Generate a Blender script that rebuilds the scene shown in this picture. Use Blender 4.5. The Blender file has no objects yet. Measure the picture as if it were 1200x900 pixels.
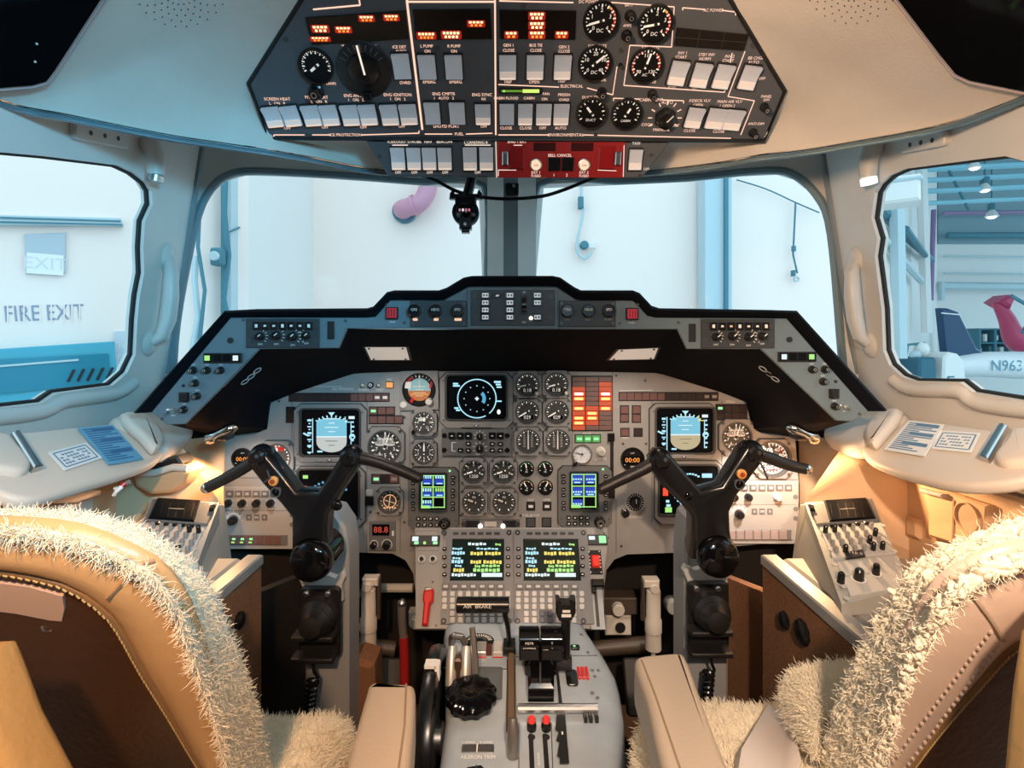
import bpy, bmesh, math, random
from mathutils import Vector, Matrix, noise
from mathutils.geometry import tessellate_polygon
from mathutils.bvhtree import BVHTree
random.seed(7)
SC = bpy.context.scene
COL = SC.collection
F, CX, HY, CZ = 640.0, 600.0, 400.0, 1.12      # focal length in pixels of the 1200x900 frame, principal point, eye height
PI = math.pi
EYE = Vector((0, 0, CZ))

def W(px, py, D):
    return Vector(((px - CX) * D / F, D, CZ + (HY - py) * D / F))

class Plane:
    """a plane in the place; n faces the cabin, v is up the plane, u to the right seen from the front"""
    def __init__(s, o, n, up=(0, 0, 1)):
        s.o = Vector(o); s.n = Vector(n).normalized()
        v = Vector(up); v = (v - s.n * v.dot(s.n)).normalized()
        s.v = v; s.u = v.cross(s.n).normalized()
    def hit(s, px, py):
        d = Vector(((px - CX) / F, 1, (HY - py) / F))
        return EYE + d * ((s.o - EYE).dot(s.n) / d.dot(s.n))
    def M(s, p):
        m = Matrix.Identity(4)
        for i, a in enumerate((s.u, s.v, s.n)):
            for j in range(3): m[j][i] = a[j]
        for j in range(3): m[j][3] = p[j]
        return m
    def at(s, px, py, w=0):
        return s.M(s.hit(px, py) + s.n * w)
    def uv(s, px, py, ref=None):
        d = s.hit(px, py) - (ref if ref is not None else s.o)
        return (d.dot(s.u), d.dot(s.v))
    def sc(s, px, py):
        a = s.hit(px, py)
        return (s.hit(px + 1, py) - a).length, (s.hit(px, py - 1) - a).length
    def poly(s, pts, ref):
        return [s.uv(x, y, ref) for x, y in pts]

def YP(D, px=600, py=400):                     # upright plane facing aft at distance D
    return Plane((0, D, CZ), (0, -1, 0))

# ---------------------------------------------------------------- materials
MATS = {}
def mat(name, col, rough=0.5, metal=0.0, emit=0.0, ecol=None, noise_s=0, noise_a=0.0, bump=0.0, bscale=60, coat=0.0, spec=0.5, sheen=0.0):
    if name in MATS: return MATS[name]
    m = bpy.data.materials.new(name); m.use_nodes = True
    nt = m.node_tree; b = nt.nodes['Principled BSDF']
    c = (*col, 1)
    b.inputs['Base Color'].default_value = c
    b.inputs['Roughness'].default_value = rough
    b.inputs['Metallic'].default_value = metal
    b.inputs['Specular IOR Level'].default_value = spec
    if coat: b.inputs['Coat Weight'].default_value = coat
    if sheen: b.inputs['Sheen Weight'].default_value = sheen
    if emit:
        b.inputs['Emission Color'].default_value = (*(ecol or col), 1)
        b.inputs['Emission Strength'].default_value = emit
    if noise_a or bump:
        tc = nt.nodes.new('ShaderNodeTexCoord')
    if noise_a:
        n = nt.nodes.new('ShaderNodeTexNoise'); n.inputs['Scale'].default_value = noise_s; n.inputs['Detail'].default_value = 5
        nt.links.new(tc.outputs['Object'], n.inputs['Vector'])
        r = nt.nodes.new('ShaderNodeMapRange'); r.inputs[1].default_value = .3; r.inputs[2].default_value = .7
        r.inputs[3].default_value = 1 - noise_a; r.inputs[4].default_value = 1 + noise_a
        nt.links.new(n.outputs['Fac'], r.inputs[0])
        mx = nt.nodes.new('ShaderNodeVectorMath'); mx.operation = 'SCALE'
        mx.inputs[0].default_value = col
        nt.links.new(r.outputs[0], mx.inputs['Scale'])
        nt.links.new(mx.outputs[0], b.inputs['Base Color'])
    if bump:
        n2 = nt.nodes.new('ShaderNodeTexNoise'); n2.inputs['Scale'].default_value = bscale; n2.inputs['Detail'].default_value = 3
        nt.links.new(tc.outputs['Object'], n2.inputs['Vector'])
        bp = nt.nodes.new('ShaderNodeBump'); bp.inputs['Strength'].default_value = bump; bp.inputs['Distance'].default_value = .004
        nt.links.new(n2.outputs['Fac'], bp.inputs['Height'])
        nt.links.new(bp.outputs[0], b.inputs['Normal'])
    MATS[name] = m
    return m
def emis(name, col, s=1.0):
    return mat(name, (.02, .02, .02), .4, 0, s, col)
def glass(name, tint=(.96, .99, 1)):
    m = bpy.data.materials.new(name); m.use_nodes = True
    nt = m.node_tree; nt.nodes.clear()
    o = nt.nodes.new('ShaderNodeOutputMaterial'); t = nt.nodes.new('ShaderNodeBsdfTransparent'); g = nt.nodes.new('ShaderNodeBsdfGlossy')
    x = nt.nodes.new('ShaderNodeMixShader'); fr = nt.nodes.new('ShaderNodeFresnel'); fr.inputs[0].default_value = 1.04
    t.inputs[0].default_value = (*tint, 1); g.inputs['Roughness'].default_value = .02
    nt.links.new(fr.outputs[0], x.inputs[0]); nt.links.new(t.outputs[0], x.inputs[1]); nt.links.new(g.outputs[0], x.inputs[2])
    nt.links.new(x.outputs[0], o.inputs[0])
    return m

# ---------------------------------------------------------------- mesh builder
TXT = {}
def text_geo(s):
    if s in TXT: return TXT[s]
    cu = bpy.data.curves.new('t', 'FONT'); cu.body = s; cu.align_x = 'CENTER'; cu.align_y = 'CENTER'; cu.resolution_u = 2; cu.size = 1.0
    ob = bpy.data.objects.new('t', cu)
    me = bpy.data.meshes.new_from_object(ob)
    g = ([v.co.copy() for v in me.vertices], [tuple(p.vertices) for p in me.polygons])
    bpy.data.objects.remove(ob); bpy.data.curves.remove(cu); bpy.data.meshes.remove(me)
    TXT[s] = g
    return g

class MB:
    def __init__(s): s.v = []; s.f = []; s.fm = []; s.ms = []; s.X = None
    def mi(s, m):
        if m not in s.ms: s.ms.append(m)
        return s.ms.index(m)
    def add(s, vs, fs, m):
        k = len(s.v); i = s.mi(m)
        if s.X is not None: vs = [s.X @ Vector(v) for v in vs]
        s.v += [Vector(v) for v in vs]
        for f in fs: s.f.append(tuple(k + a for a in f)); s.fm.append(i)
        return s
    def prism(s, poly, z0, z1, m, bev=0.0, mtop=None):
        """polygon (ccw) extruded from z0 to z1, top edge chamfered by bev"""
        n = len(poly)
        if sum(poly[i][0] * poly[(i + 1) % n][1] - poly[(i + 1) % n][0] * poly[i][1] for i in range(n)) < 0: poly = poly[::-1]
        rings = [(poly, z0)]
        if bev > 0:
            rings.append((poly, z1 - bev)); rings.append((inset(poly, bev), z1))
        else: rings.append((poly, z1))
        vs = [(x, y, z) for p, z in rings for x, y in p]
        fs = []
        for r in range(len(rings) - 1):
            for i in range(n):
                j = (i + 1) % n
                fs.append((r * n + i, r * n + j, (r + 1) * n + j, (r + 1) * n + i))
        fs.append(tuple(reversed(range(n))))
        s.add(vs, fs, m)
        top = [(x, y, z1) for x, y in rings[-1][0]]
        s.add(top, [tuple(range(n))], mtop or m)
        return s
    def box(s, cx, cy, w, h, z0, z1, m, bev=0.0, mtop=None):
        return s.prism([(cx - w / 2, cy - h / 2), (cx + w / 2, cy - h / 2), (cx + w / 2, cy + h / 2), (cx - w / 2, cy + h / 2)], z0, z1, m, bev, mtop)
    def rbox(s, cx, cy, w, h, r, z0, z1, m, bev=0.0, n=4, mtop=None):
        return s.prism(rrect(cx, cy, w, h, r, n), z0, z1, m, bev, mtop)
    def plate(s, outer, holes, z0, z1, m):
        """polygon with holes, extruded"""
        loops = [outer] + holes
        flat = [p for l in loops for p in l]
        tris = tessellate_polygon([[Vector((x, y, 0)) for x, y in l] for l in loops])
        n = len(flat)
        fs = []
        for t in tris:
            a, b, c = (flat[i] for i in t)
            ccw = (b[0] - a[0]) * (c[1] - a[1]) - (c[0] - a[0]) * (b[1] - a[1]) > 0
            t = tuple(t) if ccw else tuple(reversed(t))
            fs.append(tuple(i + n for i in t)); fs.append(tuple(reversed(t)))
        k = 0
        for li, l in enumerate(loops):
            q = len(l)
            ar = sum(l[i][0] * l[(i + 1) % q][1] - l[(i + 1) % q][0] * l[i][1] for i in range(q))
            fl = (ar > 0) == (li == 0)
            for i in range(q):
                a, b = k + i, k + (i + 1) % q
                fs.append((a, b, b + n, a + n) if fl else (b, a, a + n, b + n))
            k += q
        s.add([(x, y, z0) for x, y in flat] + [(x, y, z1) for x, y in flat], fs, m)
        return s
    def lathe(s, prof, m, n=20, cx=0, cy=0, cap=True, flute=0, fl=0.0):
        vs = []; fs = []
        for r, z in prof:
            for i in range(n):
                a = 2 * PI * i / n
                rr = r * (1 + (fl * (1 if (i * flute * 2 // n) % 2 else -1) if flute else 0))
                vs.append((cx + rr * math.cos(a), cy + rr * math.sin(a), z))
        for k in range(len(prof) - 1):
            for i in range(n):
                j = (i + 1) % n
                fs.append((k * n + i, k * n + j, (k + 1) * n + j, (k + 1) * n + i))
        if cap:
            fs.append(tuple(reversed(range(n)))); q = (len(prof) - 1) * n
            fs.append(tuple(range(q, q + n)))
        return s.add(vs, fs, m)
    def cyl(s, cx, cy, r, z0, z1, m, n=16, bev=0.0, r1=None):
        r1 = r if r1 is None else r1
        pr = [(r, z0), (r1, z1)] if not bev else [(r, z0), (r1, z1 - bev), (max(r1 - bev, 1e-5), z1)]
        return s.lathe(pr, m, n, cx, cy)
    def ring(s, cx, cy, r0, r1, z0, z1, m, n=24):
        o = [(cx + r1 * math.cos(2 * PI * i / n), cy + r1 * math.sin(2 * PI * i / n)) for i in range(n)]
        h = [(cx + r0 * math.cos(2 * PI * i / n), cy + r0 * math.sin(2 * PI * i / n)) for i in range(n)]
        vs = [(*p, z0) for p in o] + [(*p, z1) for p in o] + [(*p, z1) for p in h] + [(*p, z0) for p in h]
        fs = []
        for k in range(3):
            for i in range(n):
                j = (i + 1) % n
                fs.append((k * n + i, k * n + j, (k + 1) * n + j, (k + 1) * n + i))
        return s.add(vs, fs, m)
    def bar(s, x0, y0, x1, y1, w, z0, z1, m):
        d = Vector((x1 - x0, y1 - y0)); L = d.length or 1e-6; d /= L; q = Vector((-d.y, d.x)) * w / 2
        return s.prism([(x0 - q.x, y0 - q.y), (x1 - q.x, y1 - q.y), (x1 + q.x, y1 + q.y), (x0 + q.x, y0 + q.y)], z0, z1, m)
    def poly(s, pts, z, m):
        n = len(pts)
        if sum(pts[i][0] * pts[(i + 1) % n][1] - pts[(i + 1) % n][0] * pts[i][1] for i in range(n)) < 0: pts = pts[::-1]
        return s.add([(x, y, z) for x, y in pts], [tuple(range(n))], m)
    def quad(s, cx, cy, w, h, z, m):
        return s.poly([(cx - w / 2, cy - h / 2), (cx + w / 2, cy - h / 2), (cx + w / 2, cy + h / 2), (cx - w / 2, cy + h / 2)], z, m)
    def disc(s, cx, cy, r, z, m, n=24, a0=0, a1=2 * PI):
        full = abs(a1 - a0 - 2 * PI) < 1e-6
        pts = [(cx + r * math.cos(a0 + (a1 - a0) * i / n), cy + r * math.sin(a0 + (a1 - a0) * i / n)) for i in range(n if full else n + 1)]
        return s.poly(pts, z, m)
    def arc(s, cx, cy, r0, r1, a0, a1, z, m, n=16):
        vs = []; fs = []
        for i in range(n + 1):
            a = a0 + (a1 - a0) * i / n
            vs += [(cx + r0 * math.cos(a), cy + r0 * math.sin(a), z), (cx + r1 * math.cos(a), cy + r1 * math.sin(a), z)]
        for i in range(n):
            f = (2 * i, 2 * i + 1, 2 * i + 3, 2 * i + 2)
            fs.append(f if a1 > a0 else f[::-1])
        return s.add(vs, fs, m)
    def ticks(s, cx, cy, r0, r1, a0, a1, n, w, z, m):
        for i in range(n):
            a = a0 + (a1 - a0) * i / max(1, n - 1)
            c, d = math.cos(a), math.sin(a)
            q = (-d * w / 2, c * w / 2)
            s.add([(cx + r0 * c - q[0], cy + r0 * d - q[1], z), (cx + r1 * c - q[0], cy + r1 * d - q[1], z), (cx + r1 * c + q[0], cy + r1 * d + q[1], z), (cx + r0 * c + q[0], cy + r0 * d + q[1], z)], [(0, 1, 2, 3)], m)
        return s
    def text(s, t, cx, cy, size, z, m, wmax=None, rot=0.0, sx=1.0):
        vs, fs = text_geo(t)
        if wmax:
            w = (max(v.x for v in vs) - min(v.x for v in vs)) * size * sx
            if w > wmax: sx *= wmax / w
        c, d = math.cos(rot), math.sin(rot)
        out = []
        for v in vs:
            x, y = v.x * size * sx, v.y * size
            out.append((cx + x * c - y * d, cy + x * d + y * c, z))
        return s.add(out, fs, m)
    def tube(s, pts, r, m, n=10, cap=True, up=(0, 0, 1), flat=1.0):
        """swept round tube through 3-D points; r a number or one per point"""
        P = [Vector(p) for p in pts]; R = r if isinstance(r, (list, tuple)) else [r] * len(P)
        vs = []; fs = []; pu = None
        for i, p in enumerate(P):
            t = (P[min(i + 1, len(P) - 1)] - P[max(i - 1, 0)]).normalized()
            if pu is None:
                u = Vector(up)
                if abs(u.dot(t)) > .95: u = Vector((1, 0, 0))
            else: u = pu
            u = (u - t * u.dot(t)).normalized(); pu = u
            w = t.cross(u)
            for k in range(n):
                a = 2 * PI * k / n
                vs.append(p + u * (math.cos(a) * R[i] * flat) + w * (math.sin(a) * R[i]))
        for i in range(len(P) - 1):
            for k in range(n):
                j = (k + 1) % n
                fs.append((i * n + k, i * n + j, (i + 1) * n + j, (i + 1) * n + k))
        if cap:
            fs.append(tuple(reversed(range(n)))); q = (len(P) - 1) * n; fs.append(tuple(range(q, q + n)))
        return s.add(vs, fs, m)
    def ball(s, c, r, m, n=14, sx=1, sy=1, sz=1):
        vs = []; fs = []; h = n // 2
        for i in range(h + 1):
            t = PI * i / h
            for k in range(n):
                a = 2 * PI * k / n
                vs.append((c[0] + r * sx * math.sin(t) * math.cos(a), c[1] + r * sy * math.sin(t) * math.sin(a), c[2] - r * sz * math.cos(t)))
        for i in range(h):
            for k in range(n):
                j = (k + 1) % n
                fs.append((i * n + k, i * n + j, (i + 1) * n + j, (i + 1) * n + k))
        return s.add(vs, fs, m)
    def loft(s, rows, m, closed=False, flip=False):
        n = len(rows[0]); vs = [p for r in rows for p in r]; fs = []
        for i in range(len(rows) - 1):
            for k in range(n if closed else n - 1):
                j = (k + 1) % n
                f = (i * n + k, i * n + j, (i + 1) * n + j, (i + 1) * n + k)
                fs.append(f[::-1] if flip else f)
        return s.add(vs, fs, m)
    def solid(s, pts, m, faces):
        return s.add(pts, faces, m)
    def hexa(s, b, t, m):
        """eight corners: b four of the bottom (ccw seen from above), t four above them"""
        return s.add(list(b) + list(t), [(3, 2, 1, 0), (4, 5, 6, 7), (0, 1, 5, 4), (1, 2, 6, 5), (2, 3, 7, 6), (3, 0, 4, 7)], m)
    def mesh(s, name, ang=35, fix=False):
        me = bpy.data.meshes.new(name)
        me.from_pydata([tuple(v) for v in s.v], [], s.f)
        for m in s.ms: me.materials.append(m)
        me.polygons.foreach_set('material_index', s.fm)
        me.polygons.foreach_set('use_smooth', [True] * len(s.f))
        me.update()
        if fix:
            b = bmesh.new(); b.from_mesh(me); bmesh.ops.remove_doubles(b, verts=b.verts, dist=1e-5); bmesh.ops.recalc_face_normals(b, faces=b.faces); b.to_mesh(me); b.free()
        me.set_sharp_from_angle(angle=math.radians(ang))
        return me
    def islands(s):
        par = list(range(len(s.v)))
        def find(a):
            while par[a] != a: par[a] = par[par[a]]; a = par[a]
            return a
        seen = {}
        for i, v in enumerate(s.v):
            k = (round(v[0], 6), round(v[1], 6), round(v[2], 6))
            if k in seen: par[find(i)] = find(seen[k])
            else: seen[k] = i
        for f in s.f:
            for a in f[1:]: par[find(a)] = find(f[0])
        out = {}
        for f, m in zip(s.f, s.fm): out.setdefault(find(f[0]), []).append((f, m))
        for fs in out.values():
            n = MB(); n.ms = s.ms[:]; idx = {}
            for f, m in fs:
                for a in f:
                    if a not in idx: idx[a] = len(n.v); n.v.append(s.v[a])
                n.f.append(tuple(idx[a] for a in f)); n.fm.append(m)
            yield n
    def build_each(s, name, parent=None, M=None):
        for n in s.islands(): n.build(name, parent, M)
    def build(s, name, parent=None, M=None, ang=35, fix=False, label=None, stuff=False):
        ob = bpy.data.objects.new(name, s.mesh(name, ang, fix)); COL.objects.link(ob)
        if parent is not None: ob.parent = parent
        if M is not None: ob.matrix_basis = M
        if label: ob['label'] = label
        if stuff: ob['kind'] = 'stuff'
        return ob

def inset(poly, d):
    n = len(poly); out = []
    for i in range(n):
        p0, p1, p2 = Vector(poly[i - 1]), Vector(poly[i]), Vector(poly[(i + 1) % n])
        a = (p1 - p0).normalized() if (p1 - p0).length > 1e-9 else Vector((1, 0)); b = (p2 - p1).normalized() if (p2 - p1).length > 1e-9 else a
        na, nb = Vector((-a.y, a.x)), Vector((-b.y, b.x))
        m = na + nb
        L = m.length
        if L < 1e-6: out.append(tuple(p1)); continue
        m /= L
        out.append(tuple(p1 + m * d / max(.35, m.dot(na))))
    return out
def rrect(cx, cy, w, h, r, n=4):
    out = []
    for qx, qy, a0 in ((1, 1, 0), (-1, 1, PI / 2), (-1, -1, PI), (1, -1, 1.5 * PI)):
        for i in range(n + 1):
            a = a0 + PI / 2 * i / n
            out.append((cx + qx * (w / 2 - r) + r * math.cos(a), cy + qy * (h / 2 - r) + r * math.sin(a)))
    return out
def chamf(cx, cy, w, h, c):
    a, b = w / 2, h / 2
    return [(cx + x, cy + y) for x, y in ((a - c, -b), (a, -b + c), (a, b - c), (a - c, b), (-a + c, b), (-a, b - c), (-a, -b + c), (-a + c, -b))]
def spline(pts, k=4, closed=False):
    """Catmull-Rom through points of any dimension"""
    P = [Vector(p) for p in pts]; n = len(P); out = []
    for i in range(n if closed else n - 1):
        p0 = P[i - 1] if (i > 0 or closed) else P[0]; p1 = P[i]; p2 = P[(i + 1) % n]
        p3 = P[(i + 2) % n] if (closed or i + 2 < n) else P[-1]
        for j in range(k):
            t = j / k
            out.append(.5 * ((2 * p1) + (p2 - p0) * t + (2 * p0 - 5 * p1 + 4 * p2 - p3) * t * t + (3 * p1 - p0 - 3 * p2 + p3) * t ** 3))
    if not closed: out.append(P[-1].copy())
    return out

# ---------------------------------------------------------------- things
def tag(o, label, cat, group=None):
    o['label'] = label; o['category'] = cat
    if group: o['group'] = group
    return o
def thing(name, label, cat, M=None, group=None):
    o = bpy.data.objects.new(name, None); COL.objects.link(o); o.empty_display_size = .02
    if M is not None: o.matrix_world = M
    return tag(o, label, cat, group)
def struct(mb, name, M=None, ang=35, fix=False):
    o = mb.build(name, None, M, ang, fix); o['kind'] = 'structure'
    return o
def dup(root, M, label, group=None):
    r = root.copy(); COL.objects.link(r); r.matrix_basis = M; r['label'] = label
    if group: r['group'] = group
    for ch in root.children:
        c = ch.copy(); COL.objects.link(c); c.parent = r
        for g in ch.children:
            d = g.copy(); COL.objects.link(d); d.parent = c
    return r
def T(x=0, y=0, z=0): return Matrix.Translation((x, y, z))
def lamp(kind, name, loc, power, col, size=.1, target=None, spot=None, blend=.4, sizey=None):
    l = bpy.data.lights.new(name, kind); l.energy = power; l.color = col
    if kind == 'AREA':
        l.size = size
        if sizey: l.shape = 'RECTANGLE'; l.size_y = sizey
    elif kind in ('POINT', 'SPOT'): l.shadow_soft_size = size
    if spot: l.spot_size = spot; l.spot_blend = blend
    o = bpy.data.objects.new(name, l); COL.objects.link(o); o.location = loc
    if target is not None:
        o.rotation_euler = (Vector(target) - Vector(loc)).to_track_quat('-Z', 'Y').to_euler()
    return o
# ================================================================ materials of the place
TRIM = mat('painted window surround', (.62, .61, .58), .38, noise_s=6, noise_a=.05)
HEADL = mat('headliner vinyl', (.57, .53, .48), .7, noise_s=9, noise_a=.04, bump=.12, bscale=260)
TANWALL = mat('tan side wall leather', (.62, .39, .22), .55, noise_s=8, noise_a=.06, bump=.1, bscale=180)
LEDGE = mat('ledge vinyl', (.66, .58, .50), .5, bump=.12, bscale=240)
BLACK = mat('black paint', (.012, .012, .014), .45)
SATIN = mat('satin black plastic', (.008, .008, .009), .24, spec=.5)
GLOSSB = mat('gloss black', (.004, .004, .005), .07, spec=.4)
RUBBER = mat('rubber gasket', (.012, .014, .016), .7)
PANEL = mat('grey instrument panel paint', (.30, .285, .27), .5, noise_s=30, noise_a=.04)
BEZEL = mat('grey instrument bezel', (.25, .24, .23), .45)
BEZD = mat('dark grey control head', (.14, .14, .14), .45)
OVH = mat('overhead grey paint', (.085, .092, .104), .5, noise_s=14, noise_a=.05)
FASC = mat('glareshield fascia paint', (.125, .17, .195), .5, noise_s=14, noise_a=.05)
HOOD = mat('glareshield flocking', (.002, .0025, .005), .8, spec=.12)
DIAL = mat('dial face black', (.006, .006, .0065), .5, spec=.2)
DIALG = mat('dial face grey', (.12, .115, .11), .5)
WHITE = mat('white marking', (.82, .80, .76), .5)
WHITEL = emis('lit white legend', (1, .82, .68), 1.1)
ORANGEL = emis('lit amber legend', (1, .50, .25), .9)
PEACH = emis('edge lit line', (1, .60, .44), 1.25)
STEEL = mat('brushed steel', (.55, .55, .55), .3, 1)
CHROME = mat('chrome', (.85, .83, .80), .08, 1)
SCREW = mat('screw head', (.10, .10, .10), .4, .6)
GREY = mat('light grey paint', (.42, .42, .41), .45)
DGREY = mat('dark grey cast', (.055, .055, .06), .5)
RED = mat('red paint', (.55, .012, .012), .35)
REDDARK = mat('dull red plastic', (.20, .018, .018), .4)
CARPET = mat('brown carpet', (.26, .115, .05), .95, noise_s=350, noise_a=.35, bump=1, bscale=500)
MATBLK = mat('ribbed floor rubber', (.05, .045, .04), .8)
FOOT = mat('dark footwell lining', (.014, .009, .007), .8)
ROCK = mat('white rocker plastic', (.56, .58, .62), .35, 0, .08, (.85, .90, 1))
ROCKL = emis('rocker glow', (1, .78, .62), .8)
SCRB = mat('dark screen glass', (.002, .003, .005), .30, spec=.15)
CYAN = emis('screen cyan', (.45, .85, 1), 1.0)
CYAND = emis('screen sky', (.18, .55, .72), 1.0)
WHS = emis('screen white', (.80, .95, 1), .95)
GROUND = emis('screen pale ground', (.55, .60, .58), .95)
GROUNDT = emis('screen tan ground', (.52, .44, .27), .95)
GREENS = emis('screen green', (.45, .95, .25), .9)
BLUES = emis('screen blue', (.01, .05, .55), .9)
YEL = emis('screen yellow', (1, .82, .15), .95)
REDS = emis('red lit segment', (1, .06, .02), 1.3)
ORS = emis('amber lit segment', (1, .34, .05), 1.3)
HOT = emis('bright lit lamp', (1, .80, .40), 1.6)
REDG = emis('red glow lens', (.75, .04, .02), .8)
GRL = emis('green lamp', (.35, 1, .45), 1.0)
LAMPW = emis('flood lamp lens', (1, .93, .85), 1.2)
PAPER = mat('paper card', (.80, .80, .78), .6)
PRINT = mat('printed ink', (.10, .22, .36), .6)
PBLUE = mat('blue printed card', (.12, .36, .55), .5)

GL = glass('window glass')

# ================================================================ the cabin shell
TL = .15                                            # the side walls lean inwards with height
LW = Plane((-.90, 0, CZ), (1, 0, -TL))
RW = Plane((.90, 0, CZ), (-1, 0, -TL))
def mir(pts, c=601.0): return [(2 * c - x, y) for x, y in pts][::-1]
WIN_L = [(-140, 176), (-40, 176), (7, 179), (51, 183), (139, 194), (158, 203), (172, 214), (178, 224), (179, 240), (170, 260), (168, 291), (169, 320), (164, 346),
         (161, 375), (159, 416), (149, 437), (132, 452), (66, 461), (50, 472), (0, 478), (-140, 486)]
WIN_R = [(1345, 176), (1240, 186), (1200, 189), (1178, 183), (1152, 186), (1060, 198), (1042, 206), (1031, 216), (1025, 226), (1021, 256), (1028, 280), (1025, 301), (1029, 331), (1033, 362),
         (1035, 411), (1042, 428), (1056, 441), (1072, 447), (1125, 448), (1140, 460), (1200, 470), (1345, 482)]
def side_wall(P, win, name, wname, sgn):
    wuv = [P.uv(x, y) for x, y in win]
    fl = -CZ - .02
    u0, u1 = (-.75, 1.45) if sgn < 0 else (-1.45, .75)
    b = MB(); b.plate([(u0, fl), (u1, fl), (u1, .62), (u0, .62)], [wuv], -.028, 0, TRIM)
    struct(b, name, P.M(P.o), 30)
    # pane with its gasket
    g = MB(); g.poly(inset(wuv, -.004), -.020, GL)
    o = struct(g, wname, P.M(P.o))
    k = MB(); k.tube([(x, y, -.014) for x, y in wuv + wuv[:2]], .006, RUBBER, 6)
    k.build('gasket', o)
    return o
side_wall(LW, WIN_L, 'wall_left', 'window_1', -1)
side_wall(RW, WIN_R, 'wall_right', 'window_4', 1)

# windscreens: two upright panes in a shallow V, meeting at the centre post
A, Bc = Vector((-.885, 1.45, CZ)), Vector((-.075, 1.80, CZ))
d = (Bc - A).normalized()
LS = Plane(A, (d.y, -d.x, 0)); RS = Plane((.885, 1.45, CZ), (-d.y, -d.x, 0))
WS_L = [(196, 470), (197, 440), (206, 380), (218, 310), (232, 250), (246, 222), (262, 207), (287, 200), (330, 201), (385, 204), (440, 208), (500, 213), (567, 217), (571, 320), (572, 470)]
WS_R = [(1003, 470), (990, 440), (985, 390), (977, 295), (968, 246), (950, 219), (932, 205), (912, 199), (870, 201), (804, 208), (720, 212), (631, 216), (622, 323), (621, 470)]
def screen_wall(P, win, xs, name, wname):
    wuv = [P.uv(x, y) for x, y in win]
    wuv = [(min(max(x, xs[0] + .015), xs[1] - .015), y) for x, y in wuv]
    if sum(wuv[i][0] * wuv[(i + 1) % len(wuv)][1] - wuv[(i + 1) % len(wuv)][0] * wuv[i][1] for i in range(len(wuv))) < 0: wuv = wuv[::-1]
    b = MB(); b.plate([(xs[0], -.24), (xs[1], -.24), (xs[1], .62), (xs[0], .62)], [wuv], -.05, 0, TRIM)
    struct(b, name, P.M(P.o), 30)
    g = MB(); g.poly(inset(wuv, -.004), -.03, GL)
    o = struct(g, wname, P.M(P.o))
    k = MB(); k.tube([(x, y, -.004) for x, y in spline(wuv, 3, True)] + [(wuv[0][0], wuv[0][1], -.004)], .011, mat('blue grey frame seal', (.16, .24, .28), .4), 8)
    k.build('seal', o)
Lw = (Bc - A).length
screen_wall(LS, WS_L, (-.03, Lw + .03), 'wall_front_left', 'window_2')
screen_wall(RS, WS_R, (-Lw - .03, .03), 'wall_front_right', 'window_3')
# centre post: three faces
b = MB()
zb, zt = CZ - .1, CZ + .56
cp = [W(571, 0, 1.775), W(588, 0, 1.735), W(590, 0, 1.73), W(607, 0, 1.73), W(609, 0, 1.735), W(628, 0, 1.775)]
ring = [(p.x, p.y) for p in cp] + [(cp[-1].x, 1.84), (cp[0].x, 1.84)]
bb = MB(); bb.prism(ring, zb, zt, TRIM)
struct(bb, 'trim_1', None, 20)
c2 = MB(); x0, x1 = cp[2].x, cp[3].x
c2.prism([(x0, 1.7295), (x1, 1.7295), (x1, 1.722), (x0, 1.722)], zb, zt, mat('grey post strip', (.22, .25, .27), .45))
struct(c2, 'trim_2')

for nm, P_, Q_ in (('wall_front_lower_left', A, Bc), ('wall_front_lower_right', Vector((.885, 1.45, CZ)), Vector((.075, 1.80, CZ)))):
    dd = (Q_ - P_).normalized(); a_, c_ = P_ - dd * .06, Q_ + dd * .09; o_ = Vector((0, .03, 0)); z_ = lambda v, z: Vector((v.x, v.y, z))
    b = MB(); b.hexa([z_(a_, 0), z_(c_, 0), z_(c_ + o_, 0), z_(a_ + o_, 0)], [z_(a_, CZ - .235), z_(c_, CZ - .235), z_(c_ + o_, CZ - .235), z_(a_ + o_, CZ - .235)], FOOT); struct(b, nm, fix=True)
# seam strips where side walls meet the front
for nm, s in (('trim_3', -1), ('trim_4', 1)):
    c = MB(); c.tube([(s * (.90 - TL * z), 1.447, CZ + z) for z in (-.25, 0, .3, .6)], .009, mat('pillar seam', (.20, .24, .26), .4), 8)
    struct(c, nm)
# roof skin, rear bulkhead, floor: close the cabin so that only the windows let daylight in
b = MB(); b.box(0, .62, 2.3, 2.75, CZ + .62, CZ + .68, HEADL); struct(b, 'ceiling_outer')
b = MB(); b.box(0, 0, 2.2, 1.9, 0, .05, FOOT); struct(b, 'wall_back', Matrix.Translation((0, -.75, CZ - .2)) @ Matrix.Rotation(-PI / 2, 4, 'X'))
b = MB(); b.box(0, .6, 2.1, 2.7, -.06, 0, CARPET); struct(b, 'floor')
# footwell lining in front of the pedals
b = MB(); b.box(0, 1.70, .9, .03, 0, CZ - .25, FOOT); struct(b, 'wall_front')

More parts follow.
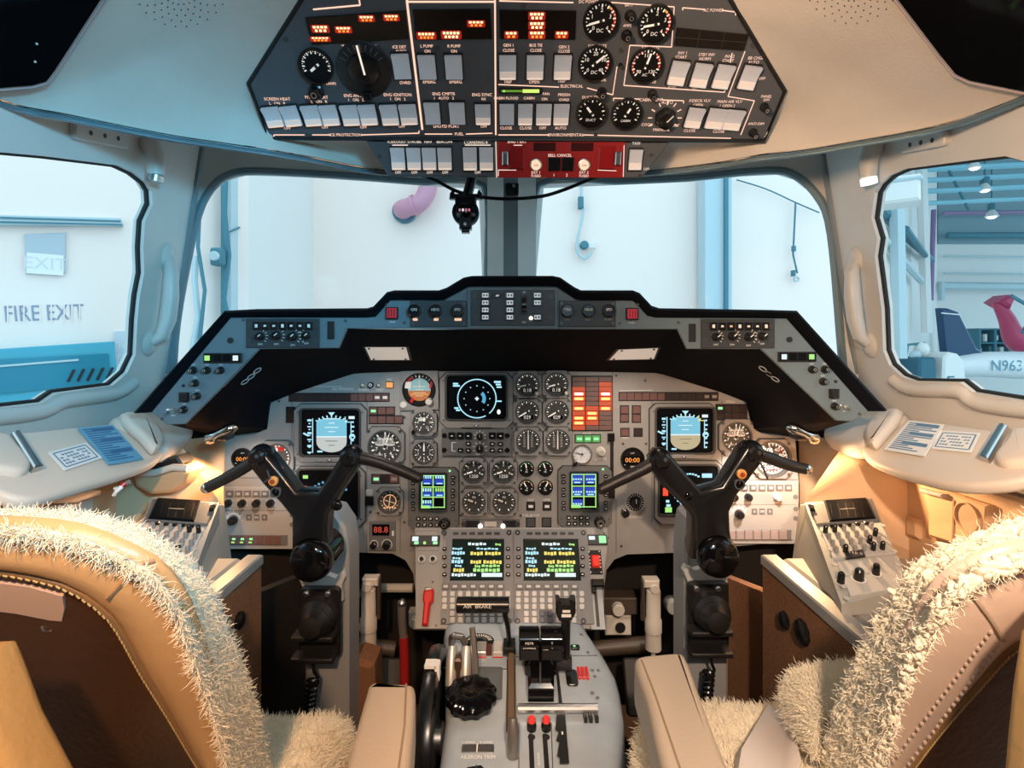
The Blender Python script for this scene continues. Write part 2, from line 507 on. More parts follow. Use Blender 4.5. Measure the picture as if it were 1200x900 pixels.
# headliner: from the curtain rail up to the overhead panel
OVP = Plane((0, 1.15, CZ + .422), (0, -1, -1), (0, -1, 1))
OVP = Plane((0, 1.15, CZ + .422), Vector((0, -1, -1)), (0, -1, 1))
RAILZ = Plane((0, 0, CZ + .40), (0, 0, -1), (0, 1, 0))
RAIL_L = [(-420, -86), (-150, 43), (0, 115), (85, 134), (194, 156), (258, 166), (310, 174), (362, 183), (445, 198), (520, 200)]
RAIL_R = [(1620, -86), (1350, 38), (1200, 110), (1097, 146), (993, 166), (940, 175), (890, 181), (840, 190), (760, 199), (680, 200)]
OV_L = [(352, -140), (352, -60), (352, 0), (330, 34), (308, 70), (291, 99), (299, 122), (309, 148), (330, 163), (440, 163)]
OV_R = [(856, -140), (856, -60), (856, 0), (878, 36), (900, 72), (920, 107), (911, 130), (900, 155), (880, 164), (770, 164)]
def head(rail, ov, flip):
    R = [RAILZ.hit(*p) for p in rail]; O = [OVP.hit(*p) for p in ov]
    R = spline(R, 4); O = spline(O, 4)
    rows = []
    for t in (0, .03, .15, .3, .45, .6, .75, .88, .96, 1.0):
        row = []
        for a, c in zip(R, O):
            p = a.lerp(c, t); bulge = math.sin(PI * min(1, t)) * .022
            p = p + Vector((0, .6, .75)) * bulge
            if t < .02: p = a + Vector((0, 0, -.004))
            row.append(p)
        rows.append(row)
    return rows
hl = MB()
hl.loft(head(RAIL_L, OV_L, 0), HEADL, flip=True); hl.loft(head(RAIL_R, OV_R, 0), HEADL)
HB = BVHTree.FromPolygons([tuple(v) for v in hl.v], hl.f)
ceil = struct(hl, 'ceiling', None, 60)
def on_mesh(bvh, px, py, off=.0015):
    dd = Vector(((px - CX) / F, 1, (HY - py) / F)).normalized()
    loc, nrm, i, dist = bvh.ray_cast(EYE, dd)
    if loc is None: return None
    if nrm.dot(dd) > 0: nrm = -nrm
    return loc + nrm * off, nrm
# speaker perforations pressed into the headliner
HOLE = mat('speaker hole', (.03, .025, .02), .8)
for cx, cy, a0, a1 in ((212, -22, .05, PI - .05), (998, -26, .05, PI - .05)):
    g = MB()
    for rr in range(2, 9):
        for k in range(13):
            a = a0 + (a1 - a0) * (k + (rr % 2) * .5) / 13
            px, py = cx + rr * 7 * math.cos(a), cy + rr * 6.6 * math.sin(a)
            h = on_mesh(HB, px, py)
            if h is None or py < -6: continue
            p, n_ = h
            q = n_.to_track_quat('Z', 'Y').to_matrix().to_4x4(); q.translation = p
            g.X = q; g.disc(0, 0, .0013, 0, HOLE, 6)
    g.X = None
    g.build('speaker_perforation', ceil, stuff=True)

# curtain rail: one continuous chrome-blue track under the headliner
rl = [RAILZ.hit(*p) for p in RAIL_L] + [RAILZ.hit(600, 200)] + [RAILZ.hit(*p) for p in RAIL_R[::-1]]
rl = spline(rl, 5)
b = MB(); b.tube([p + Vector((0, 0, -.012)) for p in rl], .0032, mat('blue grey rail', (.25, .38, .45), .22, .7), 10)
b.tube([p + Vector((0, -.004, -.003)) for p in rl], .0024, CHROME, 8)
b.tube([p + Vector((0, .004, -.006)) for p in rl], .0046, mat('rail backing', (.10, .15, .18), .5), 8)
tag(b.build('curtain_rail'), 'continuous metal curtain rail along the edge of the headliner above all windows', 'rail')
# dark roof glazing at the two upper corners
for nm, pts, lab in (('eyebrow_panel', [(-260, 104), (0, 105), (38, 102), (56, 97), (66, 84), (122, -2), (180, -90), (-260, -90)], 'gloss black roof panel above the FIRE EXIT window with two tiny pale raised dots'),
                ('eyebrow_panel', [(1450, 105), (1280, 106), (1215, 112), (1135, 96), (1118, 88), (1100, 66), (1048, -2), (985, -90), (1450, -90)], 'gloss black roof panel above the helicopter window')):
    sg = -1 if pts[0][0] < 0 else 1
    h_ = [on_mesh(HB, 600 + sg * x, y, 0)[0] for x, y in ((585, 92), (500, 8), (596, 6))]
    n_ = (h_[1] - h_[0]).cross(h_[2] - h_[0]).normalized(); n_ = n_ if n_.y < 0 else -n_
    EYB = Plane(h_[0] + n_ * .016, n_)
    ref = EYB.hit(*pts[1]); uv = EYB.poly(pts, ref)
    t = thing(nm, lab, 'roof panel', EYB.M(ref))
    b = MB(); b.prism(uv, -.02, 0, GLOSSB, .003); b.build('glazing', t)
    k = MB(); k.tube([(x, y, .001) for x, y in uv + uv[:1]], .0016, mat('pink grey edge strip', (.45, .36, .38), .4), 6); k.build('edge_strip', t)
    if pts[0][0] < 0:
        k = MB()
        for px, py in ((43, 51), (41, 72)):
            q = EYB.uv(px, py, ref); k.cyl(q[0], q[1], .0016, 0, .0014, WHITE, 8)  # small pale raised discs
        k.build_each('raised_disc', t)

# moulded details of the window surrounds ---------------------------------
def grip(P, pts, name, lab, grp):
    """padded pull handle standing off the pillar"""
    Q = [P.uv(x, y) for x, y in pts]
    t = thing(name, lab, 'handle', P.M(P.o), grp)
    n = len(Q)
    g = MB(); g.tube([(q[0], q[1], .028 * math.sin(PI * i / (n - 1)) ** .4 + .002) for i, q in enumerate(Q)], [.012 + .008 * math.sin(PI * i / (n - 1)) for i in range(n)], TRIM, 12, up=(1, 0, 0)); g.build('grip', t)
    for q in (Q[0], Q[-1]): f = MB(); f.ball((q[0], q[1], 0), .026, TRIM, 14, 1, 1.3, .55); f.build('end_boss', t)
grip(LW, [(196, 300), (189, 318), (186, 345), (183, 372), (178, 392), (175, 402)], 'grab_handle', 'moulded pull handle on the pillar next to the FIRE EXIT window', 'pillar handles')
grip(RW, [(1003, 304), (1010, 318), (1013, 345), (1016, 372), (1019, 392), (1020, 404)], 'grab_handle', 'moulded pull handle on the pillar next to the helicopter window', 'pillar handles')
def hump(P, pts, w, name):
    Q = [P.uv(x, y) for x, y in pts]; Q = spline(Q, 3)
    b = MB(); b.tube([(q[0], q[1], -.004) for q in Q], w, TRIM, 14, up=(1, 0, 0)); struct(b, name)
    bpy.context.view_layer.update(); bpy.data.objects[name].matrix_world = P.M(P.o)
# rounded inner sill and inner edge mouldings
hump(LW, [(-120, 497), (0, 489), (52, 482), (78, 470), (136, 462), (158, 448)], .016, 'trim_5')
hump(RW, [(1330, 490), (1200, 481), (1142, 472), (1122, 459), (1066, 457), (1046, 445)], .016, 'trim_6')
# sun visor knuckle at the top inner corner of each side window
for P, px, py, lab in ((LW, 164, 203, 'stub lamp on the window surround at the top corner of the FIRE EXIT window'), (RW, 1036, 206, 'stub lamp on the window surround at the top corner of the helicopter window')):
    t = thing('map_lamp', lab, 'lamp', P.at(px, py), 'stub lamps by the side windows')
    b = MB(); b.tube([(0, .075, .01), (0, .04, .03), (0, 0, .036)], [.022, .02, .017], TRIM, 12); b.build('housing', t)
    b = MB(); b.cyl(0, 0, .017, 0, .014, STEEL if P is LW else LAMPW, 14); o = b.build('lens', t); o.matrix_basis = T(0, 0, .036) @ Matrix.Rotation(PI / 2, 4, 'X')
# small plates with three holes
for P, c, w, h, rot, lab in ((LW, (116, 158), 64, 22, .0, 'small plate with three holes above the FIRE EXIT window'), (RW, (1086, 166), 52, 18, .0, 'small plate with three holes above the helicopter window')):
    sx, sy = P.sc(*c)
    M = P.at(*c, .008)
    a, e = P.uv(c[0] - 20, c[1] - (-4 if P is RW else 4)), P.uv(c[0] + 20, c[1] + (-4 if P is RW else 4))
    ang = math.atan2(e[1] - a[1], e[0] - a[0])
    t = thing('vent_plate', lab, 'plate', M @ Matrix.Rotation(ang, 4, 'Z'), 'three-hole plates over the side windows')
    b = MB(); b.rbox(0, 0, w * sx, h * sy, .008, -.012, .004, TRIM, .003); b.build('plate_body', t)
    b = MB()
    for i in (-1, 0, 1): b.disc(i * w * sx * .25, 0, .005, .0045, BLACK, 12)
    b.build_each('hole', t)

# ================================================================ the hangar outside
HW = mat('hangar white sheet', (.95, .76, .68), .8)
HWB = mat('hangar blue white', (.80, .74, .70), .8)
HB2 = mat('hangar pale blue', (.50, .58, .60), .7)
HTEAL = mat('hangar teal fittings', (.06, .19, .24), .6)
FL = -2.3
def wallstrip(p0, p1, z0, z1, m, name, th=.12):
    """upright slab from plan point p0 to p1"""
    a, c = Vector((*p0, 0)), Vector((*p1, 0)); dd = (c - a).normalized(); nn = Vector((-dd.y, dd.x, 0)) * th
    b = MB(); b.hexa([Vector((*p0, CZ + z0)), Vector((*p1, CZ + z0)), Vector((*p1, CZ + z0)) + nn, Vector((*p0, CZ + z0)) + nn],
                     [Vector((*p0, CZ + z1)), Vector((*p1, CZ + z1)), Vector((*p1, CZ + z1)) + nn, Vector((*p0, CZ + z1)) + nn], m)
    return struct(b, name)
b = MB(); b.box(4, 9, 40, 30, CZ + FL - .1, CZ + FL, mat('hangar floor', (.50, .56, .58), .5, noise_s=1, noise_a=.1)); struct(b, 'floor_hangar')
dl = Vector((.74, .67)).normalized()
def LP(t): return (-2.48 + dl.x * t, 3 + dl.y * t)
HD = Plane((-2.48, 3, CZ), (dl.y, -dl.x, 0))
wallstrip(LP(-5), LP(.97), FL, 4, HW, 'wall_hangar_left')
pe = LP(.97)
wallstrip(pe, (pe[0] * 1.0 - .02, 5.0 * 1.0), FL, 4, HWB, 'wall_hangar_return')
def X(px, D): return (px - CX) * D / F
wallstrip((X(282, 5.0), 5.0), (X(357, 5.0), 5.0), FL, 4, mat('recess shade tint', (.52, .58, .60), .8), 'wall_hangar_recess')  # shaded side of the recess put into the wall colour
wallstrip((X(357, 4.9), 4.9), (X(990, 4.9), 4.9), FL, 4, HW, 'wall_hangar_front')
b = MB(); b.box(X(841, 4.7), 4.78, X(857, 4.7) - X(826, 4.7), .2, CZ + FL, CZ + 4, mat('hangar pilaster', (.50, .60, .64), .7)); struct(b, 'trim_9')
b = MB(); b.box(X(853, 4.62), 4.66, .03, .03, CZ + FL, CZ + 4, HTEAL); struct(b, 'trim_10')
# frame members seen through the fire-exit-side windscreen
for k, (px, D, w) in enumerate(((273, 3.56, .03), (266, 3.55, .022), (279, 3.62, .012))):
    b = MB(); b.box(X(px, D), D - .03, w, .05, CZ + FL, CZ + 4, HB2 if k != 1 else HTEAL); struct(b, 'trim_%d' % (11 + k))
b = MB()
b.tube([W(265, 190, 3.45), W(263, 250, 3.45), W(268, 300, 3.45), W(262, 350, 3.45), W(268, 380, 3.45)], .018, HTEAL, 6)
b.tube([W(268, 272, 3.45), W(300, 258, 3.9), W(357, 249, 4.85)], .006, HTEAL, 5)
tag(b.build('hangar_cable'), 'sagging teal cable run on the hangar wall beyond the windscreen beside the pink pipe', 'cable')
b = MB(); b.rbox(0, 0, .07, .11, .015, 0, .06, HTEAL, .01)
b.cyl(0, 0, .03, .06, .08, HB2, 14, .006)
tag(b.build('junction_box', None, YP(3.42).at(258, 302)), 'small teal junction box on the hangar wall near the sagging cable', 'box')
b = MB()
b.tube([W(222, 430, 3.2), W(232, 372, 3.2), W(228, 330, 3.2), W(229, 300, 3.2)], .02, HB2, 6); b.tube([W(234, 400, 3.2), W(240, 340, 3.2), W(232, 290, 3.2), W(236, 200, 3.2)], .012, HTEAL, 6)
tag(b.build('wall_hose'), 'pale blue hose hanging on the hangar wall beside the windscreen pillar', 'hose')
# pink elbow pipe
PK = mat('pink pipe paint', (.60, .27, .36), .4)
t = thing('elbow_pipe', 'pink elbow pipe leaving the white hangar wall, seen above the compass', 'pipe', YP(4.87).at(474, 248))
s_ = 4.78 / F
b = MB(); b.tube(spline([(0, 0, .02), (0, 0, .10), (9 * s_, 1 * s_, .14), (22 * s_, 5 * s_, .16), (30 * s_, 18 * s_, .16), (32 * s_, 36 * s_, .16), (32 * s_, 66 * s_, .16)], 4), 10.5 * s_, PK, 16, up=(1, 0, 0)); b.build('pipe_run', t)
b = MB(); b.tube([(31.5 * s_, 28 * s_, .16), (32 * s_, 31 * s_, .16)], 14 * s_, PK, 18, up=(1, 0, 0)); b.tube([(14 * s_, 2 * s_, .148), (17 * s_, 3 * s_, .152)], 12.5 * s_, PK, 18, up=(1, 0, 0)); b.build_each('flange', t)
b = MB(); b.cyl(0, 0, 14 * s_, -.02, .03, HTEAL, 20); b.build('wall_collar', t)
# wall telephone-like fitting and drop cord, helicopter side
t = thing('wall_hose_reel', 'pale teal hose drop with a round valve on the white wall beyond the windscreen post', 'valve', YP(4.86).at(684, 288))
b = MB(); b.tube(spline([(-3 * s_, 84 * s_, .03), (-3 * s_, 50 * s_, .03), (-1 * s_, 40 * s_, .03), (-7 * s_, 10 * s_, .03), (-8 * s_, -6 * s_, .03), (0, -16 * s_, .03), (9 * s_, -8 * s_, .03)], 4), 2 * s_, HB2, 8); b.build('hose', t)
b = MB(); b.box(-4 * s_, 50 * s_, 6 * s_, 14 * s_, 0, .06, HTEAL, .01); b.build('coupling', t)
b = MB(); b.cyl(0, 0, 5 * s_, 0, .06, HTEAL, 14, .01); b.box(9 * s_, 0, 10 * s_, 8 * s_, 0, .03, HWB, .01); b.build('valve_body', t)
t = thing('hanging_cord', 'thin branched teal cord hanging on the hangar wall right of the pilaster', 'cord', YP(4.86).at(931, 238))
b = MB(); b.tube(spline([(-70 * s_, 27 * s_, .02), (-35 * s_, 16 * s_, .02), (0, 0, .02), (28 * s_, -12 * s_, .02)], 4), .006, HTEAL, 6); b.tube([(0, 0, .02), (-2 * s_, -40 * s_, .02), (-3 * s_, -62 * s_, .02), (2 * s_, -84 * s_, .02)], .008, HTEAL, 6); b.build('cord_run', t)
b = MB(); b.tube([(-3 * s_, -52 * s_, .03), (-3 * s_, -58 * s_, .03)], .02, HTEAL, 8); b.box(-3 * s_, -84 * s_, 3 * s_, 7 * s_, 0, .05, HTEAL, .006); b.ring(1 * s_, -91 * s_, 2 * s_, 3.4 * s_, .01, .03, HB2, 14); b.build('cord_fitting', t)
# FIRE EXIT wall fittings
def hd(px, py): return HD.uv(px, py)
STEN = mat('stencil grey paint', (.30, .30, .40), .7)
t = thing('fire_exit_lettering', 'stencilled grey words FIRE EXIT on the white hangar wall', 'lettering', HD.M(HD.o))
b = MB()
x0, y0 = hd(5, 369); x1, y1 = hd(98, 366)
hgt = abs(hd(50, 358)[1] - hd(50, 377)[1])
b.text('FIRE EXIT', (x0 + x1) / 2, (y0 + y1) / 2, hgt * 1.38, .003, STEN, abs(x1 - x0), math.atan2(y1 - y0, x1 - x0))
for px in (9, 28, 47, 60, 75, 84, 93):
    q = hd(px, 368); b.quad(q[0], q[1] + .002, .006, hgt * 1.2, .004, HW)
b.build('letters', t)
def slab(name, lab, cat, pts, m, th, extra=None):
    ref = HD.hit(*pts[0]); uv = HD.poly(pts, ref)
    t = thing(name, lab, cat, HD.M(ref))
    b = MB(); b.prism(uv, 0, th, m, .004); b.build('body', t)
    if extra: extra(t, ref)
    return t
def ex(t, ref):
    b = MB()
    for x0, y0, x1, y1 in ((0, 257, 140, 261), (0, 262, 142, 265)):
        a, c = HD.uv(x0, y0, ref), HD.uv(x1, y1, ref); b.bar(*a, *c, .008, .05, .056, HTEAL)
    b.build('groove', t)
slab('door_rail', 'long teal rail fixed on the white hangar wall above the words FIRE EXIT', 'rail', [(-60, 252), (140, 257), (144, 266), (-60, 265)], HB2, .05, ex)
def ex2(t, ref):
    b = MB(); q = HD.uv(53, 310, ref); w = abs(HD.uv(77, 300, ref)[0] - HD.uv(29, 300, ref)[0])
    b.quad(*q, w * .9, .11, .022, mat('sign face white', (.85, .80, .78), .6)); b.text('EXIT', q[0], q[1], .09, .023, mat('faded sign print', (.72, .66, .64), .7)); b.build('sign_face', t)
slab('exit_sign', 'small pale exit sign with a grey upper half on the hangar wall', 'sign', [(28, 275), (77, 273), (77, 320), (30, 321)], mat('faded grey sign', (.48, .52, .56), .7), .02, ex2)
def ex3(t, ref):
    b = MB(); uv = HD.poly([(-60, 424), (124, 414), (126, 447), (-60, 466)], ref); b.poly(uv, .12, mat('cabinet window teal', (.02, .20, .28), .3)); b.build('window', t)
    b = MB()
    for i in range(5):
        a, c = HD.uv(78 + i * 11, 446 - i * .6, ref), HD.uv(85 + i * 11, 432 - i * .6, ref); b.bar(*a, *c, .012, .122, .126, BLACK)
    a, c = HD.uv(-60, 433, ref), HD.uv(90, 421, ref); b.bar(*a, *c, .01, .122, .128, HB2); b.build('bracket', t)
slab('hangar_cabinet', 'teal cabinet with dark panes low on the hangar wall below the words FIRE EXIT', 'cabinet', [(-80, 414), (131, 400), (136, 452), (-80, 484)], mat('cabinet teal', (.07, .36, .46), .5), .11, ex3)
b = MB(); b.rbox(0, 0, .11, .30, .01, 0, .02, mat('notice pale', (.60, .62, .66), .6), .003)
b.text('FIRE', 0, .06, .04, .021, WHITE); b.text('EXIT', 0, 0, .04, .021, WHITE)
tag(b.build('wall_notice', None, HD.at(147, 418)), 'pale notice on the hangar wall at the edge of the FIRE EXIT window', 'notice')

# helicopter side, deep hangar
rd = Vector((10.3, 12.0)).normalized()
P0 = (X(985, 5.6), 5.6)
wallstrip(P0, (P0[0] + rd.x * 17, P0[1] + rd.y * 17), FL, 7, HWB, 'wall_hangar_right', .15)
DF = 18.0
wallstrip((X(1098, DF), DF), (X(1330, DF), DF), FL, 3.2, mat('far sheet wall', (.78, .72, .68), .8), 'wall_hangar_far')
wallstrip((X(1098, DF), DF - .05), (X(1330, DF), DF - .05), 3.2, 8, mat('far upper wall', (.24, .34, .37), .8), 'wall_hangar_upper')
b = MB(); b.hexa([(4.2, 6, CZ + 4.6), (17, 4, CZ + 4.6), (24, 19, CZ + 6.4), (11, 19, CZ + 6.4)], [(4.2, 6, CZ + 4.7), (17, 4, CZ + 4.7), (24, 19, CZ + 6.5), (11, 19, CZ + 6.5)], mat('hangar roof', (.26, .40, .45), .8)); struct(b, 'ceiling_hangar')
k = 20
def beam(pts, r, m):
    global k
    b = MB(); b.tube(pts, r, m, 6); struct(b, 'trim_%d' % k); k += 1
for py, r in ((196, .07), (209, .06), (222, .06), (236, .05)): beam([W(1050, py + 4, 12), W(1260, py - 6, 12)], r, mat('roof purlin', (.30, .56, .64), .7))
beam([W(1105, 250, 17.5), W(1260, 248, 17.5)], .07, mat('crane beam', (.30, .20, .32), .6))
beam([W(1110, 276, 17.6), W(1260, 276, 17.6)], .10, HTEAL)
beam([W(1102, 335, 17.5), W(1260, 337, 17.5)], .13, HB2); beam([W(1103, 330, 17.4), W(1103, 352, 17.4)], .10, HB2)
beam([W(1106, 300, 17.7), W(1260, 302, 17.7)], .03, HB2); beam([W(1106, 320, 17.7), W(1260, 322, 17.7)], .03, HB2)
beam([W(1094, 246, 14), W(1091, 352, 14)], .06, mat('mauve conduit', (.28, .16, .30), .6))
beam([W(1080, 200, 11), W(1086, 390, 11)], .10, HWB); beam([W(1050, 200, 7.5), W(1054, 420, 7.5)], .10, HB2)
beam([W(1028, 240, 7), W(1052, 268, 8.4), W(1092, 305, 13)], .07, HTEAL); beam([W(1030, 275, 7), W(1080, 330, 11)], .06, HB2)
beam([W(1061, 268, 8), W(1085, 300, 11)], .05, HTEAL); beam([W(1110, 196, 12), W(1135, 246, 12)], .03, HTEAL)
b = MB(); b.box(0, 0, .42, .30, -.2, .2, HWB, .03); b.box(0, .1, .46, .05, -.22, .22, HB2, .02)
tag(b.build('heater_box', None, YP(6.4).at(1052, 226) @ Matrix.Rotation(-.6, 4, 'Y')), 'white heater box high on the hangar wall at the corner of the helicopter window', 'heater')
# pendant lamps
def pendant(px, py, D, lab):
    s = D / F
    t = thing('pendant_lamp', lab, 'lamp', YP(D).at(px, py), 'hangar pendant lamps')
    b = MB(); b.tube([(0, 10 * s, 0), (0, 60 * s, 0)], .02, HTEAL, 6); b.tube([(0, 5 * s, 0), (0, 12 * s, 0)], .09, HTEAL, 8); b.build('hanger', t)
    b = MB(); b.X = Matrix.Rotation(-PI / 2, 4, 'X'); b.lathe([(.05, 5.5 * s), (3 * s, 4.5 * s), (6.5 * s, -2 * s), (7 * s, -3 * s)], HWB, 16); b.X = None; b.build('shade', t)
    b = MB(); b.ball((0, -3 * s, 0), 4.6 * s, emis('hangar bulb', (.92, 1, 1), 2.2), 12, 1.1, .6, 1.1); b.build('bulb', t)
pendant(1154, 220, 12, 'hangar pendant lamp with a conical shade, middle of the three beyond the helicopter')
pendant(1162, 251, 14, 'lowest and brightest hangar pendant lamp, on the far wall beam')
pendant(1142, 194, 10, 'topmost hangar pendant lamp, close under the roof purlins')
# parked aircraft
NAVY = mat('navy aircraft paint', (.006, .04, .10), .35); ACW = mat('aircraft white paint', (.78, .74, .72), .35); PINKR = mat('red helicopter paint', (.55, .05, .12), .35)
D = 9.0
def S(px): return px * D / F
t = thing('parked_aeroplane', 'white aeroplane with navy tail fin and N963 on its fuselage, outside the window', 'aeroplane', YP(D).at(1140, 430))
b = MB(); b.tube(spline([(S(-58), S(-4), 0), (S(-30), 0, 0), (S(10), S(3), 0), (S(60), S(2), 0), (S(140), S(2), 0)], 4), [S(x) for x in (4, 6, 8, 9.5, 11, 12, 13, 14, 14.6, 15, 15.4, 16, 16, 16.4, 16.6, 17, 17)], ACW, 18, up=(0, 1, 0)); b.build('fuselage', t)
b = MB(); b.prism([(S(x), S(y)) for x, y in ((-35, 12), (-41, 69), (-32, 68.5), (-19, 64), (-6, 38), (2, 22), (16, 13))], -.06, .06, NAVY, .03); b.build('tail_fin', t)
b = MB(); b.bar(S(-40.5), S(63), S(-18.5), S(61), S(1.2), .062, .066, ACW); b.build('fin_stripe', t)
b = MB(); b.text('N963', S(26), S(1.5), S(18), S(15.6), mat('registration ink', (.10, .28, .36), .5), S(35)); b.build('registration', t)
D = 11.0
t = thing('red_helicopter', 'red helicopter tail boom with rotor blades behind the white aeroplane', 'helicopter', YP(D).at(1180, 380))
b = MB(); b.tube(spline([(S(-14), S(27), 0), (S(-8), S(20), 0), (S(0), S(6), 0), (S(8), S(-12), 0), (S(22), S(-20), 0), (S(70), S(-22), 0)], 4), [S(x) for x in (3, 4, 5, 6, 6.4, 7, 7.4, 8, 8.5, 9, 9.5, 10.5, 12, 13, 14, 15, 16, 17, 18, 20, 22)], PINKR, 14, up=(1, 0, 0)); b.build('tail_boom', t)
b = MB(); b.prism([(S(x), S(y)) for x, y in ((-18, 26), (-6, 34), (2, 30), (-4, 18))], -.2, .2, PINKR, .05); b.build('tail_fin', t)
b = MB()
for a in (60, 150, 245, 335): b.bar(0, 0, S(30) * math.cos(math.radians(a)), S(30) * math.sin(math.radians(a)), S(3.2), .52, .56, HTEAL)
o = b.build('tail_rotor', t); o.matrix_basis = T(S(2), S(16), 0)
b = MB(); b.cyl(S(2), S(8), S(6), .47, .49, mat('pale emblem', (.55, .6, .62), .5), 12); b.build('emblem', t)
D = 8.2
t = thing('maintenance_stand', 'white stepped maintenance stand beside the navy tail fin', 'stand', YP(D).at(1100, 432))
b = MB(); b.prism([(S(x), S(y)) for x, y in ((-14, -20), (-12, 14), (-6, 20), (4, 18), (12, 10), (14, -20))], -.3, .3, HWB, .03); b.build('body', t)
b = MB()
for i in range(3): b.bar(S(-8 + i * 7), S(-8 - i * 3), S(-1 + i * 7), S(-8 - i * 3), S(1.4), .301, .31, HTEAL); b.bar(S(-8 + i * 7), S(-8 - i * 3), S(-7 + i * 7), S(-18), S(1.4), .301, .31, HTEAL)
b.build('tread', t)
t = thing('tool_trolley', 'teal tool trolley cluttered with gear at the foot of the hangar wall', 'trolley', YP(8.2).at(1074, 418))
b = MB(); b.rbox(S(-4), -S(14), S(20), S(28), .05, -.3, .3, mat('trolley teal', (.03, .12, .17), .5), .03); b.build('body', t)
b = MB(); b.ball((S(6), S(8), 0), S(8), HWB, 12, 1, 1.2, 1); b.ball((S(-7), S(2), .1), S(6), HB2, 12); b.tube([(S(-12), S(2), 0), (S(-10), S(14), 0), (S(10), S(16), 0)], S(1.5), HTEAL, 8); b.build('gear', t)
t = thing('parts_rack', 'teal parts rack with clutter standing against the far hangar wall', 'rack', YP(15).at(1158, 402))
D = 15
b = MB()
for x in (-20, -2, 14, 30): b.box(S(x), 0, S(3), S(34), -.3, .3, HTEAL, .02)
for y in (-14, 0, 16): b.box(S(5), S(y), S(54), S(2), -.3, .3, HTEAL, .02)
b.build('frame', t)
b = MB()
for i in range(8): b.box(S(-16 + i * 6.4), S(-9 + 15 * (i % 2)), S(4.5), S(6 + 3 * (i % 3)), -.2, .2, (HB2, HWB, HTEAL)[i % 3], .03)
b.build('stored_gear', t)
# ================================================================ instrument helpers
def D2(a): return math.radians(a)
YARC = mat('yellow arc', (.75, .50, .05), .5); RARC = mat('red arc', (.65, .05, .04), .5); GARC = mat('green arc', (.10, .45, .15), .5)
INTEG = mat('integrally lit marking', (.85, .82, .76), .5, 0, .38, (1, .95, .86))
def gauge(P, px, py, r, label, group=None, cat='gauge', name='dial_gauge', bezel='cut', face=None, tk=(225, -45, 11), arcs=(), needle=150, nl=.74, nw=.12, digits=None, dmat=None, txt=None, nums=None, knob=None, inner=None, mark=None, w=0.0, bw=1.27, ncol=None, lift=.006, bmat=None):
    face = face or DIAL; mark = mark or INTEG; ncol = ncol or INTEG; bmat = bmat or BEZEL
    s = P.sc(px, py)[0]; R = r * s
    t = thing(name, label, cat, P.at(px, py, w), group)
    b = MB(); h = R * bw
    if bezel == 'cut':
        n = 28; circ = [(R * 1.04 * math.cos(2 * PI * i / n), R * 1.04 * math.sin(2 * PI * i / n)) for i in range(n)]
        b.prism(chamf(0, 0, 2.1 * h, 2.1 * h, h * .38), 0, .0012, mat('painted gap shadow', (.05, .048, .045), .6)); lift += .004  # dark plate painted as the shade around the bezel
        b.plate(chamf(0, 0, 2 * h, 2 * h, h * .36), [circ], -.012, lift, bmat)
        b.ring(0, 0, R * .98, R * 1.1, 0, lift + .0012, mat('bezel rim', (.07, .07, .07), .4), 28)
        for x in (-1, 1):
            for y in (-1, 1): b.cyl(x * h * .80, y * h * .80, h * .09, lift, lift + .001, SCREW, 8)
    else:
        b.ring(0, 0, R * .98, R * 1.12, -.01, lift, SATIN if bezel == 'round' else bmat, 28)
    b.build('bezel', t)
    d = MB(); z = .0008
    d.disc(0, 0, R, z, face, 28)
    a0, a1, n = tk
    for (b0, b1, m) in arcs: d.arc(0, 0, R * .80, R * .92, D2(b0), D2(b1), z + .0003, m, 12)
    d.ticks(0, 0, R * .74, R * .92, D2(a0), D2(a1), n, R * .085, z + .0006, mark)
    d.ticks(0, 0, R * .84, R * .92, D2(a0), D2(a1), n * 2 - 1, R * .045, z + .0006, mark)
    if nums:
        for i, u in enumerate(nums):
            a = D2(a0 + (a1 - a0) * i / (len(nums) - 1)); d.text(u, R * .60 * math.cos(a), R * .58 * math.sin(a), R * .32, z + .0006, mark)
    if txt: d.text(txt[0], 0, R * txt[1], R * txt[2], z + .0006, mark)
    if digits:
        d.rbox(0, -R * .5, R * 1.05, R * .36, R * .04, z, z + .0004, BLACK); d.text(digits, 0, -R * .5, R * .44, z + .0007, dmat or mark)
    if inner: inner(d, R, z)
    d.build('dial', t)
    if needle is not None:
        k = MB(); a = D2(needle); c, q = math.cos(a), math.sin(a)
        k.bar(-c * R * .22, -q * R * .22, c * R * nl, q * R * nl, R * nw, z + .002, z + .003, ncol); k.cyl(0, 0, R * .11, z + .001, z + .004, BLACK, 12); k.build('needle', t)
    if knob:
        k = MB(); kx, ky, kr, km = knob; k.cyl(kx * R, ky * R, kr * R, lift - .004, lift + .012, km, 14, .001); k.build('knob', t)
    return t
def knobmesh(b, x, y, r, h, m=None, ptr=None, flute=8):
    m = m or SATIN
    b.lathe([(r * 1.12, 0), (r * 1.12, h * .18), (r * .86, h * .3), (r * .80, h * .93), (r * .7, h)], m, 20, x, y, True, 0)
    if ptr is not None:
        a = D2(ptr); b.bar(x, y, x + r * .8 * math.cos(a), y + r * .8 * math.sin(a), r * .2, h, h + .0006, WHITE)
    else: b.ring(x, y, r * .28, r * .46, h, h + .0008, STEEL, 12)
def screws(b, pts, r, z, m=None):
    for x, y in pts: b.cyl(x, y, r, z, z + .0012, m or SCREW, 10)

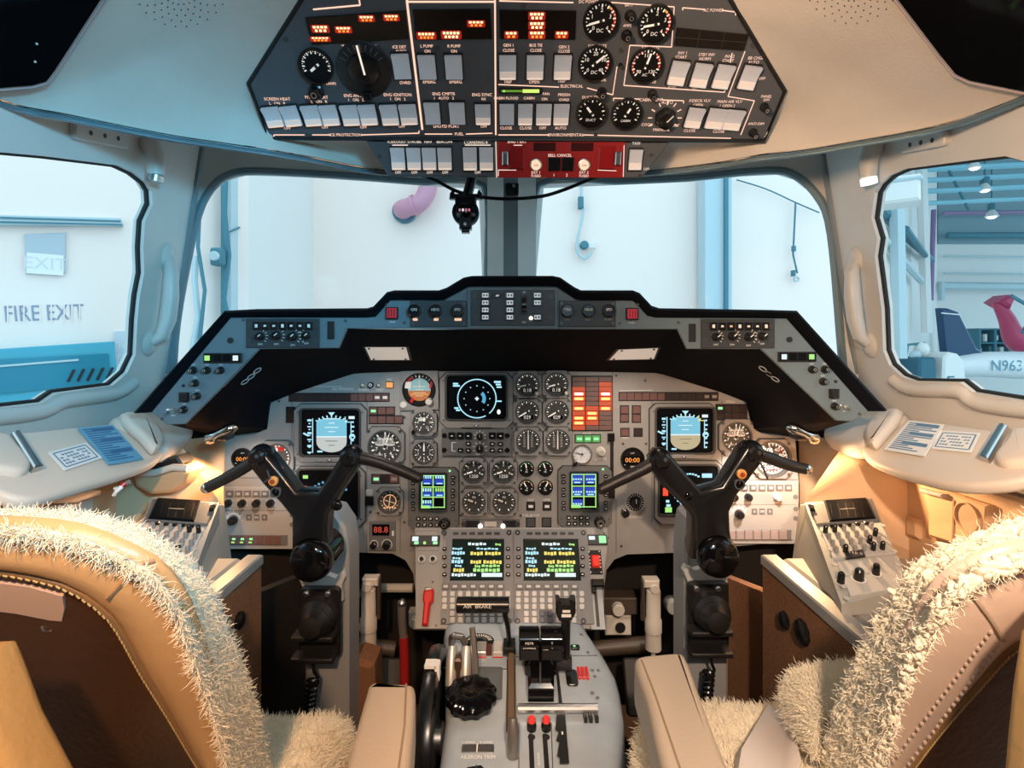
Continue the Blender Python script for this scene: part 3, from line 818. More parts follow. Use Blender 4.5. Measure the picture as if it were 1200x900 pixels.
# ================================================================ overhead panel
OV = thing('overhead_panel', 'large grey many-sided overhead switch panel with white rockers above the windscreens', 'overhead panel')
oref = OVP.hit(605, 90); OM = OVP.M(oref); OV.matrix_world = OM
def o2(px, py): return OVP.uv(px, py, oref)
def osz(px, py, w, h):
    a, c = o2(px - w / 2, py + h / 2), o2(px + w / 2, py - h / 2); q = o2(px, py)
    return q[0], q[1], abs(c[0] - a[0]), abs(c[1] - a[1])
outl = [(353, 0), (291, 98), (315, 162), (896, 165), (920, 107), (856, 0), (820, -70), (392, -70)]
b = MB(); b.prism([o2(*p) for p in outl], -.045, 0, OVH, .004); b.build('panel_plate', OV)
b = MB(); pts = [o2(*p) for p in outl]
b.tube([(x, y, .0) for x, y in pts + pts[:1]], .0042, BLACK, 6); b.build('edge_seal', OV)
# markings: edge lit lines and legends, one printed layer
b = MB()
def oline(pts, w=1.1, m=None):
    for (x0, y0), (x1, y1) in zip(pts, pts[1:]):
        a, c = o2(x0, y0), o2(x1, y1); b.bar(*a, *c, w * .0020, 0, .0009, m or PEACH)
oline([(477, -30), (477, 2), (495, 152)], 2.0); oline([(478, 2), (580, 2)], 1.4); oline([(580, -10), (581, 158)], 1.5)
oline([(367, 11), (422, 6), (420, -6)], 1.2); oline([(585, 1), (672, 3)], 1); oline([(706, 2), (790, 8), (787, 55), (738, 53), (731, 100), (849, 108), (858, 62)], .8)
oline([(800, 12), (800, 9), (826, 11)], .8); oline([(846, 12), (862, 14), (862, 18)], .8)
oline([(584, 99), (655, 102)], .8); oline([(688, 103), (718, 111), (723, 78)], .8); oline([(873, 60), (853, 113), (884, 118), (868, 158)], .8)
oline([(719, 118), (719, 115), (750, 116)], .8); oline([(776, 117), (801, 118), (801, 121)], .8)
oline([(321, 160), (321, 158), (357, 158)], .9); oline([(366, 158), (388, 158)], .9); oline([(424, 158), (491, 156), (491, 153)], .9)
oline([(497, 157), (530, 157)], .9); oline([(546, 157), (577, 156)], .9); oline([(584, 158), (644, 158)], .9); oline([(683, 158), (858, 162)], .9)
def otx(t, px, py, h=4.2, m=None, w=None):
    x, y, _, hh = osz(px, py, 1, h); b.text(t, x, y, hh * 1.25, .0009, m or PEACH, w * .0017 if w else None)
for t, x, y, h in (('WING/TAIL ANTICE', 421, 54, 4), ('ICE DET', 468, 55, 4), ('AUTO', 470, 60, 4), ('OVRD', 475, 97, 4), ('L PUMP', 500, 54, 4), ('ON', 501, 60, 4), ('R PUMP', 532, 54, 4), ('ON', 532, 60, 4), ('EMERG', 503, 96, 4), ('EMERG', 534, 96, 4),
        ('GEN 1', 596, 53, 4), ('CLOSE', 596, 59, 4), ('TRIP', 595, 96, 4), ('BUS TIE', 628, 53, 4), ('CLOSE', 628, 59, 4), ('OPEN', 626, 96, 4), ('GEN 2', 661, 55, 4), ('CLOSE', 661, 60, 4), ('TRIP', 658, 95, 4),
        ('SCREEN HEAT', 325, 116, 4), ('L   ON   R', 325, 121, 3.6), ('PITOT HEAT', 371, 114, 4), ('L   ON   R', 374, 119, 3.6), ('ENG ANTICE', 417, 112, 4), ('1   ON   2', 417, 117, 3.6), ('ENG IGNITION', 466, 111, 4), ('1   ON   2', 466, 116, 3.6), ('OFF', 337, 150, 3.6), ('OFF', 381, 149, 3.6), ('OFF', 426, 149, 3.6), ('OFF', 471, 148, 3.6),
        ('ENG CMPTR', 520, 110, 4), ('1   AUTO   2', 520, 115, 3.6), ('SHUTD PORT', 523, 148, 4), ('ENG SYNC', 565, 111, 4), ('N1', 567, 116, 3.6), ('OFF', 567, 148, 3.6), ('ICE PROTECTION', 405, 158, 3.8), ('FUEL', 538, 157, 3.8),
        ('ELECTRICAL', 670, 101, 4), ('DC POWER', 690, 2, 4.2), ('AC POWER', 836, 12, 4.2), ('DC VOLTS', 700, 54, 4), ('AC VOLTS', 762, 56, 4), ('BATT', 737, 6, 3.6), ('AMPS', 735, 30, 3.6), ('INV 1', 800, 62, 4), ('START', 798, 67, 4), ('STBY INV', 828, 64, 4), ('NORM', 826, 69, 4), ('INV 2', 855, 66, 4), ('START', 853, 71, 4),
        ('STOP', 788, 101, 3.6), ('OFF', 815, 103, 3.6), ('STOP', 842, 102, 3.6), ('BB CHGR', 886, 68, 4), ('AUTO', 883, 73, 4), ('ON', 868, 103, 3.6), ('OFF', 893, 92, 3.6), ('CABIN TEMP', 763, 117, 4), ('DUCT TEMP', 694, 114, 3.6), ('CABIN FLOOD', 593, 115, 3.6), ('CABIN', 620, 115, 3.6), ('FAN', 640, 110, 3.6), ('ON', 638, 116, 3.6), ('PRESSN', 661, 111, 3.6), ('OVRD', 661, 117, 3.6),
        ('CLOSE', 593, 150, 3.8), ('CLOSE', 616, 150, 3.8), ('OFF', 636, 150, 3.8), ('AUTO', 657, 150, 3.8), ('ENVIRONMENTAL', 663, 158, 4), ('AUTO', 782, 120, 4), ('MANUAL', 775, 152, 3.8), ('COOL', 758, 146, 3.6), ('HOT', 791, 147, 3.6), ('F/DECK VLV', 820, 118, 3.8), ('OPEN', 818, 123, 3.6), ('MAIN AIR VLV', 855, 119, 3.8), ('1 OPEN 2', 852, 124, 3.6), ('CLOSE', 808, 153, 3.6), ('CLOSE', 842, 154, 3.6),
        ('PANEL', 898, 113, 3.6), ('DIM', 898, 117, 3.2), ('ANTI DIM', 886, 145, 3.4), ('ROOF LAMPS', 382, 98, 3.4), ('PWR', 706, 94, 3.4), ('PHASE', 763, 96, 3.4)):
    otx(t, x, y, h, None)
b.build('lettering', OV)
# rocker switches (shared meshes)
def rocker_mesh(w, h, glow):
    b = MB(); b.rbox(0, 0, w * 1.08, h * 1.16, w * .06, -.004, .0030, BLACK, .0005); w *= .93
    z = .012
    vs = []; N = 8
    prof = [(-h / 2, .004), (-h / 2 + .0008, .0095), (-h * .2, .0082), (0, .0075), (h * .22, .0092), (h / 2 - .0008, .0128), (h / 2, .004)]
    fs = []
    for y, q in prof: vs += [(-w / 2, y, q), (w / 2, y, q)]
    for i in range(len(prof) - 1): fs.append((2 * i, 2 * i + 1, 2 * i + 3, 2 * i + 2))
    for sgn in (0, 1): fs.append(tuple(2 * i + sgn for i in range(len(prof)))[::(1 if sgn == 0 else -1)])
    b.add(vs, fs, ROCK)
    g = MB(); g.box(0, -h / 2 + h * .05, w * .9, h * .07, .006, .0108, ROCKL, .0004); g.box(0, -h * .30, w * .96, h * .30, .006, .0094, mat('rocker lower glow', (.66, .62, .60), .35, 0, .30, (1, .76, .62)), .0004)
    return b.mesh('rocker_switch'), g.mesh('lit_bar')
RK = {}
def rocker(px, py, w, h, glow=True, tilt=0, P=OVP, par=None, M0=None):
    par = par or OV; ref = M0 if M0 is not None else oref
    q = P.uv(px, py, ref); sx, sy = P.sc(px, py)
    key = (w, h, glow)
    if key not in RK: RK[key] = rocker_mesh(w * sx, h * sy, glow)
    o = bpy.data.objects.new('rocker_switch', RK[key][0]); COL.objects.link(o); o.parent = par
    o.matrix_basis = T(q[0], q[1], 0) @ Matrix.Rotation(tilt, 4, 'Z')
    if glow: g = bpy.data.objects.new('lit_bar', RK[key][1]); COL.objects.link(g); g.parent = o
for px, py, w, h, g, a in ((471, 77, 21, 29, 0, .02), (501, 78, 21, 28, 0, 0), (532, 78, 21, 28, 0, 0), (595, 78, 21, 28, 1, 0), (627, 78, 21, 28, 1, 0), (659, 78, 21, 28, 1, 0),
        (794, 85, 21, 27, 1, -.10), (820.5, 87.5, 21, 27, 1, -.10), (846.5, 89, 21, 27, 1, -.11), (877, 90, 21, 26, 1, -.12), (813, 137, 20, 22, 1, -.10), (838, 138, 22, 22, 1, -.09), (858.5, 139.5, 22, 22, 1, -.09),
        (321, 136, 21, 22, 1, .09), (342, 135, 21, 22, 1, .09), (366, 134.5, 21, 22, 1, .06), (387, 134, 21, 22, 1, .06), (411, 134, 21, 22, 1, .04), (432, 133.5, 21, 22, 1, .04), (457, 133.5, 21, 22, 1, .03), (479, 133, 21, 22, 1, .03),
        (507, 132, 19, 25, 0, 0), (536, 132, 19, 25, 0, 0), (566, 133, 19, 23, 1, 0), (594, 133, 18, 24, 0, 0), (615.5, 133, 18, 24, 1, 0), (637, 133, 19, 24, 1, 0), (657.5, 133, 19, 24, 1, 0)):
    rocker(px, py, w, h, bool(g), a)
# annunciator blocks
def annun(pts, lit, par, P, ref, name='annunciator_block', grid=None):
    b = MB(); uv = P.poly(pts, ref); b.prism(uv, -.004, .004, mat('annunciator black', (.006, .004, .004), .25), .001)
    for (px, py, w, h, kind) in lit:
        q = P.uv(px, py, ref); sx, sy = P.sc(px, py)
        W_, H_ = w * sx, h * sy
        mm = {'r': REDS, 'o': ORS, 'h': HOT}
        b.rbox(*q, W_, H_, H_ * .2, .004, .0045, mat('lit red lens', (.08, .004, .002), .4, 0, .55, (.7, .02, .01)))
        n = max(3, int(w / 4.5))
        for i in range(n): b.quad(q[0] - W_ * .42 + W_ * .84 * (i + .5) / n, q[1] + H_ * .22, W_ * .84 / n * .72, H_ * .30, .0049, HOT if kind != 'd' else ORS)
        for i in range(n - 1): b.quad(q[0] - W_ * .36 + W_ * .72 * (i + .5) / (n - 1), q[1] - H_ * .22, W_ * .72 / n * .8, H_ * .30, .0049, ORS if kind != 'h' else HOT)
    if grid:
        for (x0, y0, x1, y1) in grid:
            a, c = P.uv(x0, y0, ref), P.uv(x1, y1, ref); b.bar(*a, *c, .0012, .004, .0046, mat('block gap', (.03, .03, .03), .5))
    b.build(name, par)
annun([(358, 20), (476, 12), (480, 45), (366, 52)], [(376, 33, 21, 9, 'h'), (376, 45, 24, 6, 'o'), (403, 34, 20, 8, 'o'), (430, 21, 19, 8, 'o'), (459, 20, 19, 8, 'o')], OV, OVP, oref)
annun([(484, 11), (575, 10), (577, 45), (487, 46)], [(500, 41, 23, 9, 'o'), (529, 40, 24, 10, 'h'), (558, 27, 21, 8, 'o')], OV, OVP, oref)
annun([(585, 11), (675, 12), (674, 46), (586, 45)], [(629, 18, 20, 10, 'h'), (629, 29, 20, 10, 'h'), (629, 40, 20, 10, 'o'), (599, 40, 16, 9, 'o'), (658, 40, 16, 9, 'o')], OV, OVP, oref)
annun([(793, 32), (877, 40), (871, 59), (789, 53)], [], OV, OVP, oref, 'annunciator_block', [(791, 43, 874, 49), (820, 35, 816, 55), (849, 37, 844, 57)])
# cabin rate indicator strip (lit green)
b = MB(); x, y, w, h = osz(610, 106, 51, 8); b.rbox(x, y, w, h, h * .3, 0, .003, BLACK, .0006)
b.bar(x - w * .44, y, x + w * .1, y, h * .3, .003, .0034, mat('dim green', (.02, .05, .01), .4, 0, .5, (.25, .6, .05)))
b.bar(x + w * .05, y, x + w * .43, y, h * .5, .003, .0036, emis('lit yellow green', (.75, 1, .20), 1.0)); b.disc(x - w * .38, y, h * .18, .0036, GREENS, 8)
b.build('green_indicator', OV, label='lit green bar indicator')
# knobs and toggles of the overhead
for px, py, r, ptr in ((738, 18, 6.5, None), (734, 41, 6.5, None), (705, 108, 6, None), (764, 110, 6, None), (371, 107, 6.5, None), (895, 125, 6.5, None), (882, 155, 6.5, None), (727, 76, 2.6, None)):
    x, y, w, h = osz(px, py, 2 * r, 2 * r); b = MB(); knobmesh(b, 0, 0, w / 2, .022 if r > 3 else .012); o = b.build('selector_knob', OV); o.matrix_basis = T(x, y, 0)
b = MB()
for px, py in ((335, 46), (512, 57), (728, 59), (361, 159), (496, 158), (698, 158), (858, 163), (882, 53), (613, 7)):
    x, y = o2(px, py); b.cyl(x, y, .0042, 0, .0016, SCREW, 10)
b.build_each('screw', OV)
x, y, w, h = osz(779, 138, 30, 30); b = MB(); b.ticks(0, 0, w * .62, w * .82, D2(-30), D2(210), 9, w * .05, .0009, PEACH)
b.lathe([(w / 2, 0), (w / 2, .004), (w * .42, .008), (w * .40, .02), (w * .30, .022)], SATIN, 24, 0, 0, True, 6, .04); b.bar(0, 0, w * .26, w * .3, w * .06, .0222, .0228, WHITE)
o = b.build('temperature_knob', OV); o.matrix_basis = T(x, y, 0)
x, y, w, h = osz(427, 81, 54, 52); b = MB(); b.lathe([(w / 2, 0), (w / 2, .004), (w * .46, .006)], mat('knob skirt', (.01, .01, .01), .4), 32)
b.lathe([(w * .30, .006), (w * .28, .011), (w * .22, .013)], SATIN, 24, 0, 0, True, 8, .03); b.bar(w * .02, -w * .06, -w * .03, w * .44, w * .034, .0132, .0138, WHITEL)
b.ticks(0, 0, w * .34, w * .44, D2(30), D2(150), 9, w * .012, .0066, mat('dim tick', (.16, .16, .16), .5)); b.box(0, -w * .44, w * .16, w * .14, .002, .018, SATIN, .001)
o = b.build('anti_ice_selector', OV, label='large round black selector with a white pointer'); o.matrix_basis = T(x, y, 0)
# overhead gauges, each an instrument of its own
gr = 'round gauges of the overhead panel'
def og(px, py, r, lab, **k): return gauge(OVP, px, py, r, lab, gr, bezel='round', w=.001, lift=.007, **k)
og(371, 77, 18, 'small overhead gauge beside the large black white-pointer selector, needle low', needle=215, tk=(200, -20, 12), nw=.16, nl=.5)
og(704, 24, 19, 'DC ammeter beside the lit red legends, top row of overhead gauges', needle=195, arcs=((45, -35, RARC), (60, 45, YARC)), txt=('DC', -.55, .3), nums=['0', '1', '2', '3', '4'])
og(768, 28, 19, 'DC ammeter on the overhead beside the unlit black block', needle=190, arcs=((45, -35, RARC), (60, 45, YARC)), txt=('DC', -.55, .3), nums=['0', '1', '2', '3', '4'])
og(697, 74, 18, 'DC voltmeter on the overhead under the words DC VOLTS', needle=40, arcs=((15, -25, RARC),), txt=('DC', -.55, .3), nums=['0', '10', '20', '30', '40'])
og(757, 76, 18, 'AC voltmeter with red arcs under the words AC VOLTS', needle=75, arcs=((215, 100, RARC), (50, -20, RARC)), txt=('AC', -.6, .26), nums=['90', '', '115', '', '130'])
og(693, 132, 16.5, 'overhead duct temperature gauge, needle towards its top', needle=130, tk=(210, -30, 7), txt=('DUCT', -.5, .26), nl=.55, nw=.14)
og(734, 133, 16.5, 'overhead cabin temperature gauge beside the ticked black knob', needle=60, tk=(210, -30, 9), txt=('CABIN', -.5, .24), nl=.45, nw=.14)

# lower overhead panel: steeper face carrying lights and fire switches
LP_ = Plane(OVP.hit(605, 163) + Vector((0, .004, 0)), Vector((0, -1, -.45)))
lref = LP_.hit(605, 186)
LO = thing('lower_overhead_panel', 'small lower overhead panel with the red fire section, below the main switch panel', 'overhead panel', LP_.M(lref))
b = MB(); b.prism(LP_.poly([(428, 164), (438, 181), (455, 207), (752, 209), (786, 166)], lref), -.05, 0, OVH, .003); b.build('panel_plate', LO)
b = MB(); b.prism(LP_.poly([(583, 164), (733, 166), (731, 208), (583, 208)], lref), -.01, .0035, mat('fire section red', (.27, .008, .010), .4, 0, .05, (1, .02, .01)), .001); b.build('fire_section', LO, label='glowing red fire section')
b = MB()
def l2(px, py): return LP_.uv(px, py, lref)
ls_ = LP_.sc(605, 186)[0]
def ltx(t, px, py, h): b.text(t, *l2(px, py), h * ls_ * 1.25, .0045, WHITEL)
for t, x, y, h in (('ICE/LOGO', 465, 166, 3.6), ('STROBE', 486, 166, 3.6), ('NAV', 502, 166, 3.6), ('BEACON', 521, 166, 3.6), ('L LANDING R', 558, 167, 3.6), ('OFF', 467, 202, 3.4), ('OFF', 486, 202, 3.4), ('OFF', 504, 202, 3.4), ('OFF', 522, 202, 3.4), ('OFF', 560, 202, 3.4),
        ('ENG 1 EXT', 606, 166, 3.6), ('BELL CANCEL', 656, 182, 3.6), ('EXT 1', 628, 202, 3.4), ('FUSED', 628, 206, 3.2), ('1', 649, 205, 3.6), ('2', 664, 205, 3.6), ('EXT 2', 684, 202, 3.4), ('FUSED', 684, 206, 3.2), ('TAXI', 745, 168, 3.4), ('OFF', 757, 198, 3.2)): ltx(t, x, y, h)
for p in ([(581, 164), (582, 208)], [(460, 170), (478, 170)], [(545, 170), (575, 170)], [(584, 206), (584, 199), (605, 199)], [(602, 170), (612, 170)], [(730, 207), (731, 170)], [(701, 188), (718, 188)], [(700, 199), (722, 200)]):
    b.bar(*l2(*p[0]), *l2(*p[1]), .0014, 0, .0042, WHITEL)
    if len(p) > 2: b.bar(*l2(*p[1]), *l2(*p[2]), .0014, 0, .0042, WHITEL)
b.build('lettering', LO)
for px, py, w, h in ((467, 186, 17, 26), (485.5, 186, 17, 26), (503.5, 186, 17, 26), (521.5, 186, 17, 26), (551, 186, 17, 27), (570, 186, 17, 27), (744, 187, 16, 24)): rocker(px, py, w, h, True, 0, LP_, LO, lref)
for px, py in ((628, 193), (684, 193)):
    q = l2(px, py); r = 6.2 * ls_
    b = MB(); b.lathe([(r * 1.15, .003), (r * 1.15, .007), (r, .008)], STEEL, 18); b.ball((0, 0, .008), r * .95, emis('fire lamp', (1, .72, .48), 1.0), 14, 1, 1, .7); b.text('FIRE', 0, 0, r * .5, .008 + r * .68, REDDARK)
    o = b.build('fire_lamp', LO); o.matrix_basis = T(*q, 0)
for px in (649, 665):
    q = l2(px, 192); b = MB(); b.rbox(0, 0, 14.5 * ls_, 15 * ls_, .002, .002, .010, SATIN, .0015); o = b.build('cancel_button', LO); o.matrix_basis = T(*q, 0)
for px, sx in ((592, 1), (723, -1)):
    q = l2(px, 185); b = MB(); b.box(0, 0, 7 * ls_, 15 * ls_, .002, .016, STEEL, .002); b.box(sx * 13 * ls_, 0, 19 * ls_, 26 * ls_, .002, .009, mat('red guard', (.30, .008, .010), .3), .003)
    o = b.build('extinguisher_guard', LO); o.matrix_basis = T(*q, 0)
for px in (638, 682):
    q = l2(px, 172); b = MB(); b.rbox(0, 0, 26 * ls_, 9 * ls_, .001, .002, .005, mat('dark red lens', (.05, .004, .005), .3), .001); o = b.build('fire_warning_lens', LO); o.matrix_basis = T(*q, 0)
screwb = MB(); screws(screwb, [l2(763, 182), l2(750, 206), l2(445, 183)], .004, 0); screwb.build_each('screw', LO)

# standby compass and cable hanging in front of the windscreen
CPL = YP(1.45)
t = thing('standby_compass', 'black standby compass hanging from the overhead in front of the windscreen post', 'compass', CPL.at(546, 243))
s_ = 1.45 / F
b = MB(); b.tube([(8 * s_, 44 * s_, 0), (6 * s_, 30 * s_, 0), (1 * s_, 12 * s_, 0)], 6 * s_, SATIN, 10, up=(1, 0, 0)); b.build('bracket', t)
b = MB(); b.box(0, 12 * s_, 34 * s_, 5 * s_, -.012, .014, SATIN, .002)
for x in (-16, 16): b.tube([(x * s_, 9 * s_, .0), (x * s_, 16 * s_, 0), (x * .94 * s_, 20 * s_, 0)], [3.6 * s_, 3 * s_, 1 * s_], SATIN, 8)
b.box(0, 6 * s_, 24 * s_, 12 * s_, -.015, .02, SATIN, .003); b.build('mounting_yoke', t)
b = MB(); b.ball((0, -7 * s_, 0), 15.5 * s_, GLOSSB, 18, 1, 1, .8); b.ring(0, -7 * s_, 13 * s_, 15.6 * s_, -.008, .016, SATIN, 22); b.build('bowl', t)
b = MB(); b.rbox(0, -3 * s_, 18 * s_, 8 * s_, .003, .02, .0285, GLOSSB, .001)
for i, c in enumerate((.3, .8, .5, .7)): b.quad((-6 + i * 3.6) * s_, -6 * s_, 2.2 * s_, 3 * s_, .0288, emis('compass card pink', (.8, .25, .4), .7) if i != 1 else WHS)
b.build('compass_window', t)
b = MB(); b.box(0, -20 * s_, 14 * s_, 14 * s_, -.004, .024, SATIN, .003); b.box(0, -28 * s_, 9 * s_, 6 * s_, -.002, .02, SATIN, .002); b.cyl(0, -22 * s_, .004, .02, .028, STEEL, 10); b.build('corrector_box', t)
b = MB(); b.tube(spline([W(470, 200, 1.40), W(505, 209, 1.42), W(535, 224, 1.44), W(565, 231, 1.46), W(598, 233, 1.47), W(635, 230, 1.46), (W(662, 222, 1.44)), W(690, 211, 1.42), W(720, 203, 1.38)], 5), .0048, SATIN, 8)
tag(b.build('drooping_cable'), 'black cable drooping across the windscreen post behind the red fire section', 'cable')
t = thing('post_latch', 'small black latch block high on the windscreen centre post', 'latch', YP(1.725).at(600, 223))
b = MB(); b.rbox(0, 0, .042, .036, .004, 0, .02, SATIN, .003); b.build('body', t)
b = MB(); b.cyl(.006, .008, .005, .02, .024, STEEL, 10); b.build('raised_disc', t)

# ================================================================ glareshield
GP = YP(1.15); gref = GP.hit(600, 400); GM = GP.M(gref); GS = 1.15 / F
def g2(px, py): return ((px - 600) * GS, (400 - py) * GS)
G = thing('glareshield', 'black arched glareshield with blue grey fascia spanning the cockpit below the windscreens', 'glareshield', GM)
top = [(155, 484), (262, 364), (300, 362), (430, 361), (437, 359), (453, 342), (462, 340), (514, 340), (523, 337), (543, 325), (553, 323), (648, 323), (657, 325), (673, 336), (681, 340), (742, 340), (750, 343), (764, 358), (773, 361), (900, 363), (935, 364), (1041, 481)]
fas = [(177, 483), (270, 372), (430, 372), (440, 371), (457, 352), (520, 352), (549, 336), (652, 336), (676, 352), (742, 352), (759, 370), (768, 372), (922, 373), (1018, 482), (1000, 494), (980, 493), (892, 409), (805, 409), (794, 386), (655, 386), (548, 386), (406, 385), (396, 408), (304, 409), (217, 497), (196, 498)]
# outer hood: front lip ring between top silhouette and fascia, swept forward
lipin = [(177, 483), (270, 372), (300, 372), (430, 372), (440, 371), (457, 352), (464, 351), (514, 352), (524, 349), (545, 337), (553, 335), (648, 335), (656, 337), (673, 349), (682, 352), (739, 352), (747, 355), (759, 370), (772, 372), (900, 373), (922, 373), (1018, 482)]
b = MB()
r0 = [(*g2(*p), -.02) for p in lipin]; r1 = [(*g2(*p), .0) for p in lipin]
r2 = [(*g2(*p), .010) for p in [((a[0] + c[0] * 2) / 3, (a[1] + c[1] * 2) / 3) for a, c in zip(lipin, top)]]
r3 = [(*g2(*p), -.004) for p in top]
r4 = [(x, y - .0, -.06) for x, y, z in r3]
r5 = [(x * (.97 if abs(x) > .5 else 1), y - .012, -.36) for x, y, z in r3]
b.loft([r0, r1, r2, r3, r4, r5], HOOD); b.build('hood', G, ang=50)
b = MB(); b.prism([g2(*p) for p in fas], -.012, 0, FASC, .002); b.build('fascia', G)
# soffit: inner loft from fascia to the top of the main panel
PD = 1.45
fr = [(196, 498), (217, 497), (260, 453), (304, 409), (396, 408), (406, 385), (480, 386), (548, 386), (655, 386), (720, 386), (794, 386), (805, 409), (892, 409), (936, 451), (980, 493), (1000, 494)]
bk = [(262, 513), (313, 503), (317, 472), (346, 460), (414, 438), (425, 437), (490, 435), (548, 435), (655, 435), (720, 436), (768, 437), (778, 439), (846, 460), (874, 471), (882, 503), (932, 513)]
def back(px, py, D): return ((px - 600) * D / F, (400 - py) * D / F, -(D - 1.15))
b = MB(); rows = [[(*g2(*p), -.006) for p in fr]]
for t_ in (.33, .66, 1): rows.append([Vector((*g2(*p), -.006)).lerp(Vector(back(*q, PD - .004)), t_) for p, q in zip(fr, bk)])
b.loft(rows, HOOD, flip=True); sof = b.build('soffit', G, ang=50)
SB = BVHTree.FromPolygons([tuple(GM @ Vector(v)) for v in b.v], b.f)
b = MB()
for pts in ([(286, 446), (293, 440), (300.5, 433)], [(895, 431), (902.5, 437), (909.5, 443)]):
    for p in pts:
        h = on_mesh(SB, *p, .003)
        if h:
            q = h[1].to_track_quat('Z', 'Y').to_matrix().to_4x4(); q.translation = h[0]; b.X = GM.inverted() @ q
            b.ring(0, 0, .0075, .0098, 0, .0012, mat('placard grey', (.45, .48, .5), .5), 16)
b.X = None; b.build_each('round_placard', G)
# flood lamp wells in the soffit
for pts, nm in (([(428, 405), (476, 405), (480, 420), (435, 420)], 0), ([(725, 408), (771, 406), (766, 419), (714, 420)], 1)):
    h = [on_mesh(SB, *p, .004)[0] for p in pts]
    I = GM.inverted(); v = [I @ p for p in h]
    cc = sum(v, Vector()) / 4
    b = MB(); b.add(v, [(0, 1, 2, 3)], mat('lamp well white', (.75, .70, .64), .4, 0, .35, (1, .85, .72)))
    v2 = [cc + (p - cc) * 1.12 - Vector((0, 0, .004)) for p in v]
    b.add(v + v2, [(0, 4, 5, 1), (1, 5, 6, 2), (2, 6, 7, 3), (3, 7, 4, 0)], BLACK)
    for p in v: b.ball(cc + (p - cc) * .82 + Vector((0, 0, .002)), .003, SCREW, 8)
    b.build('flood_lamp', G, label='lit white flood lamp well')
# fascia details
b = MB()
def fl(px, py, r): q = g2(px, py); b.cyl(*q, r * GS, 0, .002, BLACK, 14)
for p in ((270, 399), (925, 398)): fl(*p, 3.4)
for p in ((215, 452), (979, 447)): fl(*p, 1.8)
for px, py in ((388, 387), (811, 390)): b.box(*g2(px, py), 8 * GS, 21 * GS, 0, .003, BLACK, .0008)
b.build_each('blanking_plug', G)
for x0, y0, gx, wx in ((262, 419.5, 245, 278), (933, 418, 949, 917)):
    b = MB(); b.box(*g2(x0, y0), 44 * GS, 11.5 * GS, 0, .006, mat('light bar body', (.015, .012, .012), .35), .001)
    for i in range(4): b.box(*g2(x0 - 16 + 10.7 * i, y0), 9.6 * GS, 9 * GS, .006, .0072, SCRB, .0006)
    b.box(*g2(gx, y0), 6 * GS, 6 * GS, .0072, .008, GREENS); b.box(*g2(wx, y0), 6 * GS, 6 * GS, .0072, .008, WHS)
    b.build('caption_light_bar', G)
for px, py in ((227, 434), (243, 434), (259, 434), (229, 449), (231.5, 464), (216, 480), (951, 433), (966, 433), (964, 447), (977.5, 476)):
    b = MB(); knobmesh(b, 0, 0, 4.0 * GS, .014); b.text('DIM', 0, 6.5 * GS, 2.6 * GS, .0008, WHITE); o = b.build('dimmer_knob', G); o.matrix_basis = T(*g2(px, py), 0)
for px, py in ((217, 465), (976, 461)):
    b = MB(); b.box(0, 0, 10 * GS, 11 * GS, 0, .010, SATIN, .002); o = b.build('push_button', G); o.matrix_basis = T(*g2(px, py), 0)
for px, py in ((203, 481), (990, 476)):
    b = MB(); b.cyl(0, 0, 3.2 * GS, 0, .004, STEEL, 12); b.tube([(0, 0, .004), (-2 * GS, -2.5 * GS, .018)], [.0022, .003], CHROME, 8); b.text('TEST', 0, -6 * GS, 2.6 * GS, .0008, WHITE); b.quad(-6 * GS, 1 * GS, 4 * GS, 2 * GS, .0008, WHITE)
    o = b.build('toggle_switch', G); o.matrix_basis = T(*g2(px, py), 0)
for px, py in ((460, 367), (740, 368)):
    b = MB(); b.box(0, 0, 14 * GS, 14 * GS, 0, .008, BLACK, .001); b.box(0, 0, 11 * GS, 11 * GS, .008, .011, mat('master warning lens', (.35, .02, .03), .3, 0, .25, (1, .05, .08)), .0012)
    for i in (-1, 0, 1): b.quad(i * 3.2 * GS, 0, 1.4 * GS, 9 * GS, .0112, mat('warning rib', (.18, .01, .02), .4))
    b.text('MWS', 0, -10.5 * GS, 3 * GS, .0008, WHITE)
    o = b.build('warning_light', G, label='square red warning light'); o.matrix_basis = T(*g2(px, py), 0)
b = MB(); screws(b, [g2(*p) for p in ((452, 356), (474, 378), (747, 357), (726, 379), (405, 376), (795, 378), (285, 375), (1007, 485), (190, 491))], .0032, 0); b.build_each('screw', G)
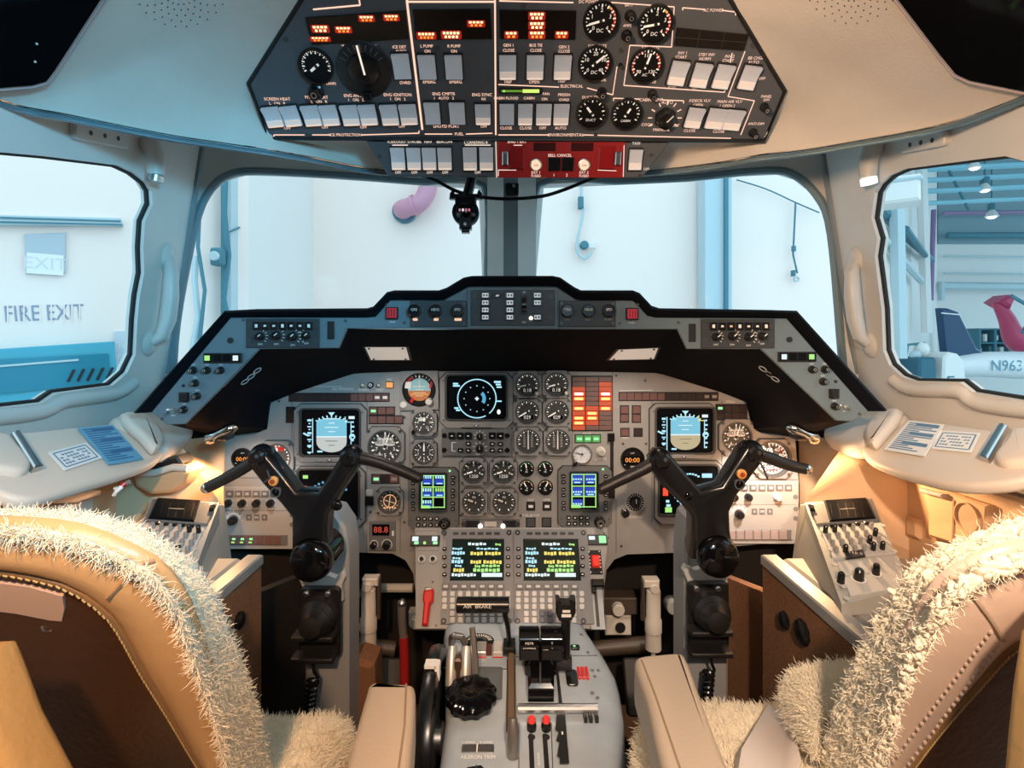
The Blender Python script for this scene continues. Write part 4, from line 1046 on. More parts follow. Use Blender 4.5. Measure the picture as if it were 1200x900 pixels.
# control heads set in the fascia
def head_(name, lab, cat, x0, y0, x1, y1, grp=None, m=None):
    cx, cy = (x0 + x1) / 2, (y0 + y1) / 2
    t = thing(name, lab, cat, GP.at(cx, cy), grp)
    w, h = (x1 - x0) * GS, (y1 - y0) * GS
    b = MB(); b.box(0, 0, w, h, -.004, .004, m or mat('control head black', (.035, .04, .045), .45), .001); b.build('face_plate', t)
    return t, (lambda px, py: ((px - cx) * GS, (cy - py) * GS))
for x0, sx, lab in ((289, 1, 'display control head in the glareshield, on the side of the FIRE EXIT window'), (821, 1, 'display control head in the glareshield, on the side of the helicopter window')):
    y0 = 373.5 if x0 < 600 else 374
    t, q = head_('display_control_head', lab, 'control panel', x0, y0, x0 + 86, y0 + 34, 'display control heads of the glareshield')
    b = MB(); screws(b, [q(x0 + a, y0 + c) for a, c in ((4.5, 8), (81.5, 8), (4.5, 25), (81.5, 25))], 3.2 * GS, .004, mat('quarter turn fastener', (.05, .05, .05), .4)); b.build_each('fastener', t)
    for i in range(7):
        b = MB(); b.box(0, 0, 8 * GS, 9 * GS, .004, .009, SATIN, .001); b.quad(0, 0, 3.2 * GS, (2.2 if i % 3 else 4) * GS, .0092, ORANGEL if (i == 2 and x0 > 600) else WHITE)
        o = b.build('push_button', t); o.matrix_basis = T(*q(x0 + 13.5 + i * 10.2, y0 + 8.5), 0)
    for i, (kx, r) in enumerate(((17, 5), (36, 5.5), (55, 5.5), (71, 5))):
        b = MB(); knobmesh(b, 0, 0, r * GS, .016, None, 40); b.ticks(0, 0, r * 1.35 * GS, r * 1.8 * GS, D2(-40 if i != 3 else 120), D2(60 if i != 3 else 240), 5, .0013, .0046, WHITE); b.text('DIM', 0, -r * 1.8 * GS, 3 * GS, .0046, WHITE)
        o = b.build('selector_knob', t); o.matrix_basis = T(*q(x0 + kx, y0 + 21 - (i % 2)), 0)
for x0, x1, ks, lab, lit in ((481, 547, (487, 511.5, 537), 'three-knob course head next to the mode panel, its legends lit amber', 1), (655, 721, (664, 688.5, 712), 'three-knob course head next to the mode panel, its legends unlit', 0)):
    t, q = head_('course_control_head', lab, 'control panel', x0, 352.5, x1, 383, 'course heads of the glareshield')
    for i, kx in enumerate(ks):
        b = MB(); b.lathe([(7.6 * GS, .004), (7.4 * GS, .016), (6.4 * GS, .018)], SATIN, 22, 0, 0, True, 10, .03); b.text(('CRS', 'HDG', 'SPD')[i], 0, 1 * GS, 4.2 * GS, .0185, WHITE)
        b.text(('CRS', 'ALT', 'PUSH')[i], 0, -10 * GS, 3.6 * GS, .0046, WHITEL if lit else mat('dim legend', (.3, .33, .35), .5))
        if lit: b.quad(0, -10 * GS, (5 + 3 * (i == 2)) * GS, 3.2 * GS, .0043, ORANGEL)
        o = b.build('course_knob', t); o.matrix_basis = T(*q(kx, 364.5), 0)
    b = MB(); screws(b, [q(x0 + 3, 356), q(x1 - 3, 356), q(x0 + 3, 379), q(x1 - 3, 379)], .0035, .004); b.build_each('screw', t)
t, q = head_('mode_control_panel', 'central autopilot mode panel with columns of white push buttons in the glareshield', 'control panel', 548, 337, 653.5, 385.5, None, FASC)
b = MB(); b.box(*q(601, 361), 98 * GS, 41 * GS, .004, .007, mat('control head black', (.035, .04, .045), .45), .001); b.box(*q(583, 347), 14 * GS, 6 * GS, .007, .009, BLACK); b.text('AP', *q(583, 347), 3.4 * GS, .0092, WHITEL); b.text('UP', *q(614, 343), 3.4 * GS, .0075, WHITE); b.text('DN', *q(614, 378), 3.4 * GS, .0075, WHITE)
screws(b, [q(556, 347), q(556, 372), q(645, 348), q(645, 372)], 3 * GS, .007, mat('quarter turn fastener', (.05, .05, .05), .4)); b.build('button_plate', t)
LITB = emis('lit button face', (.75, .82, .82), .62)
for x, ys in ((569, (346.5, 355, 363.5, 372)), (597.5, (346.5, 355, 363.5, 372)), (629.5, (346.5, 355, 372))):
    for i, y in enumerate(ys):
        b = MB(); b.box(0, 0, 11 * GS, 8 * GS, .006, .011, SATIN, .001); f = MB(); f.quad(0, 0, 7.2 * GS, 5 * GS, .0113, LITB)
        for k in (-1, 1): f.quad(k * 1.7 * GS, 0, 1.8 * GS, 2.2 * GS, .0116, BLACK)
        o = b.build('mode_button', t); o.matrix_basis = T(*q(x, y), 0); f.build('lit_face', o)
b = MB(); b.box(*q(614, 358), 7 * GS, 21 * GS, .006, .010, BLACK, .001); b.X = T(*q(614, 358), .004) @ Matrix.Rotation(PI / 2, 4, 'Y'); b.cyl(0, 0, 9 * GS, -2.5 * GS, 2.5 * GS, SATIN, 20); b.X = None; b.build('pitch_wheel', t)
b = MB(); b.cyl(*q(622, 373), 2.2 * GS, .007, .011, emis('bright amber spot', (1, .75, .55), 3), 12); b.build('spot_lamp', t)
# ================================================================ main instrument panel
cn = Vector((0, -1, 0)); c_hi, c_lo = W(600, 620, 1.438), W(600, 737, 1.295)
up_ = (c_hi - c_lo).normalized(); CP = Plane(c_lo, Vector((0, -1, 0)) - up_ * Vector((0, -1, 0)).dot(up_), up_)
PP = YP(PD); PS = PD / F; pref = PP.hit(600, 400)
def p2(px, py): return ((px - 600) * PS, (400 - py) * PS)
IP = thing('instrument_panel', 'wide grey main instrument panel below the glareshield', 'instrument panel', PP.M(pref))
outl = [(259, 640), (259, 560), (262, 513), (300, 508), (309, 504), (313, 496), (315, 478), (320, 470), (346, 460), (380, 448), (414, 438), (425, 436), (600, 434), (768, 436), (778, 439), (820, 450), (846, 460), (868, 468), (876, 475), (880, 496), (884, 503), (893, 508), (932, 513), (936, 560), (936, 634), (857, 641),
        (795, 648), (735, 650), (720, 656), (711, 668), (708, 690), (708, 738), (487, 738), (487, 695), (484, 672), (475, 657), (460, 649), (395, 647), (352, 645)]
b = MB(); b.prism([p2(*p) for p in outl], -.03, 0, PANEL, .001); b.build('panel_plate', IP)
b = MB()
for p in (((338, 440), (338, 450)), ((469, 436), (469, 648)), ((514, 440), (514, 500)), ((480, 500), (480, 548)), ((604, 436), (604, 548)), ((718, 436), (718, 585)), ((722, 585), (722, 648)), ((430, 470), (430, 648)), ((343, 545), (432, 545)), ((764, 470), (764, 612)), ((846, 470), (846, 560)), ((479, 645), (512, 645)), ((487, 621), (712, 621)), ((342, 470), (342, 560)), ((262, 560), (342, 560)), ((846, 562), (934, 562))):
    b.bar(*p2(*p[0]), *p2(*p[1]), .0014, 0, .0006, mat('panel joint', (.08, .075, .07), .6))
b.build_each('panel_seam', IP)
b = MB(); screws(b, [p2(*p) for p in ((327, 470), (480, 440), (508, 442), (510, 489), (474, 489), (612, 440), (664, 440), (722, 440), (756, 446), (730, 520), (757, 520), (848, 478), (600, 502), (540, 604), (610, 604), (652, 520), (712, 630), (728, 640), (790, 640), (400, 640), (460, 640), (345, 478), (434, 600), (474, 612), (436, 545), (760, 545))], .0035, 0); b.build_each('screw', IP)
b = MB()
def ptx(t, px, py, h=3.2, m=None): b.text(t, *p2(px, py), h * PS * 1.25, .0008, m or WHITE)
for t, x, y in (('NO SMOKING', 402, 456), ('WARN', 426, 457), ('TEST', 445, 457), ('MIC', 457, 445), ('NAV', 433, 577), ('VHF', 622, 586), ('FUEL FLOW', 622, 604), ('XFER', 641, 586), ('GEAR', 688, 508), ('LIGHTS', 704, 538), ('STALL', 856, 471), ('TRIM', 732, 513), ('STBY', 576, 605), ('AUX', 620, 605), ('L FAN', 494.5, 663), ('R FAN', 507.5, 663), ('COMPASS', 744, 606)): ptx(t, x, y)
b.bar(*p2(355, 453), *p2(400, 453), .001, 0, .0008, WHITE); b.bar(*p2(726, 458), *p2(765, 457), .001, 0, .0008, WHITE)
b.build('lettering', IP)
# caption strips and small switch blocks that belong to the panel
CAPT = mat('unlit caption pinkish', (.16, .08, .07), .4); CAPD = mat('unlit caption dark', (.03, .02, .022), .35)
def caps(x0, y0, cw, ch, n, lit={}, m=None, base=True, name='caption_light', gap=.9, dark=()):
    b = MB()
    if base: b.box(*p2(x0 + cw * n / 2, y0 + ch / 2), cw * n * PS + .003, ch * PS + .003, 0, .002, BLACK, .0005)
    for i in range(n):
        mm = CAPD if i in dark else (m or CAPT)
        b.box(*p2(x0 + cw * (i + .5), y0 + ch / 2), cw * gap * PS, ch * gap * PS, .002, .0036, mm, .0006)
        if i in lit:
            k = lit[i]; q = p2(x0 + cw * (i + .5), y0 + ch / 2)
            b.quad(*q, cw * .6 * PS, ch * .35 * PS, .0038, k)
    b.build(name, IP)
caps(339, 461, 9.0, 9.2, 13, {11: WHITE, 12: WHITE}, dark=range(8))
caps(725.5, 460, 8.9, 9.2, 13, {11: mat('grey caption', (.3, .28, .26), .5), 12: mat('grey caption', (.3, .28, .26), .5)}, dark=range(6, 13))
caps(433, 477, 9.8, 8.8, 3, {0: GRL}); caps(433, 487.3, 9.8, 9, 4); caps(436, 556, 10.4, 10, 3, {0: GRL, 2: mat('grey caption', (.3, .28, .26), .5)}, dark=(1,))
caps(839, 474, 9, 8.4, 4, {0: GRL}, dark=range(4)); caps(839, 483.4, 9, 8.4, 4, dark=range(4))
for x, y in ((727, 475.5), (741, 475.5), (727, 485.5), (741, 485.5), (727.5, 502), (743, 502)): caps(x, y, 9.4, 9.2, 1, {}, CAPT if x != 743 else CAPD)
caps(617.5, 588.5, 9, 9, 1, {0: WHITE}, CAPD); caps(636.5, 588.5, 9, 9, 1, {0: WHITE}, CAPD); caps(617, 607, 10, 10, 1, {}, mat('grey blank', (.07, .07, .07), .5)); caps(635.5, 607, 10, 10, 1, {}, mat('grey blank', (.07, .07, .07), .5))
caps(674, 509.5, 9.8, 9, 3, {0: GRL, 1: GRL, 2: GRL}, mat('green lens', (.05, .16, .05), .4, 0, .35, (.2, .7, .2)), name='gear_light')
b = MB(); b.box(*p2(341, 486), 11 * PS, 19 * PS, 0, .004, SATIN, .001); b.box(*p2(433, 587), 10 * PS, 10 * PS, 0, .004, SATIN, .001); b.box(*p2(433, 577), 8 * PS, 7 * PS, 0, .002, mat('pale label', (.55, .5, .46), .5)); b.build_each('blank_block', IP)
b = MB(); b.box(*p2(457, 451), 9 * PS, 8 * PS, 0, .004, BLACK, .001); b.box(*p2(457, 451), 7.6 * PS, 6.4 * PS, .004, .006, emis('amber lens', (1, .42, .12), .95), .001); b.build('amber_light', IP, label='lit amber push light')
for px, r, m in ((426, 2.6, CHROME), (435, 3.4, SATIN), (445, 2.6, CHROME)):
    b = MB(); b.cyl(0, 0, r * PS, 0, .010, m, 14, .001); b.ring(0, 0, r * .3 * PS, r * .6 * PS, .010, .0106, WHITE, 12); o = b.build('panel_knob', IP); o.matrix_basis = T(*p2(px, 451), 0)
b = MB(); knobmesh(b, 0, 0, 5 * PS, .016, mat('cream knob', (.62, .58, .52), .4)); o = b.build('panel_knob', IP); o.matrix_basis = T(*p2(704, 529), 0)
for px in ():
    b = MB(); b.ring(0, 0, 2.4 * PS, 4.4 * PS, 0, .004, STEEL, 16); b.cyl(0, 0, 2.4 * PS, 0, .010, SATIN, 12); o = b.build('panel_knob', IP); o.matrix_basis = T(*p2(px, 656), 0)
# landing gear lever slot with black lever
b = MB(); b.box(*p2(717, 545), 4 * PS, 72 * PS, 0, .0012, BLACK); b.box(*p2(715.5, 512), 8 * PS, 9 * PS, 0, .012, SATIN, .002); b.box(*p2(716, 577), 8 * PS, 12 * PS, 0, .010, SATIN, .002); b.build('lever_slot', IP)
# lamp bar with two bright lamps under the engine gauges
b = MB(); b.box(*p2(575, 613.5), 68 * PS, 11 * PS, 0, .004, BEZD, .001); b.box(*p2(575, 613.5), 14 * PS, 6 * PS, .004, .0046, mat('pale label', (.55, .5, .46), .5))
for px in (554, 597): b.box(*p2(px, 613.5), 16 * PS, 8 * PS, .004, .0045, BLACK)
for px in (543.5, 606.5): b.cyl(*p2(px, 613.5), 3 * PS, .004, .006, SCREW, 12)
b.build('lamp_bar', IP)
for px in (563, 589.5):
    b = MB(); b.ball((0, 0, .003), 2.6 * PS, emis('bright white lamp', (1, .93, .85), 4), 12); o = b.build('bright_lamp', IP); o.matrix_basis = T(*p2(px, 615.5), .004)

# ---------------------------------------------------------------- instruments
ge = 'engine gauges in the centre of the panel'
def ig(px, py, r, lab, grp=ge, **k): return gauge(PP, px, py, r, lab, grp, **k)
def cnt(n): return {'digits': n}
ig(618, 451, 13, 'engine gauge with yellow arc, next to the cyan ring screen', digits='0.18', needle=192, arcs=((60, 10, YARC),), ncol=WHITE, tk=(205, -20, 9), knob=(.82, -.72, .16, mat('cream knob', (.62, .58, .52), .4)))
ig(652, 450.5, 13, 'engine gauge with yellow arc, nearest to the lit red and amber annunciator', digits='0.18', needle=195, arcs=((60, 10, YARC),), tk=(205, -20, 9), knob=(.82, -.72, .16, mat('cream knob', (.62, .58, .52), .4)))
ig(618, 482.5, 13, 'engine temperature gauge with green arc, next to the round dark radar screen', digits='029', needle=210, arcs=((150, 40, GARC), (20, -10, RARC)), tk=(210, -20, 9))
ig(652.5, 482.5, 13, 'engine temperature gauge with green arc, next to the annunciator block', digits='029', needle=210, arcs=((150, 40, GARC), (20, -10, RARC)), tk=(210, -20, 9))
def vert(d, R, z):
    d.quad(0, 0, R * .12, R * 1.5, z + .001, WHITE)
    for i in range(7): d.quad(-R * .34, R * (.5 - i * .17), R * .2, R * .04, z + .001, WHITE); d.quad(R * .34, R * (.5 - i * .17), R * .2, R * .04, z + .001, WHITE)
ig(619, 516.5, 13, 'grey faced gauge with upright white bar, next to the radar control head', face=DIALG, needle=None, inner=vert, tk=(200, -20, 9), arcs=((30, -20, WHITE),))
ig(653.5, 516.5, 13, 'grey faced gauge with upright white bar, next to three green gear lights', face=DIALG, needle=None, inner=vert, tk=(200, -20, 9))
ig(555, 552, 12.5, 'fuel gauge reading 1250 with numerals, near the display head on the fire exit side', digits='1250', needle=200, nums=['0', '1', '2', '3', '4'], tk=(200, -20, 5), nl=.6)
ig(590, 552, 12.5, 'fuel gauge reading 1250 with numerals, beside the four tiny gauges', digits='1250', needle=200, nums=['0', '1', '2', '3', '4'], tk=(200, -20, 5), nl=.6)
ig(555.5, 588, 12.5, 'grey gauge with cream pointer beside the radio display head, fire exit side', face=mat('brownish dial', (.09, .075, .06), .5), needle=158, tk=(240, -60, 9), nw=.16, nl=.62, txt=('PSI', .42, .26), ncol=mat('cream pointer', (.85, .78, .66), .5))
ig(590.7, 588, 12.5, 'grey gauge with cream pointer beside two small white-lit push lights', face=mat('brownish dial', (.09, .075, .06), .5), needle=158, tk=(240, -60, 9), nw=.16, nl=.62, txt=('PSI', .42, .26), ncol=mat('cream pointer', (.85, .78, .66), .5))
gm = 'tiny gauges beside the fuel gauges'
for px, py, col, lab, nd in ((617, 549, GARC, 'tiny green arc gauge, upper one beside the fuel gauge', 100), (639, 549, GARC, 'tiny green arc gauge, upper one beside the helicopter side display head', 110), (617, 570.5, YARC, 'tiny white arc gauge, lower one beside the fuel gauge', 120), (639, 570.5, YARC, 'tiny white arc gauge, lower one beside the helicopter side display head', 60)):
    gauge(PP, px, py, 8, lab, gm, bezel='round', arcs=((170, 30, col), (30, 5, RARC)), needle=nd, tk=(200, -20, 6), nw=.16, txt=('PSI', -.5, .3))
gs = 'small flight gauges between the displays'
def alt3(d, R, z):
    d.box(0, R * .28, R * 1.05, R * .5, z, z + .0006, mat('drum white', (.7, .68, .64), .5)); d.text('80 080', 0, R * .28, R * .42, z + .001, BLACK)
def spd3(d, R, z):
    d.box(-R * .2, R * .3, R * .7, R * .34, z, z + .0006, mat('drum white', (.7, .68, .64), .5))
ig(497, 495, 12, 'small airspeed gauge below the red and white standby horizon', gs, needle=85, tk=(240, -60, 11), nums=['0', '4', '6', '8', '10', '12'], inner=spd3, nl=.5, knob=(-.9, -.8, .2, SATIN))
ig(497, 530, 12, 'small standby altimeter with needle straight up, above the display head', gs, needle=90, tk=(90, -234, 10), nums=['0', '1', '2', '3', '4', '5', '6', '7', '8', '9'], nw=.14, nl=.75)
ga = 'drum altimeters of the main panel'
for px, py, r, lab in ((451.5, 523, 18, 'large altimeter with white drum digits partly behind the yoke, fire exit side'), (862.5, 512, 16.5, 'large altimeter with white drum digits partly behind the yoke, helicopter side')):
    t = ig(px, py, r, lab, ga, needle=72, tk=(90, -234, 10), nums=['0', '1', '2', '3', '4', '5', '6', '7', '8', '9'], inner=alt3, txt=('ALT', -.12, .2), nl=.8, nw=.05)
    b = MB(); b.cyl(r * .85 * PS, r * 1.02 * PS, r * .17 * PS, .004, .009, emis('amber lens', (1, .42, .12), .95) if px < 600 else mat('amber lens unlit', (.45, .20, .03), .3), 14, .001); b.text('INCHES', -r * .4 * PS, -r * .55 * PS, r * .15 * PS, .0018, WHITE); b.text('MB', r * .45 * PS, -r * .55 * PS, r * .15 * PS, .0018, WHITE); b.build('alert_light', t)
def asi(d, R, z): d.arc(0, 0, R * .70, R * .78, D2(60), D2(-120), z + .0005, RARC, 20)
ig(904, 537, 20, 'round airspeed indicator with red arc partly behind the yoke grip, helicopter side', None, needle=95, tk=(100, -235, 24), nums=['0', '40', '80', '120', '160', '200', '250', '300', '350'], inner=asi, nl=.6, bw=1.13)
ig(325.6, 536, 15.5, 'round airspeed indicator with orange arc and red flag partly behind the yoke, fire exit side', None, needle=95, tk=(100, -235, 20), arcs=((60, -60, mat('orange arc', (.75, .30, .08), .5)), (80, 60, RED)), inner=lambda d, R, z: d.quad(R * .15, R * .66, R * .6, R * .3, z + .0012, RED))
def clk(px, py, r, lab):
    t = ig(px, py, r, lab, 'digital clocks of the main panel', bezel='round', needle=None, tk=(215, 325, 2), inner=lambda d, R, z: (d.box(0, -R * .1, R * 1.8, R * .8, z, z + .001, SCRB), d.text('00:00', 0, -R * .1, R * .62, z + .0013, ORS), d.text('GMT', 0, R * .55, R * .2, z + .001, WHITE)), txt=('CHR', -.7, .2))
clk(284.5, 537, 11, 'round digital clock with glowing orange digits near the edge of the panel, fire exit side'); clk(741, 538, 12.5, 'round digital clock with glowing orange digits beside the copilot attitude display')
def rmi(d, R, z):
    d.ring(0, 0, R * .55, R * .62, z, z + .0008, ORANGEL, 20); d.bar(-R * .1, -R * .6, R * .05, R * .6, R * .07, z + .001, z + .0014, ORANGEL); d.bar(-R * .5, R * .1, R * .5, -R * .2, R * .07, z + .001, z + .0014, mat('cream pointer', (.85, .78, .66), .5))
    for i in range(5): d.quad(R * (-.5 + .25 * i), -R * .62, R * .14, R * .16, z + .001, ORANGEL)
ig(457, 587, 12.5, 'amber glowing bearing indicator above the red-digit timer', None, needle=None, inner=rmi, tk=(90, -240, 12), mark=mat('cream pointer', (.85, .78, .66), .5))
def whd(d, R, z):
    for a in (20, 90, 160, 250): d.bar(0, 0, R * .7 * math.cos(D2(a)), R * .7 * math.sin(D2(a)), R * .04, z + .001, z + .0012, mat('dial grey ink', (.35, .35, .36), .5))
ig(682, 532, 10.5, 'round white faced dial below the green gear lights', None, face=mat('white dial', (.68, .70, .74), .25), bezel='metal', bmat=STEEL, needle=170, nw=.04, ncol=BLACK, mark=mat('dial grey ink', (.35, .35, .36), .5), inner=whd, knob=(-.8, -.95, .22, SATIN))
# pressurisation selector on the helicopter side
t = thing('cabin_altitude_selector', 'round selector dial with black knob between the display head and yoke, helicopter side', 'selector', PP.at(744, 588))
b = MB(); R = 12.5 * PS; b.ring(0, 0, R * .82, R, 0, .005, mat('dial ring grey', (.30, .29, .28), .4), 28); b.disc(0, 0, R * .83, .002, DIAL, 28); b.ticks(0, 0, R * .55, R * .78, 0, D2(342), 20, R * .04, .0025, WHITE); b.build('dial', t)
b = MB(); b.lathe([(R * .44, .002), (R * .42, .014), (R * .34, .018)], SATIN, 18, 0, 0, True, 8, .05); b.bar(0, 0, 0, R * .4, R * .07, .018, .0186, WHITE); b.build('knob', t)
b = MB(); b.lathe([(R * .36, 0), (R * .34, .012), (R * .26, .014)], SATIN, 16, -R * .92, -R * 1.0); b.ring(-R * .92, -R * 1.0, R * .38, R * .46, 0, .001, STEEL, 16); b.build('small_knob', t)

# standby horizon
t = thing('standby_horizon', 'round standby attitude ball with red flag, blue sky and orange ground', 'attitude indicator', PP.at(491.5, 456.5))
R = 18.5 * PS
b = MB(); n = 28; b.plate([(x * PS, y * PS) for x, y in ((-22, 23), (22, 23), (23, -23), (-22, -24))], [[(R * 1.02 * math.cos(2 * PI * i / n), R * 1.02 * math.sin(2 * PI * i / n)) for i in range(n)]], -.01, .008, BEZEL); b.ring(0, 0, R * .97, R * 1.06, 0, .0095, SATIN, 28); b.build('bezel', t)
b = MB(); b.disc(0, 0, R, .0005, DIAL, 28)
def capdisc(rr, y0, m, z, upper):
    a0 = math.asin(max(-1, min(1, y0 / rr))); pts = []
    rng = (a0, PI - a0) if upper else (PI - a0, 2 * PI + a0)
    for i in range(21):
        a = rng[0] + (rng[1] - rng[0]) * i / 20; pts.append((rr * math.cos(a), rr * math.sin(a)))
    b.poly(pts, z, m)
capdisc(R * .72, -R * .08, mat('ball sky blue', (.30, .55, .58), .45), .0012, True); capdisc(R * .72, -R * .08, mat('ball ground orange', (.55, .18, .05), .45), .0012, False)
for i in range(4): b.quad(0, R * (.2 + .0 - i * .2), R * (.5 if i % 2 else .8), R * .03, .0016, WHITE)
b.bar(0, R * .1, 0, R * .6, R * .03, .0016, .0017, WHITE); b.bar(-R * .55, -R * .3, R * .55, -R * .3, R * .07, .0016, .0022, mat('amber bar', (.85, .4, .1), .5))
b.ticks(0, 0, R * .8, R * .95, D2(30), D2(150), 9, R * .05, .0014, WHITE); b.poly([(-R * .07, R * .84), (R * .07, R * .84), (0, R * .68)], .0018, WHITE); b.build('ball', t)
b = MB()
for pts, m in (([(-.75, .45), (-.35, .75), (-.5, .82), (-.88, .58)], RED), ([(.62, .1), (.78, .12), (.92, .62), (.78, .66)], RED), ([(-.72, -.95), (-.45, -.5), (-.3, -.55), (-.5, -1.0)], RED), ([(-.92, .1), (-.55, .05), (-.5, .5), (-.85, .5)], WHITE)): b.prism([(R * x, R * y) for x, y in pts], .003, .0042, m)
b.build_each('warning_flag', t)
b = MB(); b.lathe([(R * .24, .004), (R * .22, .018), (R * .16, .02)], mat('cream knob', (.62, .58, .52), .4), 16, R * .66, -R * .74); b.lathe([(R * .24, .004), (R * .22, .012), (R * .16, .014)], mat('cream knob', (.62, .58, .52), .4), 16, -R * .98, -R * .95); b.build('cage_knob', t)

# ---------------------------------------------------------------- electronic displays
def crt(name, lab, bx, sx, cat='display', grp=None, P=PP, ref=None, foot=True, bm=None):
    """tube display: bezel with chamfered corners, dark screen; returns thing and a px->local mapper"""
    cx, cy = (bx[0] + bx[2]) / 2, (bx[1] + bx[3]) / 2
    t = thing(name, lab, cat, P.at(cx, cy), grp)
    r0 = P.hit(cx, cy)
    q = lambda px, py: P.uv(px, py, r0)
    a, c = q(bx[0], bx[3]), q(bx[2], bx[1]); w, h = c[0] - a[0], c[1] - a[1]
    e, f = q(sx[0], sx[3]), q(sx[2], sx[1])
    b = MB(); b.prism(chamf((a[0] + c[0]) / 2, (a[1] + c[1]) / 2, w * 1.03, h * 1.03, w * .09), -.002, .0012, mat('painted gap shadow', (.05, .048, .045), .6))  # dark plate behind the bezel imitates its shadow line
    b.plate(chamf((a[0] + c[0]) / 2, (a[1] + c[1]) / 2, w, h, w * .09), [rrect((e[0] + f[0]) / 2, (e[1] + f[1]) / 2, f[0] - e[0], f[1] - e[1], (f[0] - e[0]) * .06)], -.01, .008, bm or BEZEL)
    b.plate(rrect((e[0] + f[0]) / 2, (e[1] + f[1]) / 2, (f[0] - e[0]) * 1.07, (f[1] - e[1]) * 1.07, (f[0] - e[0]) * .08), [rrect((e[0] + f[0]) / 2, (e[1] + f[1]) / 2, f[0] - e[0], f[1] - e[1], (f[0] - e[0]) * .06)], .006, .0105, mat('screen surround', (.05, .05, .05), .4))
    for x in (a[0] + w * .05, c[0] - w * .05):
        for y in (a[1] + h * .14, c[1] - h * .14): b.cyl(x, y, .0022, .008, .0088, SCREW, 8)
    if foot:
        b.prism([(-w * .22, a[1] + .001), (w * .22, a[1] + .001), (w * .16, a[1] + h * .085), (-w * .16, a[1] + h * .085)], .008, .013, BEZEL, .002); b.poly([(-w * .05, a[1] + h * .05), (w * .05, a[1] + h * .05), (0, a[1] + h * .02)], .0135, BLACK); b.disc(w * .0, a[1] + h * .045, .0018, .0136, WHS, 8)
    b.build('bezel', t)
    b = MB(); b.rbox((e[0] + f[0]) / 2, (e[1] + f[1]) / 2, (f[0] - e[0]) * 1.01, (f[1] - e[1]) * 1.01, .003, -.002, .003, SCRB); b.build('screen', t)
    return t, q
def pfd(lab, bx, sx, gm):
    t, q = crt('attitude_display', lab, bx, sx, 'display', 'attitude displays')
    x0, y0, x1, y1 = sx; w, h = x1 - x0, y1 - y0; z = .0034; u = q(x0 + 1, y0)[0] - q(x0, y0)[0]
    X_ = lambda f: x0 + w * f; Y_ = lambda f: y0 + h * f
    b = MB()
    cx, cy, r = X_(.515), Y_(.60), w * .26
    sk = [(cx - r, cy), (cx - r, cy - r * .9)] + [(cx + r * 1.0 * math.cos(D2(a)), cy - r * .9 - r * .35 * math.sin(D2(a))) for a in range(170, 9, -20)] + [(cx + r, cy - r * .9), (cx + r, cy)]
    gr_ = [(cx + r, cy), (cx + r, cy + r * .35)] + [(cx + r * math.cos(D2(a)), cy + r * .35 + r * .68 * math.sin(D2(a))) for a in range(0, 181, 15)] + [(cx - r, cy + r * .35), (cx - r, cy)]
    b.poly([q(*p) for p in sk], z, CYAND); b.poly([q(*p) for p in gr_], z, gm)
    b.bar(*q(cx - r, cy), *q(cx + r, cy), u * 1.4, z, z + .0003, WHS)
    for i, ww in enumerate((8, 16, 7, 20)): b.bar(*q(cx - ww / 2, cy - 6 - 5 * i), *q(cx + ww / 2, cy - 6 - 5 * i), u * .9, z, z + .0003, WHS)
    for i, ww in enumerate((14, 7)): b.bar(*q(cx - ww / 2, cy + 5 + 5 * i), *q(cx + ww / 2, cy + 5 + 5 * i), u * .8, z, z + .0003, mat('display grey line', (.2, .2, .2), .5))
    for i in range(9):
        a = D2(30 + 15 * i); c_, s__ = math.cos(a), math.sin(a)
        b.bar(*q(cx + r * 1.06 * c_, cy - r * .72 - r * .55 * s__), *q(cx + r * 1.2 * c_, cy - r * .75 - r * .68 * s__), u * 1.5, z, z + .0003, CYAN)
    b.poly([q(cx - 4, cy - r * 1.62), q(cx + 4, cy - r * 1.62), q(cx, cy - r * 1.36)], z + .0002, CYAN)
    b.build('attitude_picture', t)
    b = MB()
    b.bar(*q(X_(.19), Y_(.20)), *q(X_(.19), Y_(.95)), u * 1.1, z, z + .0003, CYAN)
    for i in range(6): b.bar(*q(X_(.10), Y_(.24 + .14 * i)), *q(X_(.17), Y_(.24 + .14 * i)), u * (2.4 if i % 2 == 0 else 1.4), z, z + .0003, CYAN); b.quad(*q(X_(.135), Y_(.31 + .13 * i)), u * 2, u * 1.3, z, CYAN)
    b.bar(*q(X_(.03), Y_(.52)), *q(X_(.12), Y_(.58)), u * 2, z, z + .0003, CYAN); b.bar(*q(X_(.27), Y_(.92)), *q(X_(.36), Y_(.92)), u * 2, z, z + .0003, CYAN); b.quad(*q(X_(.32), Y_(.25)), u * 5, u * 2.4, z, CYAN)
    b.build('speed_tape', t)
    b = MB()
    b.bar(*q(X_(.85), Y_(.26)), *q(X_(.85), Y_(.90)), u * 1.0, z, z + .0003, CYAN)
    for i in range(7): b.quad(*q(X_(.88), Y_(.28 + .1 * i)), u * (2.2 + (i % 2) * 1.5), u * 2.0, z, CYAN)
    b.ring(*q(X_(.87), Y_(.60)), u * 2.2, u * 3.6, z, z + .0003, CYAN, 14); b.quad(*q(X_(.86), Y_(.18)), u * 7, u * 3.4, z, WHS)
    b.bar(*q(X_(.75), Y_(.16)), *q(X_(.75), Y_(.28)), u, z, z + .0003, YEL if gm is GROUNDT else CYAN); b.bar(*q(X_(.75), Y_(.28)), *q(X_(.84), Y_(.28)), u, z, z + .0003, YEL if gm is GROUNDT else CYAN)
    b.build('altitude_tape', t)
pfd('attitude display with pale ground, above the dark navigation display, fire exit side', (346, 473.5, 430, 541), (354, 479.5, 422, 533), GROUND)
pfd('attitude display with tan ground and blue sky, on the helicopter side', (761, 473, 838, 537), (768.5, 478, 835, 530), GROUNDT)
